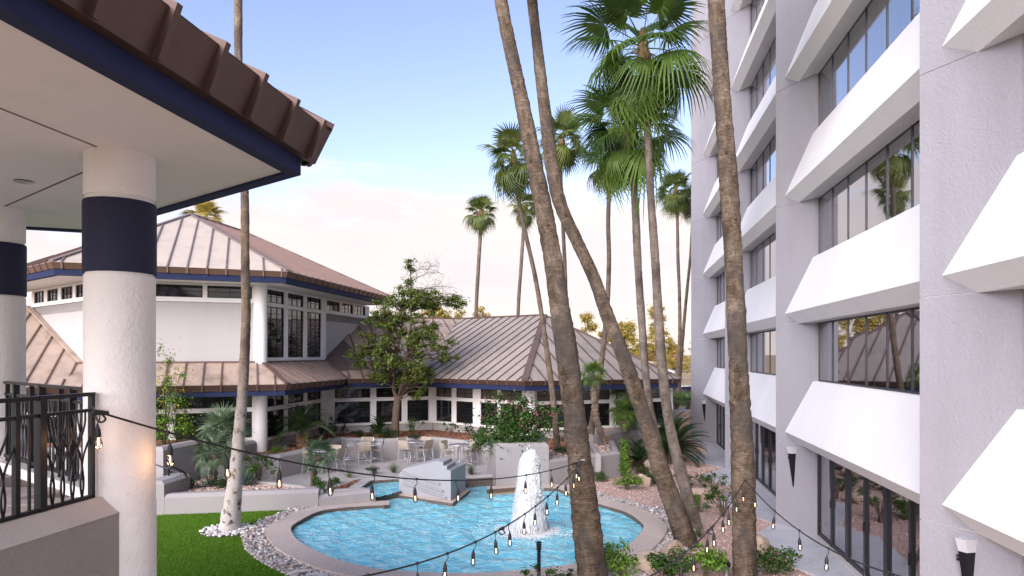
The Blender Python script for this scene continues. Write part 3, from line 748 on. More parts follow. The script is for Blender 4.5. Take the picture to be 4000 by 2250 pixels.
# ------------------------------------------------------------------ low buildings across the court
def roof_face(roof, eave0, eave1, poly, sp, off, mp_, ms_, seam_h=.06, seam_w=.05, drop=None, eave_s=(None, None), rib=True):
    """one roof plane: panels between standing seams, each its own piece. poly: 3d, planar. seams run up from the eave line"""
    a = (eave1 - eave0); a.normalize()
    nr = Vector((0, 0, 0))
    for i in range(len(poly)): nr += poly[i].cross(poly[(i + 1) % len(poly)])
    nr.normalize(); nr = nr if nr.z > 0 else -nr
    b = nr.cross(a); b = b if b.z > 0 else -b
    P2 = [((p - eave0).dot(a), (p - eave0).dot(b)) for p in poly]
    smin, smax = min(p[0] for p in P2), max(p[0] for p in P2)
    k0 = math.floor((smin - off) / sp); k1 = math.ceil((smax - off) / sp)
    to3 = lambda q, h=0: eave0 + a * q[0] + b * q[1] + nr * h
    for k in range(k0, k1):
        s0, s1 = off + k * sp, off + (k + 1) * sp
        c = clip_half(clip_half(P2, 0, s0 + seam_w * .4, True), 0, s1 - seam_w * .4, False)
        if len(c) < 3 or abs(sum(c[i][0] * c[(i + 1) % len(c)][1] - c[(i + 1) % len(c)][0] * c[i][1] for i in range(len(c)))) < .03: continue
        cc = []
        for q in c:
            if not cc or (abs(q[0] - cc[-1][0]) + abs(q[1] - cc[-1][1])) > .004: cc.append(q)
        if len(cc) < 3: continue
        mb = MB(); mb.slab([to3(q, .012 + .004 * math.sin(k * 2.3)) for q in cc], .018); wpart('roof_panel', mb, mp_, roof)
    for k in range(k0, k1 + 1):
        s_ = off + k * sp
        ts = []
        for i in range(len(P2)):
            q, r = P2[i], P2[(i + 1) % len(P2)]
            if (q[0] - s_) * (r[0] - s_) < 0: ts.append(q[1] + (r[1] - q[1]) * (s_ - q[0]) / (r[0] - q[0]))
        if len(ts) < 2 or max(ts) - min(ts) < .12: continue
        t0, t1 = min(ts), max(ts)
        mb = MB(); p0, p1 = to3((s_, t0)), to3((s_, t1)); w = a * seam_w / 2
        mb.add([p0 - w, p0 + w, p1 + w, p1 - w, p0 - w + nr * seam_h, p0 + w + nr * seam_h, p1 + w + nr * seam_h, p1 - w + nr * seam_h],
               [(0, 1, 5, 4), (1, 2, 6, 5), (2, 3, 7, 6), (3, 0, 4, 7), (4, 5, 6, 7)])
        if rib and t0 < .08 and drop:
            ti, hd = drop; out = Vector((a.y, -a.x, 0)); out = out if out.dot(b) < 0 else -out
            pb = p0 - out * ti - UP * hd
            mb.add([p0 - w, p0 + w, pb + w, pb - w, p0 - w + out * .05 + UP * .05, p0 + w + out * .05 + UP * .05, pb + w + out * .05, pb - w + out * .05],
                   [(0, 1, 5, 4), (1, 2, 6, 5), (2, 3, 7, 6), (3, 0, 4, 7), (4, 5, 6, 7)])
        wpart('seam', mb, ms_, roof)
def eave(parent, path, ztop, hb, tilt, blue, inside, mat):
    """bronze fascia leaning out over a blue band; path runs with the building on its left"""
    P = [Vector((p.x, p.y, 0)) for p in path]
    mb = MB(); mb.sweep(P, [(.0, ztop), (tilt, ztop - hb), (tilt + .05, ztop - hb), (.06, ztop + .01)]); f = wpart('fascia', mb, mat, parent)
    mb = MB(); mb.sweep(P, [(tilt + .03, ztop - hb + .04), (tilt + .03, ztop - hb - blue), (tilt + .22, ztop - hb - blue), (tilt + .22, ztop - hb + .04)]); wpart('blue_band', mb, M['navy_low'], parent)
    mb = MB(); mb.sweep(P, [(tilt + .23, ztop - hb - blue + .03), (inside, ztop - hb - blue + .03), (inside, ztop - hb - blue + .06), (tilt + .23, ztop - hb - blue + .06)]); wpart('soffit', mb, M['white'], parent)
def fbox(mb, p, d, n, s0, s1, o0, o1, z0, z1):
    return mb.add([p + d * s + n * o + UP * z for z in (z0, z1) for o in (o0, o1) for s in (s0, s1)],
                  [(0, 1, 3, 2), (4, 6, 7, 5), (0, 4, 5, 1), (2, 3, 7, 6), (0, 2, 6, 4), (1, 5, 7, 3)])
def window(parent, p, d, n, s0, s1, z0, z1, cols, rows, frame=.035, mun=.022, blind=0.0):
    """a window in the plane through p along d, outward normal n: frame with muntins, a pane in every light"""
    mb = MB()
    fbox(mb, p, d, n, s0, s1, -.10, -.04, z0, z0 + frame); fbox(mb, p, d, n, s0, s1, -.10, -.04, z1 - frame, z1)
    fbox(mb, p, d, n, s0, s0 + frame, -.10, -.039, z0 + frame, z1 - frame); fbox(mb, p, d, n, s1 - frame, s1, -.10, -.039, z0 + frame, z1 - frame)
    W, H = s1 - s0 - 2 * frame, z1 - z0 - 2 * frame
    for i in range(1, cols): x = s0 + frame + W * i / cols; fbox(mb, p, d, n, x - mun / 2, x + mun / 2, -.095, -.052, z0 + frame, z1 - frame)
    for i in range(1, rows): z = z0 + frame + H * i / rows; fbox(mb, p, d, n, s0 + frame, s1 - frame, -.094, -.054, z - mun / 2, z + mun / 2)
    w = wpart('window', mb, M['frame'], parent)
    for i in range(cols):
        for k in range(rows):
            x0, x1 = s0 + frame + W * i / cols + .004, s0 + frame + W * (i + 1) / cols - .004
            y0, y1 = z0 + frame + H * k / rows + .004, z0 + frame + H * (k + 1) / rows - .004; t = random.uniform(-.0008, .0008); t2 = random.uniform(-.0008, .0008)
            q = MB(); q.add([p + d * x0 + n * (-.075 + t) + UP * y0, p + d * x1 + n * (-.075 - t2) + UP * y0, p + d * x1 + n * (-.075 - t) + UP * y1, p + d * x0 + n * (-.075 + t2) + UP * y1], [(0, 1, 2, 3)])
            wpart('pane', q, M['glass'] if not blind else M['pane_blind'], w)
    return w
_mb = NT('blind_behind_glass'); _mb.base((.115, .098, .08), .06, 0, .6); M['pane_blind'] = _mb.m
def facade(parent, p, d, n, L, wins, zb, rows=((1.45, 2.57, 3), (2.75, 3.24, 2)), top=3.35, ends=(.0, .0), base_mat=None, cols=3, blind=0.0, sill=1.34):
    """a white framed window wall: wins are the (start, end) of the lights along d"""
    mb = MB(); fbox(mb, p, d, n, 0, L, -.35, -.02, zb - .4, sill); wpart('base_wall', mb, base_mat or M['pavwall'], parent)
    mb = MB(); fbox(mb, p, d, n, 0, L, -.3, .05, sill, rows[0][0]); wpart('sill', mb, M['white'], parent)
    zs = [(rows[i][1], rows[i + 1][0]) for i in range(len(rows) - 1)] + [(rows[-1][1], top)]
    for z0, z1 in zs: mb = MB(); fbox(mb, p, d, n, 0, L, -.3, .0, z0, z1); wpart('rail', mb, M['white'], parent)
    edges = [0.0] + [x for w in wins for x in w] + [L]
    for i in range(0, len(edges), 2):
        if edges[i + 1] - edges[i] > .01:
            for q, (z0, z1, r_) in enumerate(rows):
                mb = MB(); fbox(mb, p, d, n, edges[i], edges[i + 1], -.3, .003, z0, z1); wpart('pilaster', mb, M['white'], parent)
    mb = MB(); fbox(mb, p, d, n, 0, L, -.32, -.301, rows[0][0], top); wpart('back_wall', mb, M['interior'], parent)
    for s0, s1 in wins:
        for q, (z0, z1, r_) in enumerate(rows): window(parent, p, d, n, s0, s1, z0, z1, cols, r_, blind=blind if q else 0.0)

V1 = Vector((-10.5, 28.5, 0)); V0 = V1 - U3 * 6.05; V2 = V1 + U1 * 12.6
N_F = Vector((.3608, -.9326, 0)); N_R = Vector((.988, -.1538, 0)); N_L = Vector((-.6273, -.7788, 0))
BED = .95
pav = thing('pavilion_building', 'two storey hexagonal pavilion with pale metal roof and blue eaves', 'building', (V0 + V1) / 2)
# upper storey
ZE, ZA = 8.30, 11.6
E1 = V1 - U2 * 2.0; E0 = E1 - U3 * 8.05; E2 = E1 + U1 * 12.9; E5 = E0 + U2 * 9.0
A1 = E1 + U2 * 8.05; A2 = A1 + U1 * 4.7; E3 = E2 + U2 * 8.05; E4 = E3 - U3 * 8.0
zt = lambda p, z: Vector((p.x, p.y, z))
mb = MB(); mb.add([zt(E0, ZE - .02), zt(E1, ZE - .02), zt(E2, ZE - .02), zt(E3, ZE - .02), zt(E5, ZE - .02), zt(A1, ZA - .02), zt(A2, ZA - .02)],
                  [(0, 1, 5), (1, 2, 6, 5), (2, 3, 6), (3, 4, 6), (4, 0, 5, 6)]); r1 = wpart('roof', mb, M['underlay'], pav)
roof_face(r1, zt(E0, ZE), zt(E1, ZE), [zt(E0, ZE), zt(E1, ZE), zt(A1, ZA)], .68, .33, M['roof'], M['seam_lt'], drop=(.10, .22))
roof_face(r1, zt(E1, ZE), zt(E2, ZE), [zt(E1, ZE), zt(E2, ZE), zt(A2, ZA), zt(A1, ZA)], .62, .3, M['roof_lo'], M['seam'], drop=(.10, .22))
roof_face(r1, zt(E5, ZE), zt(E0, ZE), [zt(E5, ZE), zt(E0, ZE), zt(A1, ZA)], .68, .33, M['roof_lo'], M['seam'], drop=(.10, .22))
for a, b, z0, z1 in ((E0, A1, ZE, ZA), (E1, A1, ZE, ZA), (A1, A2, ZA, ZA), (A2, E2, ZA, ZE)):
    mb = MB(); mb.bar(zt(a, z0 + .05), zt(b, z1 + .05), .20, .05); wpart('ridge_cap', mb, M['seam_lt'], r1)
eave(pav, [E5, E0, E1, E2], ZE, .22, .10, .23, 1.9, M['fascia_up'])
TOPU = 7.85
mb = MB(); fbox(mb, V0, U3, N_F, 0, 6.05, -.3, 0, 4.4, 7.10); wpart('wall_panel', mb, M['pavwall'], pav)
fw = [(.35, 2.65), (3.0, 5.55)]
facade(pav, V0, U3, N_F, 6.05, [(.25, 1.95), (2.15, 3.85), (4.02, 5.72)], 7.1, rows=((7.30, 7.80, 2),), top=7.87, cols=2, sill=7.12)
facade(pav, V1, U1, N_R, 6.45, [(.47, 2.07), (2.40, 3.96), (4.33, 5.91)], 4.9, rows=((4.86, 7.06, 8), (7.22, 7.78, 2)), top=7.87, cols=3, sill=4.72)
pr = V1 + U1 * 6.452
mb = MB(); fbox(mb, pr, U1, N_R, 0, 6.15, -.3, -.02, 4.0, 7.1); wpart('wall_panel', mb, M['pavwall'], pav)
facade(pav, pr, U1, N_R, 6.15, [(.12, 1.75), (2.13, 3.6), (3.95, 5.5)], 7.12, rows=((7.26, 7.78, 2),), top=7.87, cols=3, sill=7.10)
Vl = V0 + U2 * .02
facade(pav, Vl + U2 * 7.0, -U2, N_L, 7.0, [(.3, 1.6), (1.95, 3.25), (3.6, 4.9), (5.2, 6.5)], 7.12, rows=((7.26, 7.78, 2),), top=7.87, cols=3, sill=7.10)
mb = MB(); fbox(mb, V0 + U2 * 7.0, -U2, N_L, 0, 7.0, -.3, -.02, 3.6, 7.1); wpart('wall_panel', mb, M['pavwall'], pav)
mb = MB(); mb.tube_z([(.27, BED - .3), (.27, 7.9)], (V1.x, V1.y, 0), 32); wpart('column', mb, M['white'], pav, True)
mb = MB(); mb.tube_z([(.27, BED - .3), (.27, 7.9)], (V0.x, V0.y, 0), 32); wpart('column', mb, M['white'], pav, True)
mb = MB(); mb.prism([V0 + U3 * .3 + U1 * .5, V1 + U2 * .5, V2 - N_R * .5, V2 - N_R * 8, V0 + U2 * 8.0 - N_L * .5], 0, 7.8); wpart('core_wall', mb, M['interior'], pav)
# lower skirt roof and lower storey
ZL, ZT = 3.80, 4.66; OV = 1.95
L1 = V1 - U2 * OV; L0 = V0 - U1 * OV
link_e0 = Vector((-8.93, 33.0, 0)); 
VALr = Vector((-8.04, 33.35, 0)); Iin = Vector((-9.55, 34.6, 0))
t1 = V1 - U2 * .14; t0 = V0 - U1 * .14; tI = Iin + N_R * .12
mb = MB(); mb.add([zt(L0, ZL - .02), zt(L1, ZL - .02), zt(VALr, ZL - .02), zt(tI, ZT - .02), zt(t1, ZT - .02), zt(t0, ZT - .02)], [(0, 1, 4, 5), (1, 2, 3, 4)]); r2 = wpart('skirt_roof', mb, M['underlay'], pav)
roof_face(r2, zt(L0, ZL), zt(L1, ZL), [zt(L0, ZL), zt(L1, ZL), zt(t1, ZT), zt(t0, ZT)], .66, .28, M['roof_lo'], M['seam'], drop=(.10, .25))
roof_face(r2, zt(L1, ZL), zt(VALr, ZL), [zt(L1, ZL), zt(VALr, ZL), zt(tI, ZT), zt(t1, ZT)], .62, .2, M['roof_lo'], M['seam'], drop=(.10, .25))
mb = MB(); mb.bar(zt(L1, ZL + .04), zt(t1, ZT + .04), .2, .05); wpart('ridge_cap', mb, M['seam'], r2)
for a, b in ((t0 + N_F * .01, t1 + N_F * .01), (t1 + N_R * .01, tI + N_R * .01)):
    mb = MB(); mb.bar(zt(a, ZT + .03), zt(b, ZT + .03), .12, .06); wpart('flashing', mb, M['seam'], r2)
facade(pav, V0, U3, N_F, 6.05, [(.32, 2.55), (2.86, 5.72)], BED, cols=3, rows=((1.55, 2.62, 3), (2.80, 3.27, 2)), top=3.40)
facade(pav, V1, U1, N_R, 6.2, [(.45, 2.05), (2.40, 3.98), (4.35, 5.9)], BED, cols=3)
# left wing
IL = V0 + U2 * 1.07; LW = 9.0
nup = Vector((-.3608, .9326, 0)); rise = .479
le0 = IL + N_F * 1.72; lpoly = [zt(le0 - U3 * LW, ZL), zt(le0 + U3 * .95, ZL), zt(IL + U3 * .02, ZL + 1.72 * rise), zt(V0 + U2 * 7.0 + N_L * .06, ZL + (1.72 + 5.93 * .866) * rise), zt(V0 + U2 * 7.0 - U3 * LW, ZL + (1.72 + 5.93 * .866) * rise)]
wl = thing('left_wing', 'low wing with brown metal roof seen between the porch columns', 'building', IL - U3 * 3)
mb = MB(); mb.add([p - UP * .03 for p in lpoly], [(0, 1, 2, 3, 4)]); r3 = wpart('roof', mb, M['underlay'], wl)
roof_face(r3, lpoly[0], lpoly[1], lpoly, .66, .2, M['roof_lo'], M['seam'], drop=(.10, .25))
mb = MB(); mb.bar(zt(IL + N_L * .05, lpoly[2].z + .06), lpoly[3] + N_L * .08 + UP * .06, .22, .06); wpart('flashing', mb, M['roof_lo'], r3)
eave(wl, [le0 - U3 * LW, le0 + U3 * .9], ZL, .25, .10, .20, 1.9, M['fascia'])
facade(wl, IL - U3 * LW, U3, N_F, LW - .1, [(1.0, 2.6), (3.0, 4.6), (5.0, 6.6), (7.0, 8.6)], BED, cols=3)

# link and right hand block
wing = thing('right_wing', 'low wing with hipped grey metal roof and white framed windows behind the patio', 'building', (1, 34, 0))
Q = Vector((-4.27, 36.64, 0)); VB1 = Vector((.87, 32.5, 0)); B1 = VB1 - U1 * 2.0; B2 = B1 + U3 * 8.29; AB = B1 + U1 * 8.2; ZR = 7.2
Zr = Vector((-3.34, 42.76, 0)); VALb = Vector((-4.62, 34.67, 0))
lk_top = Vector((-11.5, 39.6, 0)) + U3 * 2.9
lk_l = Iin + N_R * .1
linkp = [zt(VALr, ZL), zt(VALb, ZL), zt(Zr, ZR), zt(lk_top, ZR), zt(lk_l, ZT + .02)]
blockp = [zt(VALb, ZL), zt(B1, ZL), zt(AB, ZR), zt(Zr, ZR)]
endp = [zt(B1, ZL), zt(B2, ZL), zt(AB, ZR)]
rearp = [zt(B2, ZL), zt(AB + U2 * .1 + U1 * 8.5, ZL), zt(AB, ZR)]
mb = MB()
for pl in (linkp, blockp, endp): mb.add([p - UP * .025 for p in pl], [tuple(range(len(pl)))])
mb.add([zt(AB, ZR - .03), zt(Zr, ZR - .03), zt(Zr + U1 * 8, ZL), zt(AB + U1 * 8 + U3 * 4, ZL), zt(B2, ZL - .02)], [(0, 1, 2, 3), (0, 3, 4)])
mb.add([zt(Zr, ZR - .03), zt(lk_top, ZR - .03), zt(lk_top + nup * 8, ZL), zt(Zr + nup * 8, ZL)], [(0, 1, 2, 3)])
r4 = wpart('roof', mb, M['underlay'], wing)
roof_face(r4, linkp[0], linkp[1], linkp, .66, .1, M['roof_lo'], M['seam'], drop=(.10, .22))
roof_face(r4, blockp[1], blockp[0], blockp, .60, .42, M['roof_mid'], M['seam'], drop=(.10, .22))
roof_face(r4, endp[0], endp[1], endp, .68, .36, M['roof_mid'], M['seam'], drop=(.10, .22))
for a, b, w in ((zt(B1, ZL), zt(AB, ZR), .30), (zt(AB, ZR), zt(Zr, ZR), .2), (zt(Zr, ZR), zt(lk_top, ZR), .2), (zt(AB, ZR), zt(B2, ZL), .2)):
    mb = MB(); mb.bar(a + UP * .05, b + UP * .05, w, .06); wpart('ridge_cap', mb, M['seam'], r4)
mb = MB(); mb.bar(zt(VALr, ZL + .02) , zt(lk_l, ZT + .05), .2, .03); wpart('valley', mb, M['seam'], r4)
# sloping flashing where the link roof meets the pavilion wall
mb = MB(); mb.bar(zt(Iin + N_R * .04 , ZT + .05), zt(lk_top - U3 * .15 + N_R * .05, ZR + .05), .22, .06); wpart('flashing', mb, M['seam'], r4)
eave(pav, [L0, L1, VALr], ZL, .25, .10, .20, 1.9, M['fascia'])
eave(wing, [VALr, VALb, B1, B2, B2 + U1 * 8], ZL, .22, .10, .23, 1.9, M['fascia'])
facade(wing, Iin, U3, N_F, 5.66, [(.55, 2.35), (2.66, 4.0), (4.3, 5.45)], BED, cols=3)
n3 = Vector((-.6273, -.7788, 0))
L3 = (VB1 - Q).length; d3 = (VB1 - Q).normalized(); n3 = Vector((d3.y, -d3.x, 0)); n3 = n3 if n3.y < 0 else -n3
facade(wing, Q, d3, n3, L3, [(.28, 1.42), (1.75, 2.92), (3.45, 4.55), (4.75, 6.1)], BED, cols=2, blind=1.0)
facade(wing, VB1, U3, N_F, 8.0, [(.35, 2.2), (2.6, 4.3), (4.65, 6.1), (6.5, 7.7)], BED - .3, cols=2, blind=1.0)
mb = MB(); mb.tube_z([(.30, 0), (.30, 3.40)], (VB1.x, VB1.y, 0), 32); wpart('column', mb, M['white'], wing, True)
mb = MB(); mb.prism([Iin + nup * .5 + U3 * .1, Q + nup * .6, VB1 + U1 * .7, VB1 + U3 * 8 - N_F * .6, VB1 + U3 * 8 + U1 * 8, Zr + U1 * 2, Iin + nup * 8], 0, 3.3); wpart('core_wall', mb, M['interior'], wing)
# ------------------------------------------------------------------ ground, pool, patio
POOLZ, COPZ, WAT = .0, .10, -.015
pool_px = [(1521, 1971), (1414, 1976), (1310, 1985), (1242, 1998), (1190, 2022), (1148, 2047), (1136, 2064), (1145, 2088), (1172, 2116), (1241, 2154), (1328, 2188), (1431, 2212),
           (1489, 2222), (1696, 2236), (1955, 2233), (2256, 2199), (2396, 2160), (2473, 2111), (2512, 2064), (2504, 2039), (2447, 2000), (2349, 1969), (2235, 1930), (2198, 1914), (2167, 1906), (2125, 1904)]
oval = [Vector(p) for p in catmull([gp(x, y, COPZ) for x, y in pool_px], 4)]
# the channel behind: along the fountain wall, back to the far rim, round the stepped block to the weir
FWL = gp(1903, 1922, COPZ)
back = [FWL, gp(1903, 1906, COPZ), Vector((-.95, 26.35, COPZ)), Vector((-1.78, 25.95, COPZ)), Vector((-4.2, 25.95, COPZ))]
blk_l, blk_f, blk_r = gp(1559, 1925, COPZ), gp(1761, 1956, COPZ), gp(1819, 1914, COPZ)
weir_r, weir_l = gp(1541, 1930, COPZ), gp(1463, 1945, COPZ)
pool_poly = [Vector((p.x, p.y, 0)) for p in oval] + [Vector((p.x, p.y, 0)) for p in back] + [Vector((-5.45, 25.55, 0)), Vector((-5.55, 23.9, 0)), Vector((-4.45, 22.78, 0))]
def poly_sheet(outer, z, holes=()):
    loops = [[Vector((p[0], p[1], 0)) for p in outer]] + [[Vector((p[0], p[1], 0)) for p in h] for h in holes]
    tris = tessellate_polygon(loops); flat = [p for l in loops for p in l]
    mb = MB(); fs = []
    for t in tris:
        a, b, c = (flat[i] for i in t)
        fs.append(tuple(t) if (b - a).cross(c - a).z > 0 else tuple(reversed(t)))
    mb.add([(p.x, p.y, z) for p in flat], fs); return mb
big = [(-2500, -300), (2500, -300), (2500, 4000), (-2500, 4000)]
struct('ground', poly_sheet(big, -.05, [pool_poly]), M['field'])
# pool basin
mb = MB(); n = len(pool_poly)
mb.add([(p.x, p.y, -.09) for p in pool_poly] + [(p.x, p.y, -.45) for p in pool_poly], [(i, (i + 1) % n, n + (i + 1) % n, n + i) for i in range(n)])
b2 = poly_sheet(pool_poly, -.45); mb.add(b2.v, b2.f)
struct('pool_basin', mb, M['basin'])
mb = MB(); mb.add([(p.x, p.y, -.04) for p in pool_poly] + [(p.x, p.y, -.16) for p in pool_poly], [(i, (i + 1) % n, n + (i + 1) % n, n + i) for i in range(n)])
# water: a finely divided sheet with real low waves
def water_sheet(poly, z, step, amp, fx, fy):
    xs = [p[0] for p in poly]; ys = [p[1] for p in poly]
    gx = np.arange(min(xs) - .2, max(xs) + .2, step); gy = np.arange(min(ys) - .2, max(ys) + .2, step)
    X, Y = np.meshgrid(gx, gy); d = np.hypot(X - fx, Y - fy)
    Z = z + amp * (np.sin(d * 7.0 + .7 * np.sin(X * 2.1) + .5 * np.sin(Y * 1.7)) * np.exp(-d * .16) * 1.4 + .55 * np.sin(X * 5.1 + Y * 3.2 + 1.2 * np.sin(Y * 1.9)) + .45 * np.sin(X * -4.3 + Y * 6.6 + np.sin(X * 2.7)) + .3 * np.sin(X * 11 + Y * 8 + 2 * np.sin(X)))
    pts = np.stack([X.ravel(), Y.ravel(), Z.ravel()], 1); ins = in_poly(pts, poly).reshape(X.shape)
    # grow by one cell so the sheet reaches under the coping
    g = ins.copy(); g[1:] |= ins[:-1]; g[:-1] |= ins[1:]; g[:, 1:] |= ins[:, :-1]; g[:, :-1] |= ins[:, 1:]
    idx = np.arange(X.size).reshape(X.shape); q = np.stack([idx[:-1, :-1], idx[:-1, 1:], idx[1:, 1:], idx[1:, :-1]], -1).reshape(-1, 4)
    ok = g.ravel()[q].all(1); q = q[ok]; u, inv = np.unique(q, return_inverse=True)
    return pts[u], inv.reshape(-1, 4)
FOUNT = gp(2065, 2075, WAT)
v_, f_ = water_sheet([(p.x, p.y) for p in pool_poly], WAT, .07, .017, FOUNT.x, FOUNT.y)
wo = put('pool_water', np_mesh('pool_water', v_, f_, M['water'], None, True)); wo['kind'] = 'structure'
# coping: aggregate kerb with dark wet inner face
def outer_of(path, w, sgn=1):
    out = []
    m = len(path)
    for i in range(m):
        a = path[max(i - 1, 0)]; c = path[min(i + 1, m - 1)]; d = (c - a); d = Vector((d.x, d.y, 0)).normalized(); out.append(Vector((path[i].x, path[i].y, 0)) + Vector((-d.y, d.x, 0)) * w * sgn)
    return out
main_cop = [Vector((p.x, p.y, 0)) for p in oval]
# the oval runs anticlockwise in plan with water on its left, so the kerb lies to the right
def cop(name, path, w, z0, z1, parent=None, mat='coping'):
    mb = MB(); mb.sweep(path, [(.03, z1 - .06), (.0, z1), (-w, z1), (-w, z0)] + [(.03, z0)], caps=True)
    return mb
c_area = sum(main_cop[i].x * main_cop[(i + 1) % len(main_cop)].y - main_cop[(i + 1) % len(main_cop)].x * main_cop[i].y for i in range(len(main_cop)))
SG = 1 if c_area > 0 else -1
pc = struct('pool_coping', MB().sweep(main_cop, [(0, COPZ), (-.66 * SG, COPZ), (-.66 * SG, -.2), (0.0, -.11)]), M['coping'])
inner = MB().sweep(main_cop, [(.015 * SG, COPZ - .012), (.015 * SG, -.10), (.001 * SG, -.10), (.001 * SG, COPZ - .012)]); wpart('wet_edge', inner, M['coping_wet'], pc)
tl_ = [Vector((-4.45, 22.78, 0)), main_cop[0]]
mb = MB().sweep(tl_, [(.015, COPZ - .012), (.015, -.10), (-.2, -.10), (-.2, COPZ - .002)]); wpart('tongue_end', mb, M['coping_wet'], pc)
fl = [gp(2137, 1899, COPZ) + Vector((-.05, 0, 0)), gp(1903, 1918, COPZ)]
bk = [Vector((p.x, p.y, 0)) for p in back[1:]] + [Vector((-5.45, 25.55, 0)), Vector((-5.55, 23.9, 0)), Vector((-5.35, 23.45, 0))]
# raised rim behind the channel, pale concrete on a brown sloping wall
rimp = [Vector((-.2, 26.6, 0)), Vector((-.95, 26.35, 0)), Vector((-1.78, 26.0, 0)), Vector((-4.45, 26.0, 0)), Vector((-5.5, 25.6, 0)), Vector((-5.62, 23.75, 0)), Vector((-5.5, 23.3, 0))]
rm = struct('channel_rim', MB().sweep(rimp, [(.28, .33), (-.12, .33), (-.12, -.2), (.28, -.2)], caps=True), M['rim'])
s2 = -1
mb = MB().sweep(rimp, [(.285, .30), (.36, -.04), (.281, -.04)]); wpart('wet_wall', mb, M['coping_wet'], rm)
# upper basin behind the weir
up_poly = [(-5.55, 23.6), (-5.45, 25.6), (-4.4, 25.9), (-3.6, 25.6), (-3.75, 24.4), (-4.5, 23.05)]
v_, f_ = water_sheet(up_poly, .185, .10, .012, 0, 40)
struct('upper_basin_floor', poly_sheet(up_poly, -.05), M['basin'])
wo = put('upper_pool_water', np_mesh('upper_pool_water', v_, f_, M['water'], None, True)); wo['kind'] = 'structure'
wl_ = [gp(1455, 1944, .1), gp(1556, 1927, .1)]
struct('weir', MB().bar(V3(wl_[0], .06) , V3(wl_[1], .06), .34, .22), M['coping_wet'])

# turf, pebble border, gravel, walk
cop_out = [p for p in outer_of(main_cop, -.66 * SG)]
iL0 = 4 * 2; 
peb_w = []
for i, p in enumerate(cop_out):
    f = i / (len(cop_out) - 1)
    peb_w.append(.50 if f < .12 else (.62 if f < .40 else (.62 if f < .62 else (.80 if f < .86 else .5))))
kk = np.convolve(np.pad(np.array(peb_w), 6, mode='edge'), np.ones(13) / 13, 'valid')
peb_out = [Vector((p.x, p.y, 0)) + (Vector((p.x, p.y, 0)) - Vector((main_cop[i].x, main_cop[i].y, 0))).normalized() * kk[i] for i, p in enumerate(cop_out)]
i0, i1 = 6, len(cop_out) - 5
ringp = cop_out[i0:i1] + list(reversed(peb_out[i0:i1]))
WA, WB, WC = gp(642, 2013), gp(1243, 1990), gp(1466, 1963, .08)
lawn = [WA + Vector((-6, -.6, 0)), WA, WB + Vector((.1, 0, 0))] + [p for p in peb_out[i0:] if p.x < .5 and p.y < 22.2] + [Vector((.6, 12.4, 0)), Vector((.6, 8, 0)), Vector((-14, 8, 0))]
struct('lawn_base', poly_sheet(lawn, .0), M['turf'])
grav = [Vector((.6, 8, 0)), Vector((.6, 13.2, 0))] + [p for p in cop_out if p.x > .6 and p.y < 25.5] + [gp(2144, 1893, 0), gp(2450, 1857, 0), Vector((6.0, 34, 0)), Vector((12, 46, 0)), Vector((13, 46, 0)), Vector((11, 38, 0)), Vector((5.2, 2, 0))]
struct('gravel_bed', poly_sheet(grav, .0), M['gravel'])
walk_px = [(2721, 1728), (2767, 1767), (2682, 1795), (2827, 1831), (2742, 1862), (2866, 1906), (2799, 1963), (3021, 2049), (2962, 2085), (3060, 2170), (3094, 2214), (3176, 2250)]
walk = [gp(x, y) for x, y in walk_px] + [Vector((6.75, 13.2, 0)), Vector((6.2, 9, 0)), Vector((7.6, 8, 0)), J2 + U1 * 20.6, ]
mbw = MB(); mbw.prism(walk, -.03, .035); struct('walkway', mbw, M['walk'])
# patio floor and the bed behind it
PZ = .15
pw_base = [gp(x, y, PZ) for x, y in ((1000, 1872), (1097, 1867), (1190, 1845), (1333, 1785), (1487, 1792), (1686, 1783), (1784, 1796), (1934, 1813))]
pat = [gp(1934, 1813, PZ) + Vector((.3, .1, 0))] + [Vector((-.2, 26.65, 0))] + [p + Vector((0, .1, 0)) for p in rimp[1:]] + [Vector((-6.3, 23.3, 0)), Vector((-7.05, 23.1, 0)), Vector((-8.46, 23.8, 0)), Vector((-11, 25.1, 0)), Vector((-11.4, 26.9, 0))] + [p + Vector((0, .15, 0)) for p in pw_base]
mb = MB(); mb.prism(pat, -.03, PZ); struct('patio', mb, M['patio'])
mulchA = [Vector((-.25, 26.8, 0)), Vector((-1.0, 26.75, 0)), Vector((-1.9, 26.55, 0)), Vector((-1.9, 26.1, 0)), Vector((-.95, 26.4, 0)), Vector((-.3, 26.65, 0))]
mulchB = [Vector((-2.9, 26.1, 0)), Vector((-4.45, 26.1, 0)), Vector((-5.65, 25.7, 0)), Vector((-5.8, 23.8, 0)), Vector((-6.4, 23.5, 0)), Vector((-6.5, 24.4, 0)), Vector((-5.95, 26.3, 0)), Vector((-4.6, 26.75, 0)), Vector((-2.9, 26.7, 0))]
for pl in (mulchA, mulchB):
    mb = MB(); mb.prism(pl, PZ - .1, PZ + .03); struct('mulch_strip', mb, M['mulch'])
bedp = [p + Vector((0, .25, 0)) for p in pw_base[2:]] + [gp(1934, 1813, PZ) + Vector((.2, .6, 0)), Vector((1.2, 29.2, 0)), Vector((2.6, 29.4, 0)), Vector((3.2, 33.5, 0)), Vector((8.5, 36.5, 0)), VB1 + Vector((0, .3, 0)), Q + Vector((0, .3, 0)), Iin + Vector((-.3, .3, 0)), V1 + Vector((-.3, .3, 0)), V0, V0 + Vector((-1, -3, 0)), Vector((-11.3, 25.4, 0)), pw_base[0] + Vector((0, .25, 0)), pw_base[1] + Vector((0, .25, 0))]
mb = MB(); mb.prism(bedp, -.03, BED); struct('planting_bed', mb, M['mulch'])

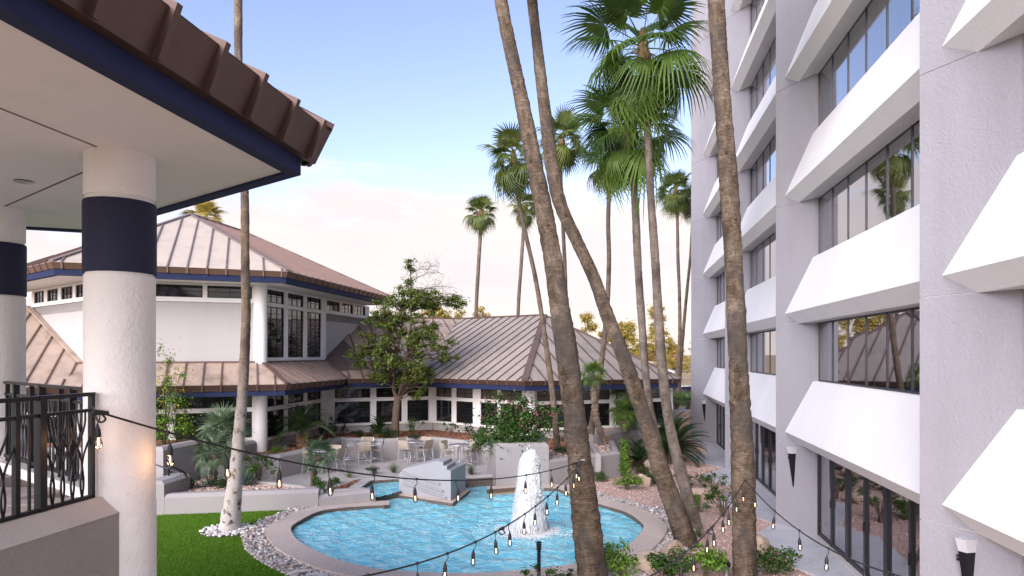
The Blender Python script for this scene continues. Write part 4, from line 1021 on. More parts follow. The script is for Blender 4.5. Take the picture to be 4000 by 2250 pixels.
# walls of the planters: stucco with a chamfered top
def pwall(name, label, path, h0, h1, th=.30, ch=.10, group=None, side=1):
    """low wall along path, chamfered along the outer (right hand) edge"""
    mb = MB(); o = tag(wpart(name, mb.sweep(path, [(0, h0), (0, h1 - ch), (-ch * 1.0 * -side, h1), (th * side, h1), (th * side, h0)]), M['planter'], None), label, 'wall', group); return o
pwall('planter_wall', 'long low pale wall at the back edge of the lawn behind the limewashed palm', [WA, WB], -.03, .64, .34, .11)
pwall('planter_wall', 'shorter and lower wall stepping down to the pool from the long lawn wall', [WB + Vector((.003, .02, 0)), WC, WC + Vector((-.42, .42, 0)), Vector((-5.95, 23.25, 0))], .0, .44, .26, .09)
pwall('planter_wall', 'thin pale wall along the back of the agave planter', [WB + Vector((-.02, .3, 0)), Vector((-6.95, 23.05, 0)), Vector((-8.46, 23.75, 0)), Vector((-11.0, 25.0, 0))], .0, .60, .22, .08)
mb = MB(); mb.prism([WA + Vector((0, .3, 0)), WB + Vector((-.05, .28, 0)), Vector((-6.98, 23.1, 0)), Vector((-8.5, 23.8, 0)), Vector((-11.0, 25.05, 0)), Vector((-11.6, 23.3, 0))], 0, .50); struct('planter_soil', mb, M['soil'])
mb = MB(); mb.prism([WB + Vector((.1, .26, 0)), WC + Vector((-.4, .3, 0)), Vector((-5.9, 23.2, 0)), Vector((-6.6, 22.9, 0))], 0, .30); struct('planter_soil', mb, M['soil'])
mb = MB(); mb.sweep([WA + Vector((-5, -.9, 0)), WA + Vector((-.02, .02, 0)), WA + Vector((.1, 1.5, 0))], [(0, -.05), (0, .95), (.14, 1.05), (.55, 1.05), (.55, -.05)])
tag(wpart('stair_wall', mb, M['planter'], None), 'taller blunt pale wall end between porch column and lawn wall', 'wall')
patio_wall_top = 1.06
pwall('patio_wall', 'angled pale retaining wall curving behind the patio tables', [Vector((p.x, p.y, 0)) for p in ([gp(948, 1872, PZ)] + pw_base[1:])], .0, patio_wall_top, .32, .10)
# stair side walls on the left
SW = [Vector((-24, 22.2, 0)), Vector((-11.8, 23.1, 0)), Vector((-11.45, 24.9, 0))]
pwall('stair_wall', 'tall lilac grey wall beside the stair with black handrail', SW, 0, 1.85, .34, .11)
mb = MB(); mb.prism([SW[0] + Vector((0, .3, 0)), SW[1] + Vector((-.3, .3, 0)), SW[2] + Vector((-.3, 0, 0)), Vector((-12, 26.5, 0)), V0 + Vector((1.5, -.3, 0)), V0 + Vector((-6, -2.0, 0))], 0, 1.70); struct('raised_bed', mb, M['mulch'])
pwall('planter_wall', 'sloping low wall with red mulch behind the two fan palms', [Vector((-11.4, 25.0, 0)), Vector((-9.9, 26.3, 0)), gp(948, 1872, PZ) + Vector((0, .1, 0))], 0, .82, .25, .08)
pwall('planter_wall', 'short pale wall block at the foot of the white pavilion column', [Vector((-11.9, 27.1, 0)), Vector((-10.75, 27.45, 0)), Vector((-10.55, 28.2, 0))], .5, 1.45, .3, .1)
for k in range(5):
    pass
stair = thing('garden_stair', 'short concrete stair running down between the stair wall and the agave planter', 'stair', (-12.5, 22.3, 0))
for k in range(5):
    mb = MB(); mb.box((-13.3 + k * .36, 22.25, .5 - k * .1), (.18, 0, 0), (0, .55, 0), (0, 0, .5 - k * .1)); wpart('step', mb, M['rim'], stair)
def handrail(label, a, b, posts=True):
    t = thing('handrail', label, 'handrail', (b.x, b.y, 0)); mb = MB()
    pts = catmull([a, a.lerp(b, .5), b, b + Vector((.10, 0, -.06)), b + Vector((.13, 0, -.2)), b + Vector((.10, 0, -.55))], 4); mb.tube(pts, .028, 8); wpart('rail', mb, M['rail'], t, True)
    if posts:
        for f in (.22, .8):
            p = a.lerp(b, f); mb = MB(); mb.tube([p, p + Vector((-.02, .16, -.03))], .02, 6); wpart('bracket', mb, M['rail'], t)
    return t
handrail('black wall handrail sloping down the tall stair wall', at(560, 1797, 23.1), at(727, 1857, 23.1))
t = thing('handrail', 'looped black handrail on its own posts in front of the stair wall', 'handrail', (-11.1, 22.3, 0))
mb = MB(); p0, p1 = at(660, 1905, 22.2), at(660, 1842, 22.2); p2 = at(672, 1825, 22.2); p3 = at(715, 1843, 22.4); p4 = at(727, 1858, 22.5); p5 = at(727, 1880, 22.5)
mb.tube(catmull([p0, p1, p2, p3, p4, p5], 6), .030, 8); wpart('rail', mb, M['rail'], t, True)
t = thing('handrail', 'small dark handrail end beside the fan palm trunk', 'handrail', (-10.1, 24.2, .4))
mb = MB(); mb.tube(catmull([at(790, 1856, 24.2), at(797, 1838, 24.2), at(810, 1840, 24.2), at(830, 1850, 24.2)], 5), .028, 8); wpart('rail', mb, M['rail'], t, True)

# the wall behind the fountain, with its flower planter, and the planters to the right
F0, F1 = gp(1937, 1900, COPZ), gp(2144, 1893, COPZ); FH = 1.67
fwall = thing('fountain_wall', 'tall pale box planter with pink flowering bush behind the fountain jet', 'planter', (F0 + F1) / 2)
fd = (F1 - F0).normalized(); fn = Vector((-fd.y, fd.x, 0))
pl = [F0, F1, F1 + fn * 2.4 + fd * .5, F0 + fn * 2.4]
pl = [Vector((p.x, p.y, 0)) for p in pl]
mb = MB(); mb.sweep(pl, [(0, 0), (0, FH - .12), (.12, FH), (.36, FH), (.36, 0)], closed=True); wpart('wall', mb, M['planter'], fwall)
mb = MB(); mb.prism([pl[0] + fd * .3 + fn * .3, pl[1] - fd * .3 + fn * .3, pl[2] - fd * .3 - fn * .3, pl[3] + fd * .3 - fn * .3], 0, FH - .22); wpart('soil', mb, M['mulch'], fwall)
mb = MB(); mb.bar(gp(1903, 1912, 0) + UP * .0, gp(2137, 1900, 0) + UP * 0, .7, .2); 
foot = MB(); foot.prism([gp(1903, 1922, 0), gp(2150, 1903, 0), F1 + fd * .1 + fn * .1, F0 - fd * .32 + fn * .1], -.3, COPZ + .004); wpart('footing', foot, M['coping'], fwall)
mb = MB(); q0, q1 = gp(1903, 1922, 0), gp(2140, 1903.5, 0); mb.sweep([q0 + Vector((-.012, .5, 0)), q0 + Vector((-.012, -.012, 0)), q1 + Vector((0, -.012, 0))], [(0, -.3), (0, COPZ - .01), (.006, COPZ - .01), (.006, -.3)]); wpart('wet_edge', mb, M['coping_wet'], fwall)
lp = [F1 + fd * .02, gp(2425, 1862, 0), gp(2425, 1862, 0) + Vector((.35, 4.0, 0)), F1 + fn * 3.9 + fd * .6]
lp = [Vector((p.x, p.y, 0)) for p in lp]
pwall('planter_wall', 'lower pale planter wall running right from the fountain wall', [lp[0], lp[1], lp[2]], -.02, 1.03, .32, .10)
pwall('planter_wall', 'short pale divider between two gravel trays behind the big leaning palm', [lp[0] + Vector((2.1, 1.2, 0)), lp[0] + Vector((2.2, 4.2, 0))], -.02, 1.10, .22, .08)
mb = MB(); mb.prism([lp[0] + Vector((.1, .25, 0)), lp[1] + Vector((-.25, .25, 0)), lp[2] + Vector((-.2, -.1, 0)), lp[3]], 0, .88); struct('planter_gravel', mb, M['soil'])
u0, u1, u2 = Vector((3.85, 30.6, 0)), gp(2492, 1776, .0), gp(2560, 1760, 0)
pwall('planter_wall', 'upper pale planter wall with the small stubby fan palm', [Vector((3.95, 33.2, 0)), u0, u1, u1 + Vector((2.2, 1.0, 0))], -.02, 1.42, .34, .11)
mb = MB(); mb.prism([u0 + Vector((.3, .3, 0)), u1 + Vector((-.1, .3, 0)), u1 + Vector((2.2, 1.3, 0)), u1 + Vector((2, 5, 0)), Vector((4.1, 34.5, 0))], 0, 1.28); struct('planter_gravel', mb, M['soil'])
pwall('garden_wall', 'pale wall with white top behind the cycad beside the hotel', [V3(gp(2555, 1603, 1.62), 0), V3(gp(2720, 1600, 1.62), 0)], -.05, 1.62, .4, .1)
for o in (bpy.data.objects['garden_wall'],): pass
mb = MB(); mb.prism([Vector((8.3, 41.4, 0)), Vector((13.5, 41.6, 0)), Vector((15, 52, 0)), Vector((8.5, 52, 0))], 0, 1.5); struct('back_bed', mb, M['soil'])
tag(wpart('garden_wall', MB().sweep([Vector((9.5, 47.5, 0)), Vector((15, 47.8, 0))], [(0, 1.4), (0, 2.5), (.3, 2.5), (.3, 1.4)]), M['planter'], None), 'far low wall behind the bright green fan leaves', 'wall')

# stepped block standing in the pool
block = thing('stepped_block', 'stepped pale stucco wedge standing in the pool beside the weir', 'pool sculpture', blk_f)
bd = (blk_f - blk_l); bl = bd.length; bd.normalize(); bn = Vector((-bd.y, bd.x, 0)); bn = bn if bn.y > 0 else -bn
br = (blk_r - blk_f); bw = br.length; br.normalize()
def bpoly(mb, prof, o0, o1):                    # profile in (along, z) from the left end, thickened backwards
    n = len(prof); a = [blk_l + bd * s + br * o0 + UP * (z - COPZ) for s, z in prof]; b = [blk_l + bd * s + br * o1 + UP * (z - COPZ) for s, z in prof]
    return mb.add(a + b, [tuple(range(n)), tuple(range(2 * n - 1, n - 1, -1))] + [(i, n + i, n + (i + 1) % n, (i + 1) % n) for i in range(n)])
mb = MB(); bpoly(mb, [(0, -.15), (bl, -.15), (bl, 1.10), (bl * .93, 1.12), (bl * .93, 1.24), (bl * .86, 1.25), (bl * .86, 1.36), (bl * .74, 1.38), (bl * .10, .98), (0, .78)], .0, bw * .55); wpart('front_slab', mb, M['block'], block)
mb = MB(); bpoly(mb, [(bl * .3, -.15), (bl - .003, -.15), (bl - .003, 1.06), (bl * .9, 1.1), (bl * .3, .8)], bw * .55 + .002, bw); wpart('rear_slab', mb, M['block'], block)
for k, (s0, z0, s1, z1) in enumerate(((.06, .74, .80, .50), (.06, .56, .86, .27), (.06, .38, .92, .06))):
    mb = MB(); bpoly(mb, [(bl * s0, z0 + .1), (bl * s0, z0 + .15), (bl * s1, z1 + .15), (bl * s1, z1 + .1)], -.08, -.002); wpart('ledge', mb, M['block'], block)
ft = [blk_l - bd * .18 - br * .22, blk_f + bd * .16 - br * .22, blk_r + bd * .16 + br * .12, blk_l - bd * .18 + br * (bw * .6)]
mb = MB(); mb.prism(ft, -.3, COPZ); wpart('footing', mb, M['coping'], block)
mb = MB(); mb.sweep([V3(p, 0) for p in (ft[0] - br * .005, ft[1] + (bd - br) * .005, ft[2] + bd * .005)], [(-.008, -.3), (-.008, COPZ - .02), (0, COPZ - .02), (0, -.3)]); wpart('wet_edge', mb, M['coping_wet'], block)

# road, kerb and far ground
mb = MB(); mb.prism([(-300, 96), (400, 90), (400, 100), (-300, 106)], -.04, -.03); struct('road', mb, M['asphalt'])
mb = MB(); mb.prism([(-300, 110), (400, 104), (400, 104.3), (-300, 110.3)], -.04, .10); struct('kerb', mb, M['rim'])
mb = MB(); mb.prism([(8, 62), (60, 60), (60, 88), (8, 90)], -.04, -.02); struct('parking_lot', mb, M['walk'])

# ---- loose stones: the biggest 300 pebbles are pieces of their own, the rest one mass
def ico():
    t = (1 + 5 ** .5) / 2
    v = np.array([(-1, t, 0), (1, t, 0), (-1, -t, 0), (1, -t, 0), (0, -1, t), (0, 1, t), (0, -1, -t), (0, 1, -t), (t, 0, -1), (t, 0, 1), (-t, 0, -1), (-t, 0, 1)], float); v /= np.linalg.norm(v[0])
    f = np.array([(0, 11, 5), (0, 5, 1), (0, 1, 7), (0, 7, 10), (0, 10, 11), (1, 5, 9), (5, 11, 4), (11, 10, 2), (10, 7, 6), (7, 1, 8), (3, 9, 4), (3, 4, 2), (3, 2, 6), (3, 6, 8), (3, 8, 9), (4, 9, 5), (2, 4, 11), (6, 2, 10), (8, 6, 7), (9, 8, 1)])
    return v, f
def ico2(src=None):
    v, f = src or ico(); v = [tuple(x) for x in v]; c = {}; nf = []
    def md(a, b):
        k = (min(a, b), max(a, b))
        if k not in c: m = (np.array(v[a]) + np.array(v[b])); m /= np.linalg.norm(m); v.append(tuple(m)); c[k] = len(v) - 1
        return c[k]
    for a, b, d in f: x, y, z = md(a, b), md(b, d), md(d, a); nf += [(a, x, z), (b, y, x), (d, z, y), (x, y, z)]
    return np.array(v), np.array(nf)
IV, IF = ico(); IV2, IF2 = ico2(); IV3, IF3 = ico2(ico2((IV2, IF2)))
def scatter(name, poly, count, smin, smax, z, mat, flat=.6, sub=False, density=None):
    xs = [p[0] for p in poly]; ys = [p[1] for p in poly]; pts = np.zeros((0, 2))
    while len(pts) < count:
        q = np.stack([rng.uniform(min(xs), max(xs), count * 2), rng.uniform(min(ys), max(ys), count * 2)], 1); q = q[in_poly(q, poly)]
        if density is not None: q = q[rng.random(len(q)) < density(q)]
        pts = np.concatenate([pts, q])
    pts = pts[:count]; v0, f0 = (IV2, IF2) if sub else (IV, IF); n = len(v0)
    s = rng.uniform(smin, smax, (count, 1)) * np.ones((1, 3)) * np.array([[1, 1, flat]]) * rng.uniform(.7, 1.3, (count, 3)); a = rng.uniform(0, 6.28, count)
    jit = 1 + rng.normal(0, .10, (count, n, 1)); vv = v0[None] * jit * s[:, None]
    x = vv[..., 0] * np.cos(a)[:, None] - vv[..., 1] * np.sin(a)[:, None]; y = vv[..., 0] * np.sin(a)[:, None] + vv[..., 1] * np.cos(a)[:, None]
    zz = vv[..., 2] + z + s[:, 2:3] * .4
    out = np.stack([x + pts[:, :1], y + pts[:, 1:], zz], -1).reshape(-1, 3); fs = (f0[None] + (np.arange(count) * n)[:, None, None]).reshape(-1, 3)
    return out, fs, np.repeat(rng.random(count), n)
def stuff(name, data, mat, label, cat, parent=None, smooth=True):
    v, f, r_ = data; o = put(name, np_mesh(name, v, f, mat, r_, smooth)); o['kind'] = 'stuff'
    if parent is None: o['label'] = label; o['category'] = cat
    else: o.parent = parent
    return o
pb = struct('pebble_border', poly_sheet(ringp, .012), M['gravel'])
rp = [(p.x, p.y) for p in ringp]
stuff('pebble_mass', scatter('pebbles', rp, 5200, .03, .062, .012, None, .55), M['pebble'], '', '', pb)
pm = []
for k in range(6):
    jv = IV2 * (1 + rng.normal(0, .05, (len(IV2), 1))) * np.array([1.0, .75, .52]); me = np_mesh('pebble', jv, IF2, M['pebble_o'], None, True); pm.append(me)
got = 0
xs = [p[0] for p in rp]; ys = [p[1] for p in rp]
cand = np.stack([rng.uniform(min(xs), max(xs), 6000), rng.uniform(min(ys), max(ys), 6000)], 1); cand = cand[in_poly(cand, rp)]
cand = cand[(cand[:, 0] / cand[:, 1] * FPX + 2000 > 940) & (1384 + 5 * FPX / cand[:, 1] < 2250)]
for x, y in cand[:300]:
    s_ = random.uniform(.045, .072); put('pebble', random.choice(pm), pb, (x, y, .05 + random.uniform(0, .03)), (random.uniform(-.3, .3), random.uniform(-.3, .3), random.uniform(0, 6.28)), s_)
stuff('gravel_chips', scatter('chips', [(p.x, p.y) for p in grav], 22000, .012, .035, .0, None, .6), M['chip'], 'loose pink granite chips over the gravel bed', 'gravel')
stuff('bark_chips', scatter('bark', [(p.x, p.y) for p in bedp], 6000, .02, .055, BED, None, .4), M['bark_chip'], 'red bark chips covering the planting bed', 'mulch', None, False)
for pl in (mulchA, mulchB): stuff('bark_chips', scatter('bark', [(p.x, p.y) for p in pl], 700, .02, .05, PZ + .03, None, .4), M['bark_chip'], 'red bark chips in the narrow strip beside the channel rim', 'mulch', None, False)
stuff('planter_chips', scatter('pch', [(WA.x, WA.y + .3), (WB.x - .05, WB.y + .28), (-6.98, 23.1), (-8.5, 23.8), (-11, 25.05), (-11.5, 23.3)], 3200, .02, .05, .50, None, .55), M['pchip'], 'crushed stone in the agave planter', 'gravel')
stuff('planter_chips', scatter('pch', [(p.x, p.y) for p in (lp[0] + Vector((.2, .35, 0)), lp[1] + Vector((-.35, .35, 0)), lp[2] + Vector((-.25, -.1, 0)), lp[3])], 3500, .025, .06, .88, None, .55), M['pchip'], 'crushed stone in the lower trays right of the fountain', 'gravel')
stuff('planter_chips', scatter('pch', [(u0.x + .3, u0.y + .35), (u1.x - .1, u1.y + .35), (u1.x + 2, u1.y + 4), (4.2, 34.3)], 2200, .025, .06, 1.28, None, .55), M['pchip'], 'crushed stone in the upper planter', 'gravel')
# turf blades
def blades(poly, count, h):
    xs = [p[0] for p in poly]; ys = [p[1] for p in poly]; pts = np.zeros((0, 2))
    while len(pts) < count:
        q = np.stack([rng.uniform(min(xs), max(xs), count * 2), rng.uniform(min(ys), max(ys), count * 2)], 1); q = q[in_poly(q, poly)]; pts = np.concatenate([pts, q])
    pts = pts[:count]; a = rng.uniform(0, 6.28, count); w = rng.uniform(.006, .011, count); hh = rng.uniform(.6, 1.2, count) * h; lx = rng.normal(0, .02, (count, 2))
    z = np.zeros(count)
    A = np.stack([pts[:, 0] - w * np.cos(a), pts[:, 1] - w * np.sin(a), z], 1); B = np.stack([pts[:, 0] + w * np.cos(a), pts[:, 1] + w * np.sin(a), z], 1); C = np.stack([pts[:, 0] + lx[:, 0], pts[:, 1] + lx[:, 1], hh], 1)
    return np.stack([A, B, C], 1).reshape(-1, 3), np.arange(count * 3).reshape(-1, 3), np.repeat(rng.random(count), 3)
lawn_v = [(p.x, p.y) for p in lawn if True]
vis_lawn = [(-12.5, 14.2), (-1.5, 13.6)] + [(p[0], p[1]) for p in reversed(lawn_v[3:-3])] + [(WB.x, WB.y), (WA.x, WA.y), (-12.5, 20.6)]
stuff('lawn_grass', blades(vis_lawn, 150000, .045), M['blade'], 'bright green turf blades of the small lawn by the pool', 'grass', None, False)
# ------------------------------------------------------------------ plants
def fan_mesh(name, mat, n=30, R0=1.0, pl=.9, spread=122, droop=.25, tip=.5, split=.48, cup=.12, seed=0, pw=.02):
    """a fan leaf: stalk along +x, then a pleated blade cut into drooping fingers"""
    r = random.Random(seed); mb = MB(); k = 7
    sag = lambda x: -.10 * x * x
    mb.tube([Vector((pl * i / k, 0, sag(pl * i / k))) for i in range(k + 1)], [pw * (1 - .5 * i / k) for i in range(k + 1)], 4, False)
    c = Vector((pl, 0, sag(pl))); dth = 2 * R(spread) / n
    for i in range(n):
        th = -R(spread) + (i + .5) * dth; Rl = R0 * (1 - .26 * (abs(th) / R(spread)) ** 2) * r.uniform(.9, 1.06); dr = droop * r.uniform(.7, 1.3); tp = tip * r.uniform(.5, 1.6)
        d = Vector((math.cos(th), math.sin(th), 0)); s_ = Vector((-math.sin(th), math.cos(th), 0)); rows = []
        tw = r.uniform(-.12, .12)
        for q in (.04, .28, split, .74, .9, 1.0):
            rr = Rl * q; w = rr * dth * .52 if q <= split else Rl * split * dth * .5 * max(0, (1 - q) / (1 - split)) ** .75
            z = -dr * rr * rr / R0 - tp * max(0, q - split) ** 2 * R0 + cup * abs(math.sin(th)) * rr
            p = c + d * rr * (1 - .16 * max(0, q - split) * tp) + UP * z + s_ * tw * max(0, q - split) ** 1.5 * R0
            rows.append((p, w))
        b = len(mb.v)
        for j, (p, w) in enumerate(rows[:-1]): mb.v += [tuple(p - s_ * w), tuple(p + UP * w * .55), tuple(p + s_ * w)]
        mb.v.append(tuple(rows[-1][0])); m = len(rows) - 1
        for j in range(m - 1):
            o = b + j * 3; mb.f += [(o, o + 1, o + 4, o + 3), (o + 1, o + 2, o + 5, o + 4)]
        o = b + (m - 1) * 3; e = b + m * 3; mb.f += [(o, o + 1, e), (o + 1, o + 2, e)]
    return mb.mesh(name, mat)
def pinnate_mesh(name, mat, L=1.6, n=26, ll=.38, arch=.55, sag=.9, seed=0, fold=.35, ang=52, base=.12):
    r = random.Random(seed); mb = MB(); pt = lambda t: Vector((L * t * (1 - .16 * t * t), 0, L * (arch * t - sag * t * t)))
    mb.tube([pt(i / 10) for i in range(11)], [.022 * (1 - .85 * i / 10) for i in range(11)], 4, False)
    for i in range(n):
        t = base + (1 - base) * i / (n - 1); p = pt(t); d = (pt(min(1, t + .02)) - pt(t - .02)).normalized(); s0 = Vector((0, 1, 0)); u = s0.cross(d) * -1
        l = ll * math.sin(math.pi * (.16 + .80 * t)) ** .7 * r.uniform(.85, 1.1)
        for sg in (-1, 1):
            a = R(ang * (1 - .45 * t)); v = d * math.cos(a) + s0 * sg * math.sin(a) + u * fold * math.sin(a)
            v.normalize(); w = d * .015 + u * .004; e = p + v * l - UP * l * .18; mdp = p + v * l * .5
            mb.add([p - w, p + w, mdp + w * .9, mdp - w * .9, e], [(0, 1, 2, 3), (3, 2, 4)])
    return mb.mesh(name, mat)
FAN = {}
def fans(key, mat, **kw):
    FAN[key] = [fan_mesh('frond', mat, seed=i, droop=d, tip=tp, **kw) for i, (d, tp) in enumerate(((.10, .35), (.30, .7), (.55, 1.1), (.85, 1.5)))]
fans('big', M['frond'], n=34, R0=1.12, pl=1.0, cup=.05)
fans('far', M['frond_far'], n=26, R0=1.0, pl=.85, cup=.05)
fans('gold', M['frond_gold'], n=26, R0=1.1, pl=.9)
fans('blue', M['frond_blue'], n=24, R0=.52, pl=.42, spread=110, split=.32, cup=.3, pw=.010)
fans('green', M['frond'], n=24, R0=.50, pl=.42, spread=112, split=.34, cup=.25, pw=.010)
fans('lime', M['frond_lime'], n=26, R0=.75, pl=.7, spread=115, split=.45, cup=.2, pw=.012)
fans('dead', M['dead'], n=18, R0=.8, pl=.7, spread=80, split=.4, cup=.0)
def trunk_path(pts_px, Y, n=None, step=.10):
    """centre line and radius from picture measurements (x, y, width) at depth Y"""
    c = [at(x, y, Y) for x, y, w in pts_px]; w = [w / FPX * Y / 2 for x, y, w in pts_px]
    cc = catmull([Vector((p.x, p.y, p.z)) for p in c], 8); ww = catmull([Vector((a, 0, 0)) for a in w], 8); ww = [a.x for a in ww]
    L = [0]
    for i in range(1, len(cc)): L.append(L[-1] + (cc[i] - cc[i - 1]).length)
    m = max(8, int(L[-1] / step)); out, rad = [], []; j = 0
    for i in range(m + 1):
        s_ = L[-1] * i / m
        while j < len(L) - 2 and L[j + 1] < s_: j += 1
        t = (s_ - L[j]) / max(1e-6, L[j + 1] - L[j]); out.append(cc[j].lerp(cc[j + 1], t)); rad.append(ww[j] + (ww[j + 1] - ww[j]) * t)
    return out, rad
def trunk_mesh(path, rad, mat, n=20, rough=.05, seed=0, ringw=.035):
    r = random.Random(seed); rr = []
    lump = [[r.gauss(0, 1) for _ in range(n)] for _ in range(len(path))]
    R1 = [1 + ringw * r.gauss(0, .7) for _ in path]
    ph = r.uniform(0, 6)
    def ringf(i, k):
        a = 2 * math.pi * k / n
        return R1[i] + rough * .35 * lump[i][k] + .035 * math.sin(a * 2 + i * .07 + ph) + .025 * math.sin(a * 3 - i * .11) + .03 * math.sin(i * .23 + ph) * math.sin(i * .061)
    mb = MB(); mb.tube(path, rad, n, True, ring=ringf); me = mb.mesh('trunk', mat, True)
    L = [0.0]
    for i in range(1, len(path)): L.append(L[-1] + (path[i] - path[i - 1]).length)
    uv = me.uv_layers.new(name='UVMap'); m = len(path); r0 = sum(rad) / len(rad); circ = 2 * math.pi * r0
    k = 0; data = np.zeros((len(me.loops), 2), np.float32)
    for pi, p in enumerate(me.polygons):
        if p.loop_total == 4:
            i, q = divmod(pi, n)
            for c, (ii, kk) in enumerate(((i, q), (i, q + 1), (i + 1, q + 1), (i + 1, q))): data[p.loop_start + c] = (kk / n * circ, L[ii])
    uv.data.foreach_set('uv', data.ravel()); return me
def palm(label, pts_px, Y, crown_r, nf=34, key='big', mat='bark', n=18, step=.10, skirt=0, ex=.0, lowest=-58, seed=0, group='tall fan palms', top=80, head=True):
    path, rad = trunk_path(pts_px, Y, step=step); base = path[0]
    t = thing('palm_tree', label, 'palm tree', base, group)
    wpart('trunk', trunk_mesh(path, rad, M[mat], n, seed=seed), None, t)
    r = random.Random(seed + 5); hd = path[-1]; dirv = (path[-1] - path[-4]).normalized()
    if head:
        mb = MB(); hr = rad[-1] * 1.45; hp = [hd - dirv * (.75 * crown_r / 2 + k * -.0) + dirv * (k * .18 * crown_r / 2) for k in range(8)]
        mb.tube(hp, [hr * x for x in (.95, 1.15, 1.25, 1.2, 1.1, .95, .7, .3)], 10, True, ring=lambda i, k: 1 + .18 * r.uniform(-1, 1)); wpart('crown_base', mb, M['stub'], t)
        for k in range(16):                     # old stalk stubs
            a = r.uniform(0, 6.28); d = Vector((math.cos(a), math.sin(a), r.uniform(.1, .9))).normalized(); p = hd - dirv * r.uniform(.1, .7) * crown_r / 2 + Vector((d.x, d.y, 0)) * hr
            mb = MB(); mb.tube([p, p + d * r.uniform(.12, .3)], [.03, .015], 4); wpart('stalk_stub', mb, M['stub'], t)
    L0 = FAN[key][0]; size = crown_r / 2.0 if key in ('big', 'far', 'gold') else crown_r / .95
    for i in range(nf):
        f = (i + .5) / nf; el = top + (lowest - top) * f ** .85 + r.uniform(-16, 16); az = i * 137.5 + r.uniform(-24, 24)
        me = FAN[key][min(3, int(f * 3.2 + r.uniform(0, .8)))]
        q = Quaternion(UP, R(az)) @ Quaternion(Vector((0, 1, 0)), R(-el)) @ Quaternion(Vector((1, 0, 0)), R(r.uniform(-28, 28)))
        o = put('frond', me, t); s_ = size * r.uniform(.72, 1.12); o.rotation_mode = 'QUATERNION'; o.rotation_quaternion = q; o.scale = (s_, s_, s_)
        o.location = hd - base + dirv * (.25 - .55 * f) * size * .6
    for i in range(skirt):
        az = i * 137.5 + 40; q = Quaternion(UP, R(az)) @ Quaternion(Vector((0, 1, 0)), R(r.uniform(68, 86))) @ Quaternion(Vector((1, 0, 0)), R(r.uniform(-60, 60)))
        o = put('dead_frond', FAN['dead'][r.randrange(4)], t); s_ = size * r.uniform(.55, .85); o.rotation_mode = 'QUATERNION'; o.rotation_quaternion = q; o.scale = (s_, s_, s_); o.location = hd - base - dirv * .45 * size
    return t
K = 4000 / 2576.0
def vv(*pts): return [(x * K, y * K, w * K) for x, y, w in pts]
palm('palm with limewashed foot rising from a ring of white stones in the lawn', vv((576, 1338, 52), (581, 1300, 45), (589, 1233, 37), (598, 1132, 29), (609, 1000, 26.5), (615, 900, 25), (619, 780, 22.5), (617, 650, 20.5), (616, 520, 19.5), (612, 400, 19.5), (605, 300, 20), (600, 150, 20), (599, 0, 20), (596, -200, 19), (590, -420, 18)), 19.35, 2.1, 34, mat='bark_paint', seed=1, step=.09, n=22)
palm('thickest leaning palm trunk in front of the pool, string lights hung on it', vv((1499, 1490, 82), (1492, 1449, 78), (1467, 1243, 67), (1446, 1056, 58), (1424, 869, 54), (1411, 792, 51), (1389, 644, 45), (1349, 433, 44), (1308, 233, 36), (1279, 100, 33), (1260, 0, 32), (1228, -200, 31), (1206, -430, 30)), 14.5, 2.1, 34, seed=2, step=.075, n=30)
palm('palm trunk bending hard right down to the gravel beside the pebbles', vv((1731, 1376, 60), (1702, 1290, 51), (1662, 1182, 44), (1624, 1061, 39), (1570, 901, 37), (1530, 800, 34), (1494, 700, 32), (1448, 600, 31), (1412, 520, 32), (1391, 433, 33), (1368, 260, 30), (1350, 100, 27), (1339, 0, 26), (1325, -180, 25), (1318, -350, 24)), 17.87, 2.1, 34, seed=3, step=.08, n=26, mat='bark')
palm('straight rough palm trunk standing in front of the hotel windows', vv((1877, 1496, 63), (1875, 1449, 61), (1869, 1200, 55), (1860, 966, 49), (1848, 716, 46), (1834, 467, 44), (1816, 233, 40), (1801, 0, 42), (1786, -220, 38), (1775, -420, 35)), 14.3, 2.1, 34, seed=4, step=.075, n=28)
palm('tallest green crowned palm beside the hotel, curved foot behind the leaning trunk', vv((1753, 1332, 34), (1722, 1220, 31), (1700, 1140, 28), (1681, 1050, 26), (1666, 930, 24), (1657, 800, 23), (1648, 650, 21), (1636, 480, 19.5), (1629, 330, 19), (1624, 240, 19), (1618, 120, 19)), 19.6, 2.2, 35, seed=5, mat='bark_light', lowest=-70, top=78)
palm('palm with second highest green crown and shaggy brown neck', vv((1712, 1291, 26), (1668, 1160, 22), (1640, 1050, 20), (1624, 940, 19), (1614, 800, 19), (1604, 650, 18.5), (1597, 500, 19), (1590, 400, 19.5), (1585, 320, 20)), 21.5, 2.0, 30, seed=6, mat='bark_light', skirt=8, lowest=-66)
palm('slender palm with ragged low crown between the leaning trunks and the hotel', vv((1486, 1092, 19), (1495, 1030, 15), (1508, 950, 14), (1518, 870, 13), (1528, 760, 12), (1532, 650, 11), (1530, 560, 11), (1533, 480, 11), (1540, 400, 11)), 30.7, 1.75, 34, 'far', 'bark_far', 14, .14, 8, seed=7)
palm('leaning slender palm growing from the planter behind the fountain wall', vv((1403, 1130, 17), (1391, 1000, 15), (1378, 900, 14), (1362, 790, 12.5), (1345, 690, 11), (1325, 600, 10), (1308, 520, 10), (1297, 440, 10), (1293, 400, 10)), 29.0, 1.75, 34, 'far', 'bark_far', 14, .13, 7, seed=8)
palm('slender palm whose crown shows just right of the crossing trunks', vv((1424, 1118, 12), (1425, 900, 10), (1422, 700, 9.5), (1413, 500, 9), (1411, 430, 9), (1414, 355, 9)), 31.0, 1.65, 32, 'far', 'bark_far', 12, .15, 4, seed=9)
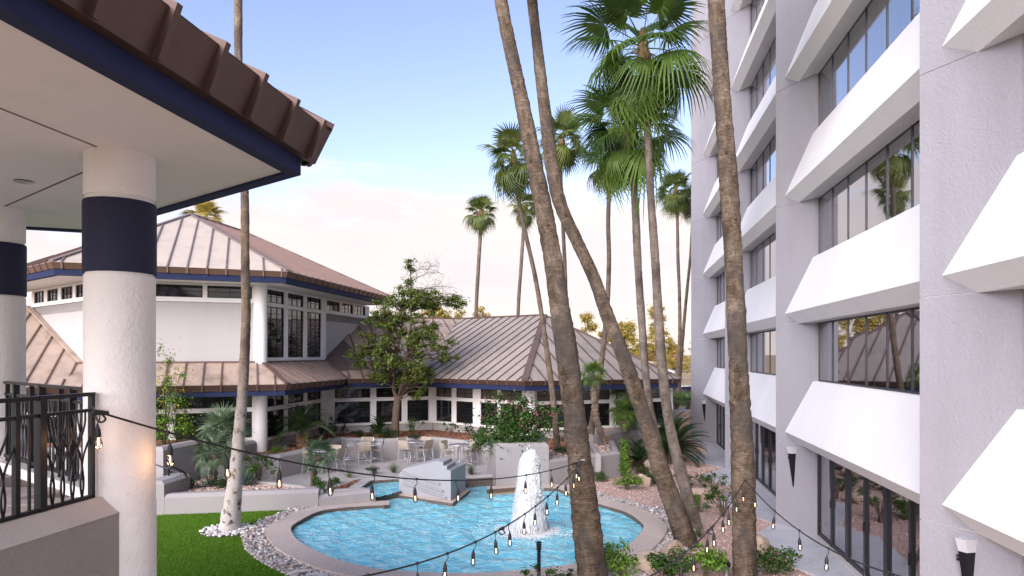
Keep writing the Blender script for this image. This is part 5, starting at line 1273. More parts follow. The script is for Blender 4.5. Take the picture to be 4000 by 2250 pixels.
palm('lone small palm farthest left above the low roof', vv((1190, 1076, 10), (1197, 800, 9.5), (1203, 680, 9.5), (1209, 580, 9), (1210, 535, 9)), 47.0, 1.55, 32, 'far', 'bark_far', 12, .2, 14, seed=10)
palm('thin straight palm half hidden behind the leaning slender one', vv((1298, 1070, 9), (1303, 797, 9), (1310, 680, 8.5), (1318, 570, 8.5), (1322, 520, 8)), 48.0, 1.5, 30, 'far', 'bark_far', 12, .2, 6, seed=11)
palm('bushy palm at the far corner of the hotel', [(2642, 1606, 16), (2648, 1500, 15), (2655, 1330, 14), (2654, 1150, 13), (2648, 1000, 13), (2646, 850, 12), (2640, 745, 12)], 45.0, 1.75, 34, 'far', 'bark_far', 12, .2, 6, seed=12)
palm('palm pressed against the hotel corner, crown mostly hidden', [(2648, 1606, 16), (2660, 1400, 15), (2670, 1280, 14), (2684, 1130, 12), (2697, 1000, 11), (2706, 850, 11), (2710, 780, 11)], 46.0, 1.6, 28, 'far', 'bark_far', 12, .2, 4, seed=13)
palm('sunlit golden palm crown peeking over the pavilion roof', [(806, 1560, 14), (806, 1200, 13), (804, 900, 12), (803, 850, 12)], 78.0, 2.9, 40, 'gold', 'bark_far', 10, .5, 10, seed=14)

def small_palm(label, pts_px, Y, crown_r, nf, key, seed, group='small fan palms', stub=True, lowest=-30, mat='bark_far'):
    path, rad = trunk_path(pts_px, Y, step=.06); base = path[0]; t = thing('fan_palm', label, 'fan palm', base, group)
    r = random.Random(seed); wpart('trunk', trunk_mesh(path, rad, M[mat], 12, .25, seed, .12), None, t)
    if stub:
        mb = MB()
        for i in range(0, len(path)):
            for k in range(5):
                a = r.uniform(0, 6.28); d = Vector((math.cos(a), math.sin(a), r.uniform(.5, 1.3))).normalized(); p = path[i] + Vector((d.x, d.y, 0)) * rad[i] * .9; mb.tube([p, p + d * r.uniform(.04, .10)], [.014, .006], 3, False)
        wpart('leaf_base', mb, M['stub'], t)
    hd = path[-1]; size = crown_r / .95
    for i in range(nf):
        f = (i + .5) / nf; el = 82 + (lowest - 82) * f + r.uniform(-8, 8); az = i * 137.5 + r.uniform(-15, 15)
        q = Quaternion(UP, R(az)) @ Quaternion(Vector((0, 1, 0)), R(-el)) @ Quaternion(Vector((1, 0, 0)), R(r.uniform(-35, 35)))
        o = put('frond', FAN[key][min(2, int(f * 2.4))], t); s_ = size * r.uniform(.85, 1.1); o.rotation_mode = 'QUATERNION'; o.rotation_quaternion = q; o.scale = (s_, s_, s_); o.location = hd - base
    return t
small_palm('blue green fan palm at front of the agave planter, crown under the string lights', vv((536, 1212, 19), (539, 1170, 18), (545, 1145, 17)), 23.2, 1.02, 30, 'blue', 21)
small_palm('larger pale fan palm behind it against the dark pavilion windows', vv((563, 1125, 22), (563, 1105, 20), (564, 1088, 18)), 25.3, 1.25, 34, 'blue', 22)
small_palm('blue green fan palm with curved thin trunk at the left patio edge', vv((788, 1222, 14), (789, 1195, 14), (795, 1165, 15), (803, 1148, 15)), 23.6, .86, 26, 'blue', 23)
small_palm('fan palm on a long leaning spiny stem in the gravel tray', vv((1524, 1118, 14), (1512, 1090, 15), (1500, 1050, 16), (1495, 1000, 16), (1492, 962, 17), (1492, 945, 17)), 29.0, .82, 26, 'green', 24)
small_palm('fan palm behind the bending trunk above the upper planter', vv((1577, 1082, 16), (1570, 1060, 20), (1571, 1038, 20)), 33.0, 1.0, 26, 'green', 25)
small_palm('little fan palm with straw coloured dead leaves in the upper planter', vv((1574, 1084, 16), (1567, 1066, 19), (1568, 1060, 18)), 31.9, .5, 16, 'green', 26)
small_palm('fan palm touching the blue eave between two trunks', vv((1578, 1060, 10), (1576, 1020, 12), (1572, 985, 14)), 33.6, 1.15, 22, 'blue', 27)
small_palm('bright lime fan palm beside the hotel corner', vv((1700, 1036, 10), (1702, 1020, 11), (1703, 1012, 11)), 43.0, .52, 14, 'lime', 28, lowest=0)
small_palm('second bright lime fan palm tucked against the hotel wall', vv((1731, 1040, 10), (1731, 1020, 11), (1731, 1012, 11)), 43.3, .55, 14, 'lime', 29, lowest=0)

PIN = {'phx': [pinnate_mesh('frond', M['frond_phx'], 1.75, 34, .42, .75, 1.05, i) for i in range(3)], 'phx_d': [pinnate_mesh('frond', M['frond_phx'], 1.7, 34, .42, .55, 1.25, i) for i in range(2)],
       'sago': [pinnate_mesh('frond', M['frond_sago'], 1.5, 44, .20, .35, .55, i, .5, 62, .06) for i in range(3)]}
def pin_palm(name, label, cat, base, h, r0, key, nf, size, seed, lowest=-5, trunk='stub', top=84):
    t = thing(name, label, cat, base); r = random.Random(seed); mb = MB()
    mb.tube([base + UP * (h * i / 6 - .1) for i in range(7)], [r0 * x for x in (1.05, 1.1, 1.08, 1.0, .95, .85, .6)], 12, True, ring=lambda i, k: 1 + .12 * r.uniform(-1, 1)); wpart('trunk', mb, M[trunk], t)
    mb = MB()
    for i in range(90):
        a = i * 2.4; z = h * (i / 90); d = Vector((math.cos(a), math.sin(a), .8)).normalized(); p = base + UP * z + Vector((d.x, d.y, 0)) * r0 * .9; mb.tube([p, p + d * r.uniform(.08, .16) * (r0 / .2)], [.03 * r0 / .2, .012], 3, False)
    wpart('leaf_base', mb, M[trunk], t)
    for i in range(nf):
        f = (i + .5) / nf; el = top + (lowest - top) * f + r.uniform(-6, 6); az = i * 137.5 + r.uniform(-10, 10)
        q = Quaternion(UP, R(az)) @ Quaternion(Vector((0, 1, 0)), R(-el)) @ Quaternion(Vector((1, 0, 0)), R(r.uniform(-25, 25)))
        o = put('frond', r.choice(PIN[key]), t); s_ = size * r.uniform(.85, 1.08); o.rotation_mode = 'QUATERNION'; o.rotation_quaternion = q; o.scale = (s_, s_, s_); o.location = UP * h
    return t
pin_palm('date_palm', 'feathery date palm with rust brown foot in front of the corner windows', 'date palm', Vector(gp(1182, 1745, BED)), .55, .24, 'phx', 34, .98, 31, 2)
pin_palm('cycad', 'large dark cycad beside the hotel walk', 'cycad', Vector((7.3, 31.4, 0)), .55, .25, 'sago', 70, 1.45, 32, -22, 'wood')
pin_palm('cycad', 'dark cycad fronds showing left of the bending palm trunk', 'cycad', Vector((5.6, 30.4, 0)), .25, .18, 'sago', 34, .85, 33, -15, 'wood')
pin_palm('cycad', 'small upright cycad under the leafy tree', 'cycad', Vector(gp(1484, 1695, BED)), .25, .11, 'sago', 26, .62, 34, 12, 'wood')

# shrubs: leaves spread through uneven clumps, on a few stems
def leaf_cloud(count, blobs, size, r, shell=.55, flat=.5, gauss=0.0):
    """small folded leaves: centres in the given ellipsoid blobs (cx,cy,cz,rx,ry,rz)"""
    w = np.array([b[3] * b[4] * b[5] for b in blobs]) ** .75; w = w / w.sum(); bi = r.choice(len(blobs), count, p=w); B = np.array(blobs)[bi]
    d = r.normal(size=(count, 3)); d /= np.linalg.norm(d, axis=1, keepdims=True); rad = shell + (1 - shell) * r.random((count, 1)) ** .6
    rad *= 1 + .18 * np.sin(d[:, :1] * 7 + bi[:, None]) * np.sin(d[:, 1:2] * 6 + 2 * bi[:, None])
    if gauss: rad = np.abs(r.normal(0, gauss, (count, 1)))
    c = B[:, :3] + d * rad * B[:, 3:]
    nrm = d * .6 + np.array([0, 0, .7]) + r.normal(0, .55, (count, 3)); nrm /= np.linalg.norm(nrm, axis=1, keepdims=True)
    t = np.cross(nrm, r.normal(size=(count, 3))); t /= np.linalg.norm(t, axis=1, keepdims=True); b = np.cross(nrm, t)
    s = size * r.uniform(.6, 1.35, (count, 1))
    P0 = c - t * s; P1 = c + b * s * flat + nrm * s * .22; P2 = c + t * s - nrm * s * .25; P3 = c - b * s * flat + nrm * s * .22
    v = np.stack([P0, P1, P2, P3], 1).reshape(-1, 3); f = (np.arange(count)[:, None] * 4 + np.array([[0, 1, 2, 3]]))
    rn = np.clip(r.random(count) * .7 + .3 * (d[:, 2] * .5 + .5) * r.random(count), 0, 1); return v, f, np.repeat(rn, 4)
SHRUB = {}
def shrub_proto(key, mat, blobs, n, size, seed, stems=5, flat=.5, flower=None, shell=.35):
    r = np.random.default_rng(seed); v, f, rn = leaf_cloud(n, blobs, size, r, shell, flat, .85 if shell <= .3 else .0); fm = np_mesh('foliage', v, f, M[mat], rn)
    mb = MB(); rr = random.Random(seed)
    for b in blobs[:max(stems, 3)]:
        for q in range(2):
            e = Vector((b[0] + rr.uniform(-.4, .4) * b[3], b[1] + rr.uniform(-.4, .4) * b[4], b[2] + b[5] * .5)); mb.tube(catmull([Vector((rr.uniform(-.05, .05), rr.uniform(-.05, .05), -.08)), Vector((e.x * .3, e.y * .3, e.z * .5)), e], 3), [.014, .012, .011, .01, .008, .006, .004], 4, False)
    sm = mb.mesh('stem', M['wood']); fl = None
    if flower:
        v, f, rn = leaf_cloud(flower[1], [(b[0], b[1], b[2] + b[5] * .25, b[3] * 1.03, b[4] * 1.03, b[5] * .85) for b in blobs if b[2] >= flower[3]], flower[2], r, .9, .8); fl = np_mesh('flower', v, f, M[flower[0]], rn)
    SHRUB[key] = (fm, sm, fl)
rr_ = random.Random(77)
def blobset(n, rad, h, br, seed):
    r = random.Random(seed); out = []
    for i in range(n):
        a = r.uniform(0, 6.28); q = rad * r.uniform(.1, 1) ** .7; out.append((q * math.cos(a), q * math.sin(a), h * r.uniform(.35, .95), br * r.uniform(.7, 1.25), br * r.uniform(.7, 1.25), br * r.uniform(.6, 1.1)))
    return out
shrub_proto('round', 'leaf_mid', blobset(9, .36, .55, .20, 1), 900, .036, 1)
shrub_proto('round2', 'leaf_mid', blobset(11, .42, .5, .17, 2), 900, .038, 2)
shrub_proto('lime', 'leaf_lime', blobset(9, .34, .55, .19, 3), 900, .038, 3)
shrub_proto('limetall', 'leaf_lime', [(0.05 * math.sin(i * 2), .05 * math.cos(i * 3), .18 + .13 * i, .22 - .008 * i, .22 - .008 * i, .14) for i in range(8)], 1100, .036, 4)
shrub_proto('dark', 'leaf_dark', blobset(9, .34, .5, .20, 5), 900, .036, 5)
shrub_proto('open', 'leaf_mid', blobset(8, .4, .75, .13, 6), 420, .042, 6, 7, shell=.2)
shrub_proto('opend', 'leaf_dark', blobset(7, .28, .8, .13, 7), 380, .042, 7, 7, shell=.2)
shrub_proto('grey', 'leaf_grey', blobset(8, .28, .42, .16, 8), 700, .022, 8)
shrub_proto('flowerbush', 'leaf_mid', [(0, 0, .5, .55, .5, .45), (-.7, 0, .25, .5, .45, .3), (-.55, .1, .75, .4, .35, .35), (.3, 0, .9, .5, .4, .4), (.85, 0, .75, .4, .3, .3), (-.35, -.2, 1.15, .3, .3, .3), (.15, 0, 1.3, .3, .3, .28), (1.15, .05, 1.05, .32, .25, .16), (1.5, .05, 1.12, .25, .2, .12), (-.95, 0, 1.25, .16, .15, .28), (-1.15, -.2, .1, .4, .35, .25), (-.6, -.1, 1.5, .2, .2, .25), (.75, 0, 1.15, .22, .2, .2), (-1.0, 0, .8, .25, .2, .25), (-.2, -.45, .05, .6, .3, .3), (.5, -.3, .3, .4, .3, .3), (.1, -.1, .7, .7, .5, .5), (-.4, -.1, .5, .6, .5, .4)], 8500, .045, 9, 10, .6, ('petal_pink', 240, .036, .7), shell=.3)
shrub_proto('yellowbush', 'leaf_lime', [(0, 0, .7, .5, .5, .4), (.3, .1, 1.3, .45, .4, .35), (-.4, 0, 1.2, .4, .4, .35), (.1, 0, 1.9, .3, .3, .4), (.5, 0, 2.05, .22, .2, .2), (-.5, .1, 1.8, .3, .3, .3), (.15, -.1, 2.5, .22, .22, .3), (-.2, -.3, .3, .5, .4, .3), (.6, 0, .5, .35, .3, .3), (-.1, 0, 2.9, .12, .12, .2)], 3600, .034, 10, 8, .5, ('petal_yel', 60, .036, .9), shell=.3)
def shrub(key, label, base, sc, rz=None, group='shrubs', zs=1.0):
    t = thing('shrub', label, 'shrub', base, group); fm, sm, fl = SHRUB[key]; rz = random.uniform(0, 6.28) if rz is None else rz
    for nm, me in (('foliage', fm), ('stem', sm), ('flower', fl)):
        if me is not None: put(nm, me, t, (0, 0, 0), (0, 0, rz), (sc, sc, sc * zs))
    return t
G = lambda x, y, z=0.0: gp(x * K, y * K, z)
def c24(x, y, z=0): return gp(2400 + x / 1.932, 1500 + y / 1.932, z)     # from the lower right close-up
GB = 'shrubs in the pink gravel'
for a in (('limetall', 'upright lime shrub at the end of the lower planter wall', c24(80, 705), 1.15, 1.15), ('lime', 'low round lime shrub right beneath the upright one', c24(95, 800), 1.25, .75), ('round', 'small green shrub against the planter wall right of the thick trunk', gp(2345, 1884), .70, 1.0),
          ('round', 'small shrub between the lime shrub and the boulders', c24(200, 680), .78, .8), ('round2', 'green shrub touching the left side of the bending trunk', c24(305, 755), .9, .9), ('round2', 'wide green shrub right of the bending trunk by the zigzag walk', c24(565, 775), 1.25, .85),
          ('open', 'loose shrub with long shoots at the tip of the concrete walk', c24(745, 840), 1.05, .95), ('open', 'big loose shrub left of the rough trunk by the hotel', c24(820, 1005), 1.35, .9), ('lime', 'sprouting shrub half hidden at the right edge of the bending trunk', c24(590, 960), .8, 1.1),
          ('round2', 'wide dark green shrub beside the pale boulder at bottom', c24(420, 1465), 1.30, .85), ('lime', 'bright shrub under the string lights next to the garden spotlight', c24(690, 1455), 1.15, 1.0), ('round', 'glossy green shrub right of the rough trunk near the doors', c24(1205, 1440), 1.22, .95),
          ('lime', 'lime shrub at the pool edge right of the thick trunk', gp(2420, 2262), 1.12, 1.15), ('open', 'sprawling sprigs at the bottom edge under the bollard lamp', gp(2120, 2310), 1.1, .6), ('opend', 'second sprawling sprigs at the foot of the thick trunk', gp(2215, 2300), .8, .6)):
    shrub(a[0], a[1], a[2], a[3], None, GB, a[4])
BZ = BED
for a in (('opend', 'climbing sprig on the pavilion base wall by the white column', gp(1085, 1745, BZ), .95, 1.2), ('lime', 'yellow green shrub at the left end of the mulch bed', gp(1076, 1778, BZ), .62, .9), ('grey', 'silver shrub beside the yellow green one', gp(1103, 1766, BZ), .72, 1.0), ('grey', 'second silver shrub left of the date palm foot', gp(1133, 1745, BZ), .8, .9),
          ('grey', 'silver shrub right of the date palm foot', gp(1208, 1735, BZ), .68, .9), ('opend', 'dark climbing shrub by the inner corner windows', gp(1258, 1718, BZ), .95, 1.2), ('opend', 'dark shrub under the second corner window', gp(1300, 1710, BZ), .95, 1.3), ('opend', 'strappy dark plant beside the white pilaster', gp(1342, 1702, BZ), .7, 1.2),
          ('dark', 'low dark shrub left of the small cycad', gp(1402, 1707, BZ), .75, .8), ('dark', 'tiny dark shrub just behind the patio wall', gp(1440, 1712, BZ), .5, .9), ('round', 'leafy shrub left of the tree trunk', gp(1462, 1697, BZ), .8, 1.1), ('dark', 'dense dark shrub at the foot of the tree', gp(1512, 1716, BZ), 1.2, .75), ('open', 'loose shrub right of the tree trunk', gp(1620, 1702, BZ), 1.15, .9), ('dark', 'low mound under the loose shrub', gp(1622, 1718, BZ), .8, .6),
          ('open', 'sparse shrub at the outer corner of the wing', gp(1762, 1702, BZ), .95, .9), ('opend', 'dark shrub near the flower planter', gp(1835, 1712, BZ), 1.05, .9), ('round', 'green shrub left of the flower planter', gp(1870, 1722, BZ), 1.2, .9), ('opend', 'small shrub at the round column of the wing', gp(2110, 1702, BZ), .75, .8),
          ('round', 'green groundcover shrub behind the thick trunk', gp(2200, 1770, .9), .85, .6), ('open', 'grassy shrub between two slender trunks', gp(2195, 1730, .9), .9, .9)):
    shrub(a[0], a[1], a[2], a[3], None, 'shrubs in the mulch bed', a[4])
for a in (('round', 'leafy shrub at the far left of the agave planter', gp(742, 1907, .5), .85, .8), ('dark', 'dark shrub at the fan palm foot in the agave planter', gp(862, 1908, .5), .80, .8), ('open', 'flowering shoots right of the limewashed trunk', gp(1012, 1888, .5), 1.15, 1.15), ('lime', 'pale soft shrub behind the shoots', gp(985, 1868, .4), .8, 1.1),
          ('round2', 'tall glossy shrub in the small triangular planter', gp(1268, 1925, .3), .82, 1.15), ('round', 'small shrub beside the patio edge mulch', gp(1318, 1888, PZ), .55, .75), ('dark', 'small dark shrub on the patio edge between two tufts', gp(1459, 1852, PZ), .62, .9), ('grey', 'greenish herb behind the long lawn wall', gp(1080, 1880, .3), .55, .6),
          ('open', 'feathery plant behind the trunk on the mulch slope', gp(885, 1830, .8), 1.0, .8), ('dark', 'dark plant on the red mulch slope', gp(772, 1815, .8), .6, 1.1), ('round', 'shrub on the mulch beside the tall stair wall', gp(760, 1780, 1.0), .7, 1.1)):
    shrub(a[0], a[1], a[2], a[3], None, 'shrubs in the front planters', a[4])
shrub('flowerbush', 'spreading bush with pink blossoms spilling over the box planter', (F0 + F1) / 2 + fn * .9 + UP * (FH - .25), 1.22, .0, None)
shrub('yellowbush', 'tall airy bush with yellow flowers right of the near white column', gp(640, 1735, 1.7), 1.22, .4, None)
shrub('yellowbush', 'yellow flowered bush seen through the railing between the columns', gp(285, 1650, 1.7), .98, 2.4, None)
shrub('yellowbush', 'bushy green growth in front of the pavilion windows left of the fan palm', gp(690, 1725, 1.7), .62, 4.1, None)
shrub('round2', 'greyish scrub on the raised bed edge', gp(720, 1712, 1.7), .8, None, None)
for px, z, s_ in ((2622, 1.5, 1.5), (2650, 1.5, 1.3), (2690, 1.5, 1.3)):
    pass
hedge = thing('hedge', 'dark clipped hedge behind the hotel corner palms', 'hedge', (11.5, 47, 1.5))
v, f, rn = leaf_cloud(5200, [(10.2, 45.8, 2.1, .6, .5, 1.0), (11.2, 46.8, 2.2, .7, .5, .75), (12.3, 46.9, 2.2, .8, .5, .7), (13.3, 47, 2.2, .8, .5, .7), (10.0, 45.6, 2.9, .45, .4, .6)], .05, np.random.default_rng(3), .3); wpart('foliage', np_mesh('foliage', v, f, M['leaf_hedge'], rn), None, hedge)
mb = MB(); 
for x in (10.2, 11.3, 12.4, 13.3): mb.tube([(x, 46.5, 1.4), (x + .05, 46.4, 2.3)], [.05, .03], 5)
wpart('stem', mb, M['wood'], hedge)
# agaves and grass tufts
def blade_mesh(name, mat, n, L, w, lo, hi, curve, seed, thick=0):
    r = random.Random(seed); mb = MB()
    for i in range(n):
        az = R(i * 137.5 + r.uniform(-12, 12)); el = R(hi + (lo - hi) * (i + .5) / n + r.uniform(-6, 6)); l = L * r.uniform(.75, 1.1); d = Vector((math.cos(az), math.sin(az), 0)); s_ = Vector((-d.y, d.x, 0)); rows = []
        for q in (0, .25, .5, .75, 1):
            p = d * (math.cos(el) * l * q + .02) + UP * (math.sin(el) * l * q - curve * l * q * q); rows.append((p, w * (.55 + 1.2 * q - 1.75 * q * q) if q < 1 else 0))
        b = len(mb.v)
        for p, ww in rows[:-1]: mb.v += [tuple(p - s_ * ww), tuple(p - UP * ww * .6), tuple(p + s_ * ww)]
        mb.v.append(tuple(rows[-1][0]))
        for j in range(3): o = b + 3 * j; mb.f += [(o, o + 1, o + 4, o + 3), (o + 1, o + 2, o + 5, o + 4)]
        o = b + 9; mb.f += [(o, o + 1, o + 3), (o + 1, o + 2, o + 3)]
    return mb.mesh(name, mat)
AG = [blade_mesh('leaves', M['agave'], 38, .75, .032, 5, 82, .05, i) for i in range(2)]; AGW = blade_mesh('leaves', M['agave'], 26, .8, .03, -5, 70, .55, 5)
TU = [blade_mesh('leaves', M['tuft'], 70, .62, .009, 35, 86, .22, i) for i in range(2)]
def clump(name, label, cat, me, base, sc, grp, core='stub'):
    t = thing(name, label, cat, base, grp); put('leaves', me, t, (0, 0, 0), (0, 0, random.uniform(0, 6)), sc); mb = MB(); mb.tube_z([(.05 * sc, -.08), (.06 * sc, .03), (.02 * sc, .10)], (0, 0, 0), 8); put('crown', mb.mesh('crown', M[core]), t)
for a in ((AG[0], 'spiky agave at the left tip of the planter by the stair', gp(688, 1918, .5), 1.0), (AGW, 'drooping agave between the spiky one and the fan palm', gp(800, 1905, .5), .85), (AG[1], 'spiky agave hugging the right side of the limewashed trunk', gp(962, 1898, .5), 1.1), (AG[1], 'spiky leaves peeking left of the limewashed trunk', gp(820, 1898, .5), .7)):
    clump('agave', a[1], 'agave', a[0], a[2], a[3], 'agaves in the front planter')
for a in (('grass tuft at the left corner of the channel rim', gp(1363, 1866, PZ), .85), ('taller grass tuft behind the stepped block', gp(1538, 1848, PZ), 1.05), ('grass tuft right of the stepped block', gp(1840, 1855, PZ), 1.05), ('thin grass tuft at the foot of the bending palm', c24(635, 1160), .8), ('wispy grass behind the bending palm trunk', c24(610, 970), 1.1),
          ('grass tuft on the mulch behind the patio tables', gp(2168, 1705, .95), .8), ('strappy clump under the inner corner windows', gp(795, 1800, .9), .75)):
    clump('grass_tuft', a[0], 'grass', random.choice(TU), a[1], a[2], 'grass tufts')
# upright cactus cluster in the upper planter
cac = thing('cactus', 'cluster of thin upright cactus stems in the upper planter', 'cactus', gp(2470, 1678, 1.3))
b0 = gp(2465, 1680, 1.3)
for i in range(9):
    p = b0 + Vector((random.uniform(-.3, .5), random.uniform(0, .6), 0)); mb = MB(); h = random.uniform(1.3, 3.0); mb.tube(catmull([p, p + Vector((random.uniform(-.05, .05), 0, h * .5)), p + Vector((random.uniform(-.12, .12), 0, h))], 4), .035, 7, True, ring=lambda i_, k_: 1 + .12 * (k_ % 2)); wpart('cactus_stem', mb, M['leaf_stem'] if 'leaf_stem' in M else M['agave'], cac)

# leafy tree by the patio wall
def grow_tree(name, label, base, spine, ends, trunk_r, leaf_n, leaf_size, mat, seed, bare=(), blob=.34, cat='tree', group=None, wood='wood'):
    t = thing(name, label, cat, base, group); r = random.Random(seed); mb = MB(); nodes = []
    for path, r0, r1 in spine:
        pts = catmull([base + Vector(p) for p in path], 5); m = len(pts); mb.tube(pts, [r0 + (r1 - r0) * i / (m - 1) for i in range(m)], 9, True, ring=lambda i, k: 1 + .06 * r.uniform(-1, 1))
        nodes += [(p, r0 + (r1 - r0) * i / (m - 1)) for i, p in enumerate(pts) if i > m * .35]
    wpart('trunk', mb, M[wood], t, True); br = MB(); blobs = []
    for e in list(ends) + [b for b in bare]:
        e3 = base + Vector(e[:3]); best = min(nodes, key=lambda q: (q[0] - e3).length + 2.0 * max(0, q[0].z - e3.z + .2)); p = best[0]; rad = min(best[1] * .6, .045)
        mid = p.lerp(e3, .5) + Vector((r.uniform(-.15, .15), r.uniform(-.15, .15), .12 * (e3 - p).length)); pts = catmull([p, mid, e3], 4); br.tube(pts, [rad * (1 - .75 * i / (len(pts) - 1)) for i in range(len(pts))], 5, False)
        tw = 3 if e in ends else 9
        for q in range(tw):
            s0 = pts[r.randrange(len(pts) // 2, len(pts))]; d = Vector((r.gauss(0, 1), r.gauss(0, .6), r.gauss(.3, .6))).normalized() * r.uniform(.2, .5); br.tube([s0, s0 + d * .5 + UP * .03, s0 + d], [.011, .008, .004], 3, False)
            if e not in ends:
                for q2 in range(2): d2 = (d + Vector((r.gauss(0, .4), r.gauss(0, .3), r.gauss(0, .4)))) * .5; br.tube([s0 + d, s0 + d + d2], [.006, .003], 3, False)
        if e in ends: blobs.append((e3.x, e3.y, e3.z, *(e[3:6] if len(e) > 3 else (blob * r.uniform(.7, 1.3), blob * r.uniform(.7, 1.3), blob * r.uniform(.5, .85)))))
    wpart('branches', br, M[wood], t)
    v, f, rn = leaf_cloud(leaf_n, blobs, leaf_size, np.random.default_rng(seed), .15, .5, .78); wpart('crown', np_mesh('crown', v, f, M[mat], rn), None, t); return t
tb = gp(1543, 1706, BED); s_ = 34.0 / FPX
def te(px, py, dy=0): return ((px - 1543) * s_, dy, (1706 - py) * s_)
r_ = random.Random(5); ends = []
outl = [(1640, 1115, 40), (1600, 1180, 70), (1560, 1250, 110), (1590, 1320, 150), (1560, 1390, 190), (1590, 1450, 180), (1600, 1500, 120)]
for cx_, cy_, w_ in [(1595, 1130, 45), (1600, 1175, 95), (1590, 1215, 125), (1650, 1180, 150), (1580, 1260, 140), (1570, 1310, 165), (1575, 1355, 185), (1570, 1400, 195), (1565, 1440, 170), (1570, 1480, 130)]:
    for k in range(int(w_ / 6)): ends.append(te(cx_ + r_.uniform(-w_, w_) * .88, cy_ + r_.uniform(-25, 25), r_.uniform(-w_, w_) * .9 * s_))
ends += [te(1600, 1030), te(1596, 1050), te(1604, 1062)] + [te(x, y, d) for x, y, d in ((1645, 1530, -.4), (1625, 1550, -.3), (1660, 1510, -.5), (1500, 1490, -.6), (1465, 1470, -.4), (1410, 1390, 0), (1395, 1400, .1), (1430, 1370, .2), (1775, 1400, .2), (1760, 1340, .1), (1750, 1410, 0), (1740, 1180, 0), (1800, 1190, 0), (1780, 1170, .1))]
tree_t = grow_tree('courtyard_tree', 'leafy forked tree with twiggy top standing behind the patio wall', tb,
          [([te(1543, 1720), te(1545, 1640), te(1551, 1570), te(1553, 1556)], .20, .165), ([te(1553, 1560), te(1540, 1525), te(1537, 1480), te(1545, 1420), te(1560, 1330), te(1580, 1230)], .12, .04), ([te(1553, 1562), te(1570, 1540), te(1582, 1500), te(1580, 1440), te(1600, 1330), te(1605, 1200), te(1602, 1060), te(1603, 1030)], .12, .012)],
          ends, .2, 33000, .062, 'leaf_tree', 41, bare=[te(1680, 1060), te(1705, 1050), te(1715, 1075), te(1640, 1090), te(1770, 1130), te(1730, 1135), te(1790, 1160), te(1690, 1130)], blob=.26)
# far trees, their warm sun painted into the leaf colour
def far_tree(label, px, top, Y, wpx, seed, base_z=0, n=9000, mat='leaf_gold', group='sunlit trees beyond the roofs', leafs=None):
    r = random.Random(seed); base = Vector(((px - 2000) / FPX * Y, Y, base_z)); H = CAMZ + (HZ - top) / FPX * Y - base_z; W = wpx / FPX * Y / 2; ends = []
    for i in range(60):
        q = r.uniform(.18, 1.0); a = r.uniform(0, 6.28); rr = W * math.sqrt(r.random()) * (1.0 if q < .6 else max(.25, 1.35 - q)); sz = W * r.uniform(.10, .24); ends.append((rr * math.cos(a), rr * math.sin(a), H * q - sz * .8, sz, sz, sz * .9))
    sp = [([(0, 0, -.2), (W * .03, 0, H * .3), (-W * .04, 0, H * .55), (W * .05, 0, H * .85)], H * .022, H * .006)]
    return grow_tree('gum_tree', label, base, sp, ends, .2, n, leafs or W * .05, mat, seed, blob=W * .2, group=group)
far_tree('round sunlit tree left of the bending trunk above the roof', 2292, 1222, 125, 140, 51)
far_tree('wide sunlit tree behind the two tall trunks', 2440, 1252, 128, 170, 52)
far_tree('tallest sunlit tree, its crown right of the two tall trunks', 2570, 1192, 118, 150, 53)
far_tree('low sunlit tree across the field by the parked cars', 2630, 1338, 190, 120, 54)
far_tree('sunlit shrubby tree touching the hotel corner', 2715, 1330, 105, 90, 55)
far_tree('small sunlit tree low over the roof between trunks', 2360, 1290, 135, 110, 56)
far_tree('sunlit tree top behind the leafy tree', 1700, 1195, 130, 260, 57)
far_tree('sunlit tree top right of the leafy tree over the ridge', 1880, 1195, 132, 150, 58)
far_tree('sunlit tree under the pavilion eave', 1500, 1205, 128, 150, 59)
far_tree('sunlit tree right above the middle of the low ridge', 1800, 1210, 140, 120, 60)
far_tree('distant sunlit tree right of the small dark roofed house', 2520, 1330, 200, 130, 61)
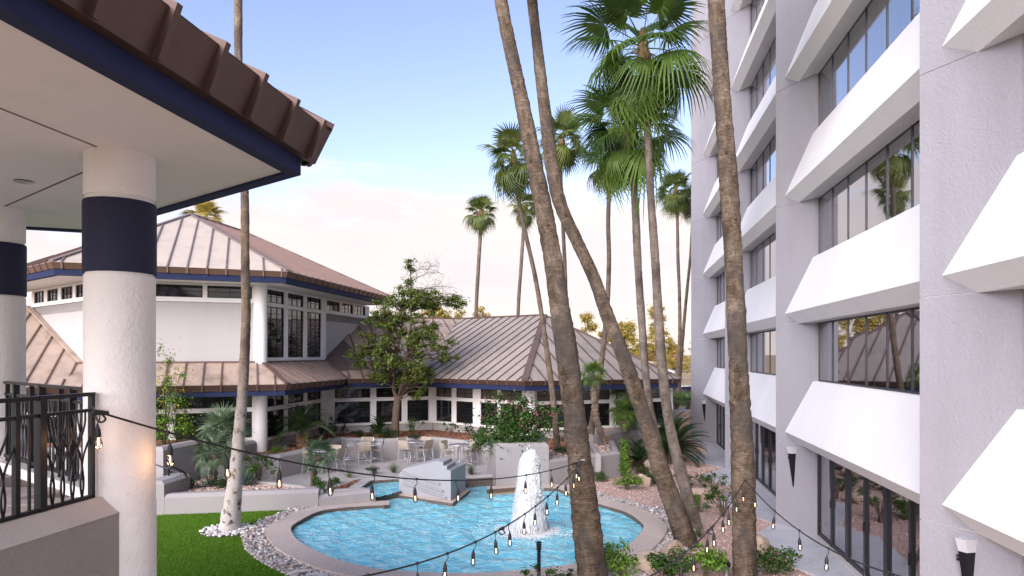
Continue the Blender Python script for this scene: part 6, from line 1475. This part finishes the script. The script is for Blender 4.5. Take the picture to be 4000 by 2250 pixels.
# ------------------------------------------------------------------ patio furniture
def chair_proto():
    t = bpy.data.objects.new('patio_chair', None); COL.objects.link(t); tag(t, 'x', 'chair', 'patio chairs round the high tables')
    W, SH, BH = .27, .60, 1.02
    def tube(name, pts, r=.013):
        mb = MB(); mb.tube(catmull([Vector(p) for p in pts], 4), r, 6); return lpart(name, mb.mesh(name, M['alu'], True), t)
    for sx in (-1, 1):
        tube('leg', [(sx * W, -.26, 0), (sx * W, -.25, .40), (sx * W, -.23, .72), (sx * W, -.12, .80), (sx * W, .16, .80)])          # front leg running into the arm
        tube('leg', [(sx * W, .30, 0), (sx * W, .24, .35), (sx * W, .19, SH), (sx * W, .23, .80), (sx * W * .98, .30, BH)])         # rear leg running into the back
    tube('footrest', [(-W, -.255, .16), (0, -.29, .12), (W, -.255, .16)]); tube('stretcher', [(-W, .27, .15), (0, .25, .19), (W, .27, .15)])
    for sx in (-1, 1): tube('side_rail', [(sx * W, -.25, .15), (sx * W, 0, .20), (sx * W, .27, .15)], .011)
    mb = MB(); n = 8
    for i in range(n + 1):
        y = -.25 + .46 * i / n; z = SH - .02 - .05 * math.sin(math.pi * i / n) + .02 * (1 - i / n); mb.v += [(-W + .012, y, z), (W - .012, y, z)]
    mb.f = [(2 * i, 2 * i + 1, 2 * i + 3, 2 * i + 2) for i in range(n)]; lpart('seat', mb.mesh('seat', M['sling'], True), t)
    mb = MB()
    for i in range(n + 1):
        q = i / n; y = .20 + .10 * q + .03 * math.sin(math.pi * q); z = SH + .04 + (BH - SH - .02) * q; mb.v += [(-W + .012, y, z), (W - .012, y, z)]
    mb.f = [(2 * i, 2 * i + 1, 2 * i + 3, 2 * i + 2) for i in range(n)]; lpart('backrest', mb.mesh('backrest', M['sling'], True), t)
    return t
def table_proto():
    t = bpy.data.objects.new('patio_table', None); COL.objects.link(t); tag(t, 'x', 'table', 'round high patio tables')
    mb = MB(); mb.tube_z([(.0, .90), (.45, .895), (.46, .91), (.455, .925), (.0, .93)], (0, 0, 0), 36); lpart('tabletop', mb.mesh('tabletop', M['tabletop']), t)
    for k in range(4):
        a = R(45 + 90 * k); c, s = math.cos(a), math.sin(a); mb = MB(); mb.tube([(c * .20, s * .20, .90), (c * .21, s * .21, .45), (c * .27, s * .27, 0)], .022, 8); lpart('leg', mb.mesh('leg', M['alu'], True), t)
    mb = MB(); mb.tube([(.235 * math.cos(a * math.pi / 9), .235 * math.sin(a * math.pi / 9), .22) for a in range(19)], .012, 6); lpart('ring', mb.mesh('ring', M['alu'], True), t)
    return t
CH, TB = chair_proto(), table_proto()
spots = [(gp(1420, 1806, PZ), ('left of the patio middle', 'second from left'), ((185, 'left chair'), (88, 'back chair'), (-70, 'front chair'), (5, 'right chair')), 'second table from the left'),
         (gp(1618, 1803, PZ), (), ((140, 'rear left chair'), (-125, 'front left chair'), (60, 'rear right chair'), (-25, 'front right chair')), 'third table from the left'),
         (gp(1793, 1818, PZ), (), ((140, 'rear left chair'), (-150, 'front left chair'), (50, 'rear right chair'), (-30, 'front right chair')), 'rightmost table'),
         (gp(1265, 1846, PZ), (), ((150, 'rear left chair'), (-140, 'front left chair'), (65, 'rear right chair'), (-15, 'front right chair')), 'leftmost table behind the fan palm')]
used_c = used_t = False
for p, _, chairs, nm in spots:
    if not used_t: tt = TB; tt.location = p; used_t = True
    else: tt = copy_tree(TB, p, random.uniform(0, 1))
    tt['label'] = 'round pewter topped high table, ' + nm.replace(' table', '').replace('rightmost', 'the rightmost of four').replace('leftmost', 'the leftmost of four,') if True else ''
    for ang, cn in chairs:
        a = R(ang + random.uniform(-6, 6)); d = Vector((math.cos(a), math.sin(a), 0)); q = p + d * random.uniform(.52, .60); rz = a - math.pi / 2 + random.uniform(-.15, .15)
        if not used_c: c = CH; c.location = q; c.rotation_euler = (0, 0, rz); used_c = True
        else: c = copy_tree(CH, q, rz)
        c['label'] = 'tan sling silver framed chair, ' + cn + ' at the ' + nm

# ------------------------------------------------------------------ fountain
fo = thing('fountain_jet', 'white foaming fountain jet rising from the pool', 'fountain', FOUNT)
FHT = FOUNT.z + 0
ftop = at(2090, 1764, FOUNT.y).z - FOUNT.z
def plume_r(t): return .06 + .13 * min(1, (t / .10)) ** .6 + .27 * t ** .85
def plume(seed, h):
    r = np.random.default_rng(seed); n, m = 64, 90; vs_ = []; ph = r.uniform(0, 6.28, 24)
    st = r.normal(0, .09, n) + .06 * np.sin(np.arange(n) * .7 + 1)       # ragged streaks that run down the column
    for i in range(m + 1):
        t = i / m; rad = plume_r(t) * (1 if i > 1 else .35); z = h * (1 - t)
        for k in range(n):
            a = 2 * math.pi * k / n; q = 1 + sum(.15 / (j + 1) * math.sin(a * (j + 2) + ph[j] + t * (7 - 2 * j)) for j in range(5)) + st[k] * min(1, .4 + t * 1.5) + r.normal(0, .05) * (1.4 - t)
            vs_.append((.06 * (1 - t) + rad * q * math.cos(a), rad * q * math.sin(a), z + r.normal(0, .025) + (.09 * math.sin(a * 3 + 1) + .06 * math.sin(a * 5)) * max(0, 1 - t * 6)))
    fs = [(i * n + k, (i + 1) * n + k, (i + 1) * n + (k + 1) % n, i * n + (k + 1) % n) for i in range(m) for k in range(n)]
    return np.array(vs_), np.array(fs)
v_, f_ = plume(3, ftop); v_ = v_ * np.array([.90, .90, .98]); put('core_jet', np_mesh('core_jet', v_, f_, M['foam'], None, True), fo)
nl = 5200; r = np.random.default_rng(18); t = r.random(nl) ** .85; a = r.uniform(0, 6.28, nl); rad = np.array([plume_r(x) for x in t]) * (.82 + .20 * r.random(nl) + np.abs(r.normal(0, .05, nl)))
sc_ = np.stack([r.uniform(.006, .020, nl), r.uniform(.006, .020, nl), r.uniform(.02, .06, nl) + .13 * t * r.random(nl)], 1)
c = np.stack([rad * np.cos(a) + .06 * (1 - t), rad * np.sin(a), ftop * (1 - t) + r.normal(0, .03, nl) + np.maximum(0, .10 - t) * r.normal(0, .45, nl)], 1)
lv = IV[None] * sc_[:, None] * (1 + r.normal(0, .12, (nl, 12, 1))) + c[:, None]
put('froth', np_mesh('froth', lv.reshape(-1, 3), (IF[None] + np.arange(nl)[:, None, None] * 12).reshape(-1, 3), M['foam'], None, True), fo)
# falling threads and drops
ns = 2600; r = np.random.default_rng(8); vs_, fs_ = [], []
A_ = r.uniform(0, 6.28, ns); t0 = r.uniform(.0, .85, ns)
for i in range(ns):
    a, q = A_[i], t0[i]; ln = r.uniform(.05, .22); R_ = plume_r
    jw = 1 + abs(r.normal(0, .07)); w = r.uniform(.003, .012)
    b = len(vs_); pts = []
    for s_ in (0, .5, 1): t = min(1, q + ln * s_); rad = R_(t) * jw; pts.append((rad * math.cos(a), rad * math.sin(a), ftop * (1 - t) + .02))
    tx, ty = -math.sin(a) * w, math.cos(a) * w
    for (x, y, z), k in zip(pts, (.3, 1, .2)): vs_ += [(x - tx * k, y - ty * k, z), (x + tx * k, y + ty * k, z)]
    fs_ += [(b, b + 1, b + 3, b + 2), (b + 2, b + 3, b + 5, b + 4)]
put('falling_threads', np_mesh('falling_threads', np.array(vs_), np.array(fs_), M['foam']), fo)
nd = 900; a = r.uniform(0, 6.28, nd); t = r.random(nd) ** .8; rad = np.array([plume_r(x) for x in t]) * (1 + np.abs(r.normal(0, .13, nd))); sz = r.uniform(.004, .014, (nd, 1, 1))
c = np.stack([rad * np.cos(a), rad * np.sin(a), ftop * (1 - t) * r.uniform(.9, 1.05, nd)], 1)[:, None]; oc = np.array([(1, 0, 0), (-1, 0, 0), (0, 1, 0), (0, -1, 0), (0, 0, 1.5), (0, 0, -1.5)]); of = np.array([(0, 2, 4), (2, 1, 4), (1, 3, 4), (3, 0, 4), (2, 0, 5), (1, 2, 5), (3, 1, 5), (0, 3, 5)])
put('drops', np_mesh('drops', (c + oc[None] * sz).reshape(-1, 3), (of[None] + np.arange(nd)[:, None, None] * 6).reshape(-1, 3), M['foam']), fo)
# foam patch where the water falls back
nf_ = 6000; a = r.uniform(0, 6.28, nf_); rd = np.abs(r.normal(.45, .55, nf_)); sz = r.uniform(.012, .055, (nf_, 1, 1)) * np.exp(-rd * .6)[:, None, None]
c = np.stack([rd * np.cos(a), rd * np.sin(a) * 1.0, np.full(nf_, .012)], 1)[:, None]; put('foam', np_mesh('foam', (c + oc[None] * sz * np.array([1, 1, .35])).reshape(-1, 3), (of[None] + np.arange(nf_)[:, None, None] * 6).reshape(-1, 3), M['foam'], None, True), fo)

# ------------------------------------------------------------------ strings of lights
def bulb_meshes():
    s_ = MB(); s_.tube_z([(.008, 0), (.012, -.02), (.021, -.045), (.0235, -.075), (.0235, -.105), (.020, -.108)], (0, 0, 0), 12)
    g = MB(); g.tube_z([(.003, -.196), (.014, -.193), (.026, -.180), (.030, -.160), (.0285, -.142), (.020, -.118), (.014, -.104)], (0, 0, 0), 14)
    f = MB(); f.tube_z([(.004, -.108), (.0055, -.135), (.0055, -.165), (.002, -.172)], (0, 0, 0), 6)
    k = MB(); k.tube_z([(.010, .014), (.016, .006), (.016, -.006), (.009, -.012)], (0, 0, 0), 10)
    return s_.mesh('socket', M['rubber'], True), g.mesh('bulb', M['bulb'], True), f.mesh('filament', M['filament'], True), k.mesh('clip', M['rubber'], True)
BM = bulb_meshes()
def string(label, a, b, sag, bulbs, drop=.11, nb=None, plugs=(), cable='rubber', tail=None):
    t = thing('string_lights', label, 'string lights', a, 'strings of bulb lights'); P = lambda q: a.lerp(b, q) - UP * sag * 4 * q * (1 - q)
    mb = MB(); mb.tube([P(i / 60) for i in range(61)], .0105, 6); cb = wpart('cable', mb, M[cable], t, True)
    if tail is not None: mb = MB(); mb.tube(catmull([tail, tail.lerp(a, .5) + UP * .02, a], 4), .009, 6); wpart('cable', mb, M[cable], t, True)
    for q in bulbs:
        p = P(q); sw = random.uniform(-.03, .03); e = p + Vector((sw, random.uniform(-.02, .02), -drop)); mb = MB(); mb.tube(catmull([p, p + Vector((sw * -.3, 0, -drop * .5)), e], 3), .0055, 5); wpart('lead', mb, M['rubber'], t, True)
        put('clip', BM[3], t, p - a, (random.uniform(-.4, .4), random.uniform(-.4, .4), 0), 1.35)
        s_ = put('socket', BM[0], t, e - a, (random.uniform(-.08, .08), random.uniform(-.08, .08), random.uniform(0, 6)), 1.18); g = put('bulb', BM[1], s_); put('filament', BM[2], s_)
    for q in plugs:
        p = P(q); mb = MB(); mb.tube([p + (b - a).normalized() * .07, p - (b - a).normalized() * .07], [.022, .026], 8); mb.tube(catmull([p, p + Vector((.05, 0, -.06)), p + Vector((.0, 0, -.09)), p + Vector((-.05, 0, -.03)), p], 4), .010, 5); wpart('plug', mb, M['rubber'], t, True)
    return t, P
PA = at(2277, 1800, 14.16); PCp = at(2910, 1874, 14.02)
S1a = Vector((-3.865, 6.31, DECK + 1.03))
def solve(a, b, pxs):                            # spacing along the span from the observed bulb columns
    out = []
    for px in pxs:
        k = (px - 2000) / FPX; d = b - a; q = (a.x - k * a.y) / (k * d.y - d.x); out.append(q)
    return out
string('string of bulbs sagging from the porch railing across to the thick palm', S1a, PA, .52, [q for q in solve(S1a, PA, (388, 655, 880, 1093, 1284, 1461, 1627, 1782, 1919, 2056, 2152, 2255)) if 0 <= q <= 1], plugs=(.006, .965), tail=A0 + UP * (DECK + 1.03))
S2b = Vector((-2.6, 4.5, 3.42))
string('string of bulbs coming from the thick palm toward the camera over the pool', PA, S2b, .70, [q for q in solve(PA, S2b, (2262, 2240, 2214, 2178, 2140, 2092, 2050, 1987, 1935, 1857, 1748, 1630, 1437)) if 0 <= q <= 1], plugs=(.40,))
S3b = Vector((-.2, 4.0, 3.35))
string('string of bulbs from the rough trunk down to the bottom edge of the picture', PCp, S3b, .50, [q for q in solve(PCp, S3b, (2898, 2876, 2845, 2826, 2786, 2765, 2700, 2652, 2575)) if 0 <= q <= 1], plugs=(.34,), cable='rubber')
S4b = Vector((4.6, 5.0, 3.25))
string('string of bulbs from the rough trunk down past the hotel doors', PCp, S4b, .68, [q for q in solve(PCp, S4b, (2946, 3026, 3122, 3236, 3376, 3470)) if 0 <= q <= 1], plugs=(.62,))
# the lit bulb beside the white column
lp_d = bpy.data.lights.new('bulb_light', 'POINT'); lp_d.energy = .7; lp_d.color = (1.0, .52, .22); lp_d.shadow_soft_size = .02
for px in (388, 655):
    q = solve(S1a, PA, (px,))[0]; p = S1a.lerp(PA, q) - UP * (.52 * 4 * q * (1 - q) + .26); o = bpy.data.objects.new('bulb_light', lp_d); COL.objects.link(o); o.location = p

# ------------------------------------------------------------------ garden lamps, boulders, steps, cars
bol = gp(2105, 2290); bol = Vector((bol.x, bol.y, 0)); bt = at(2105, 2116, bol.y).z
t = thing('bollard_lamp', 'black louvred bollard lamp at the near pool edge', 'bollard lamp', bol)
mb = MB(); mb.tube_z([(.040, -.1), (.040, bt - .17)], bol, 16); wpart('post', mb, M['black'], t, True)
for k in range(4): mb = MB(); z = bt - .155 + k * .045; mb.tube_z([(.055, z - .014), (.065, z), (.045, z + .012), (.03, z + .02)], bol, 20); wpart('louvre', mb, M['black'], t, True)
mb = MB(); mb.tube_z([(.065, bt - .02), (.05, bt), (.0, bt + .015)], bol, 20); wpart('cap', mb, M['black'], t, True)
mb = MB(); mb.tube_z([(.028, bt - .2), (.028, bt - .01)], bol, 12); wpart('lamp_glass', mb, M['frost'], t)
sp = c24(845, 1445); sp = gp(2838, 2262); sz = at(2824, 2205, sp.y).z
t = thing('garden_spotlight', 'black garden spotlight on a grey stake by the rough trunk', 'spotlight', sp)
mb = MB(); mb.tube([sp, sp + UP * (sz - .1)], .035, 8); wpart('stake', mb, M['alu'], t)
mb = MB(); hp = Vector((sp.x - .06, sp.y, sz)); mb.tube([hp + Vector((-.13, 0, .05)), hp + Vector((-.08, 0, .05)), hp + Vector((.05, 0, .03)), hp + Vector((.10, 0, 0)), hp + Vector((.12, 0, -.06))], [.075, .085, .08, .06, .03], 14); wpart('lamp_head', mb, M['black'], t, True)
def boulder(label, base, sx, sy, sz_, seed):
    r = np.random.default_rng(seed); v, f = IV3.copy(), IF3
    # one more split for facets
    dirs = r.normal(size=(13, 3)); dirs /= np.linalg.norm(dirs, axis=1, keepdims=True); lim = r.uniform(.50, .85, 13); s_ = np.ones(len(v))
    for d, l in zip(dirs, lim): dp = v @ d; s_ = np.minimum(s_, np.where(dp > 1e-3, l / np.maximum(dp, 1e-3), 9))
    v = v * np.minimum(s_, 1)[:, None] * (1 + r.normal(0, .012, (len(v), 1)) + .05 * np.sin(v[:, :1] * 6 + seed) * np.sin(v[:, 1:2] * 7) * np.sin(v[:, 2:] * 5 + 1)) * np.array([sx, sy, sz_]); me = np_mesh('boulder', v, f, M['rock'], None, False)
    o = put('boulder', me, None, base + UP * sz_ * .45, (0, 0, r.uniform(0, 6))); tag(o, label, 'boulder', 'sandstone boulders'); b = o.modifiers.new('bevel', 'BEVEL'); b.width = .03; b.segments = 2; return o
boulder('angular tan boulder left of the bending trunk', c24(225, 770), .36, .30, .36, 1); boulder('paler boulder behind the angular one, half hidden by the trunk', c24(265, 655), .34, .3, .42, 2); boulder('wide flat boulder right of the bending trunk', c24(640, 860), .52, .34, .3, 3)
boulder('large pale boulder beside the pebbles at the bottom', c24(300, 1400), .62, .42, .36, 4); boulder('tan boulder at the foot of the bending trunk', c24(420, 1310), .48, .34, .34, 6); boulder('boulder half hidden right of the rough trunk', c24(1105, 1310), .34, .3, .36, 5)
# white stones round the lawn palm
PB = gp(893, 2076)
stones = thing('tree_ring', 'ring of white stones round the limewashed palm foot', 'stone ring', (PB.x, PB.y, 0))
mb = MB(); mb.tube_z([(.72, -.02), (.72, .02)], (0, 0, 0), 32); put('ring_bed', mb.mesh('ring_bed', M['joint']), stones)
wm = [np_mesh('stone', IV2 * (1 + rng.normal(0, .05, (len(IV2), 1))) * np.array([1, .75, .55]), IF2, M['wpebble_o'], None, True) for k in range(4)]
for k in range(230):
    a = random.uniform(0, 6.28); q = random.uniform(.32, .74); put('stone', random.choice(wm), stones, (q * math.cos(a), q * math.sin(a), .045 + random.uniform(0, .03)), (random.uniform(-.3, .3), random.uniform(-.3, .3), random.uniform(0, 6)), random.uniform(.035, .065))
for k, (pts, lb) in enumerate(((((350, 1435), (470, 1395), (610, 1400), (590, 1415), (380, 1445)), 'pale flagstone step set in the turf, the farther one'), (((560, 1449), (680, 1428), (780, 1436), (820, 1470), (600, 1500)), 'pale flagstone step at the bottom edge of the lawn'))):
    q = [gp(1000 + x / 2.898, 1750 + y / 2.898) for x, y in pts]; mb = MB(); mb.prism(q, -.02, .05); o = tag(wpart('stepping_stone', mb, M['slab'], None), lb, 'stepping stone', 'flagstone steps in the turf')
mb = MB(); hk = PA + Vector((0, .06, .02)); mb.bar(hk + Vector((-.04, -.06, 0)), hk + Vector((.04, -.06, 0)), .03, .02); tag(wpart('hook_bracket', mb, M['alu'], None), 'small metal bracket holding the strings on the thick palm', 'bracket')
def car(label, p, rz, paint):
    t = thing('parked_car', label, 'car', p, 'cars in the distance'); t.rotation_euler = (0, 0, rz)
    prof = [(-2.2, .45), (-2.25, .75), (-2.1, .95), (-1.7, 1.02), (-1.15, 1.42), (.35, 1.45), (1.05, 1.0), (2.0, .88), (2.2, .6), (2.2, .4), (-2.2, .35)]
    mb = MB(); n = len(prof)
    W = lambda z: .88 if z < 1.03 else .68
    mb.add([(x, -W(z), z) for x, z in prof] + [(x, W(z), z) for x, z in prof], [tuple(range(n - 1, -1, -1)), tuple(range(n, 2 * n))] + [(i, (i + 1) % n, n + (i + 1) % n, n + i) for i in range(n)]); put('body', mb.mesh('body', paint, False), t)
    mb = MB(); mb.add([(-1.62, -.72, 1.04), (-1.14, -.62, 1.39), (-1.14, .62, 1.39), (-1.62, .72, 1.04)], [(0, 1, 2, 3)]); mb.add([(-1.66, -.74, 1.06), (-1.17, -.64, 1.41), (-1.17, .64, 1.41), (-1.66, .74, 1.06)], [(0, 3, 2, 1)])
    for sy in (-1, 1): mb.add([(-1.3, sy * .86, 1.05), (-1.0, sy * .72, 1.37), (.3, sy * .72, 1.38), (.8, sy * .86, 1.05)], [(0, 1, 2, 3)])
    put('window', mb.mesh('window', M['glass']), t)
    for sy in (-1, 1):
        mb = MB(); mb.box((-2.21, sy * .68, .82), (.05, 0, 0), (0, .17, 0), (0, 0, .10)); put('tail_lamp', mb.mesh('tail_lamp', M['tail']), t)
        for x in (-1.4, 1.35): mb = MB(); mb.tube([(x, sy * .72, .32), (x, sy * .9, .32)], .32, 16); put('wheel', mb.mesh('wheel', M['tyre']), t)
    return t
car('white parked car with red tail lamp showing at the hotel corner', Vector((20.1, 77, 0)), R(62), M['carpaint'])
car('distant parked car across the field', Vector((38.5, 172, 0)), R(8), M['carpaint'])
hs = thing('far_house', 'tiny far house with red brown roof beyond the field', 'house', (44, 196, 0))
mb = MB(); mb.box((44, 200, 1.6), (6, 0, 0), (0, 4, 0), (0, 0, 1.6)); wpart('wall', mb, M['white'], hs)
mb = MB(); mb.add([(37.5, 195.6, 3.1), (50.5, 195.6, 3.1), (50.5, 204.4, 3.1), (37.5, 204.4, 3.1), (40.5, 200, 6.2), (47.5, 200, 6.2)], [(0, 1, 5, 4), (1, 2, 5), (2, 3, 4, 5), (3, 0, 4)]); wpart('roof', mb, plain('clay_roof', (.25, .09, .06)), hs)
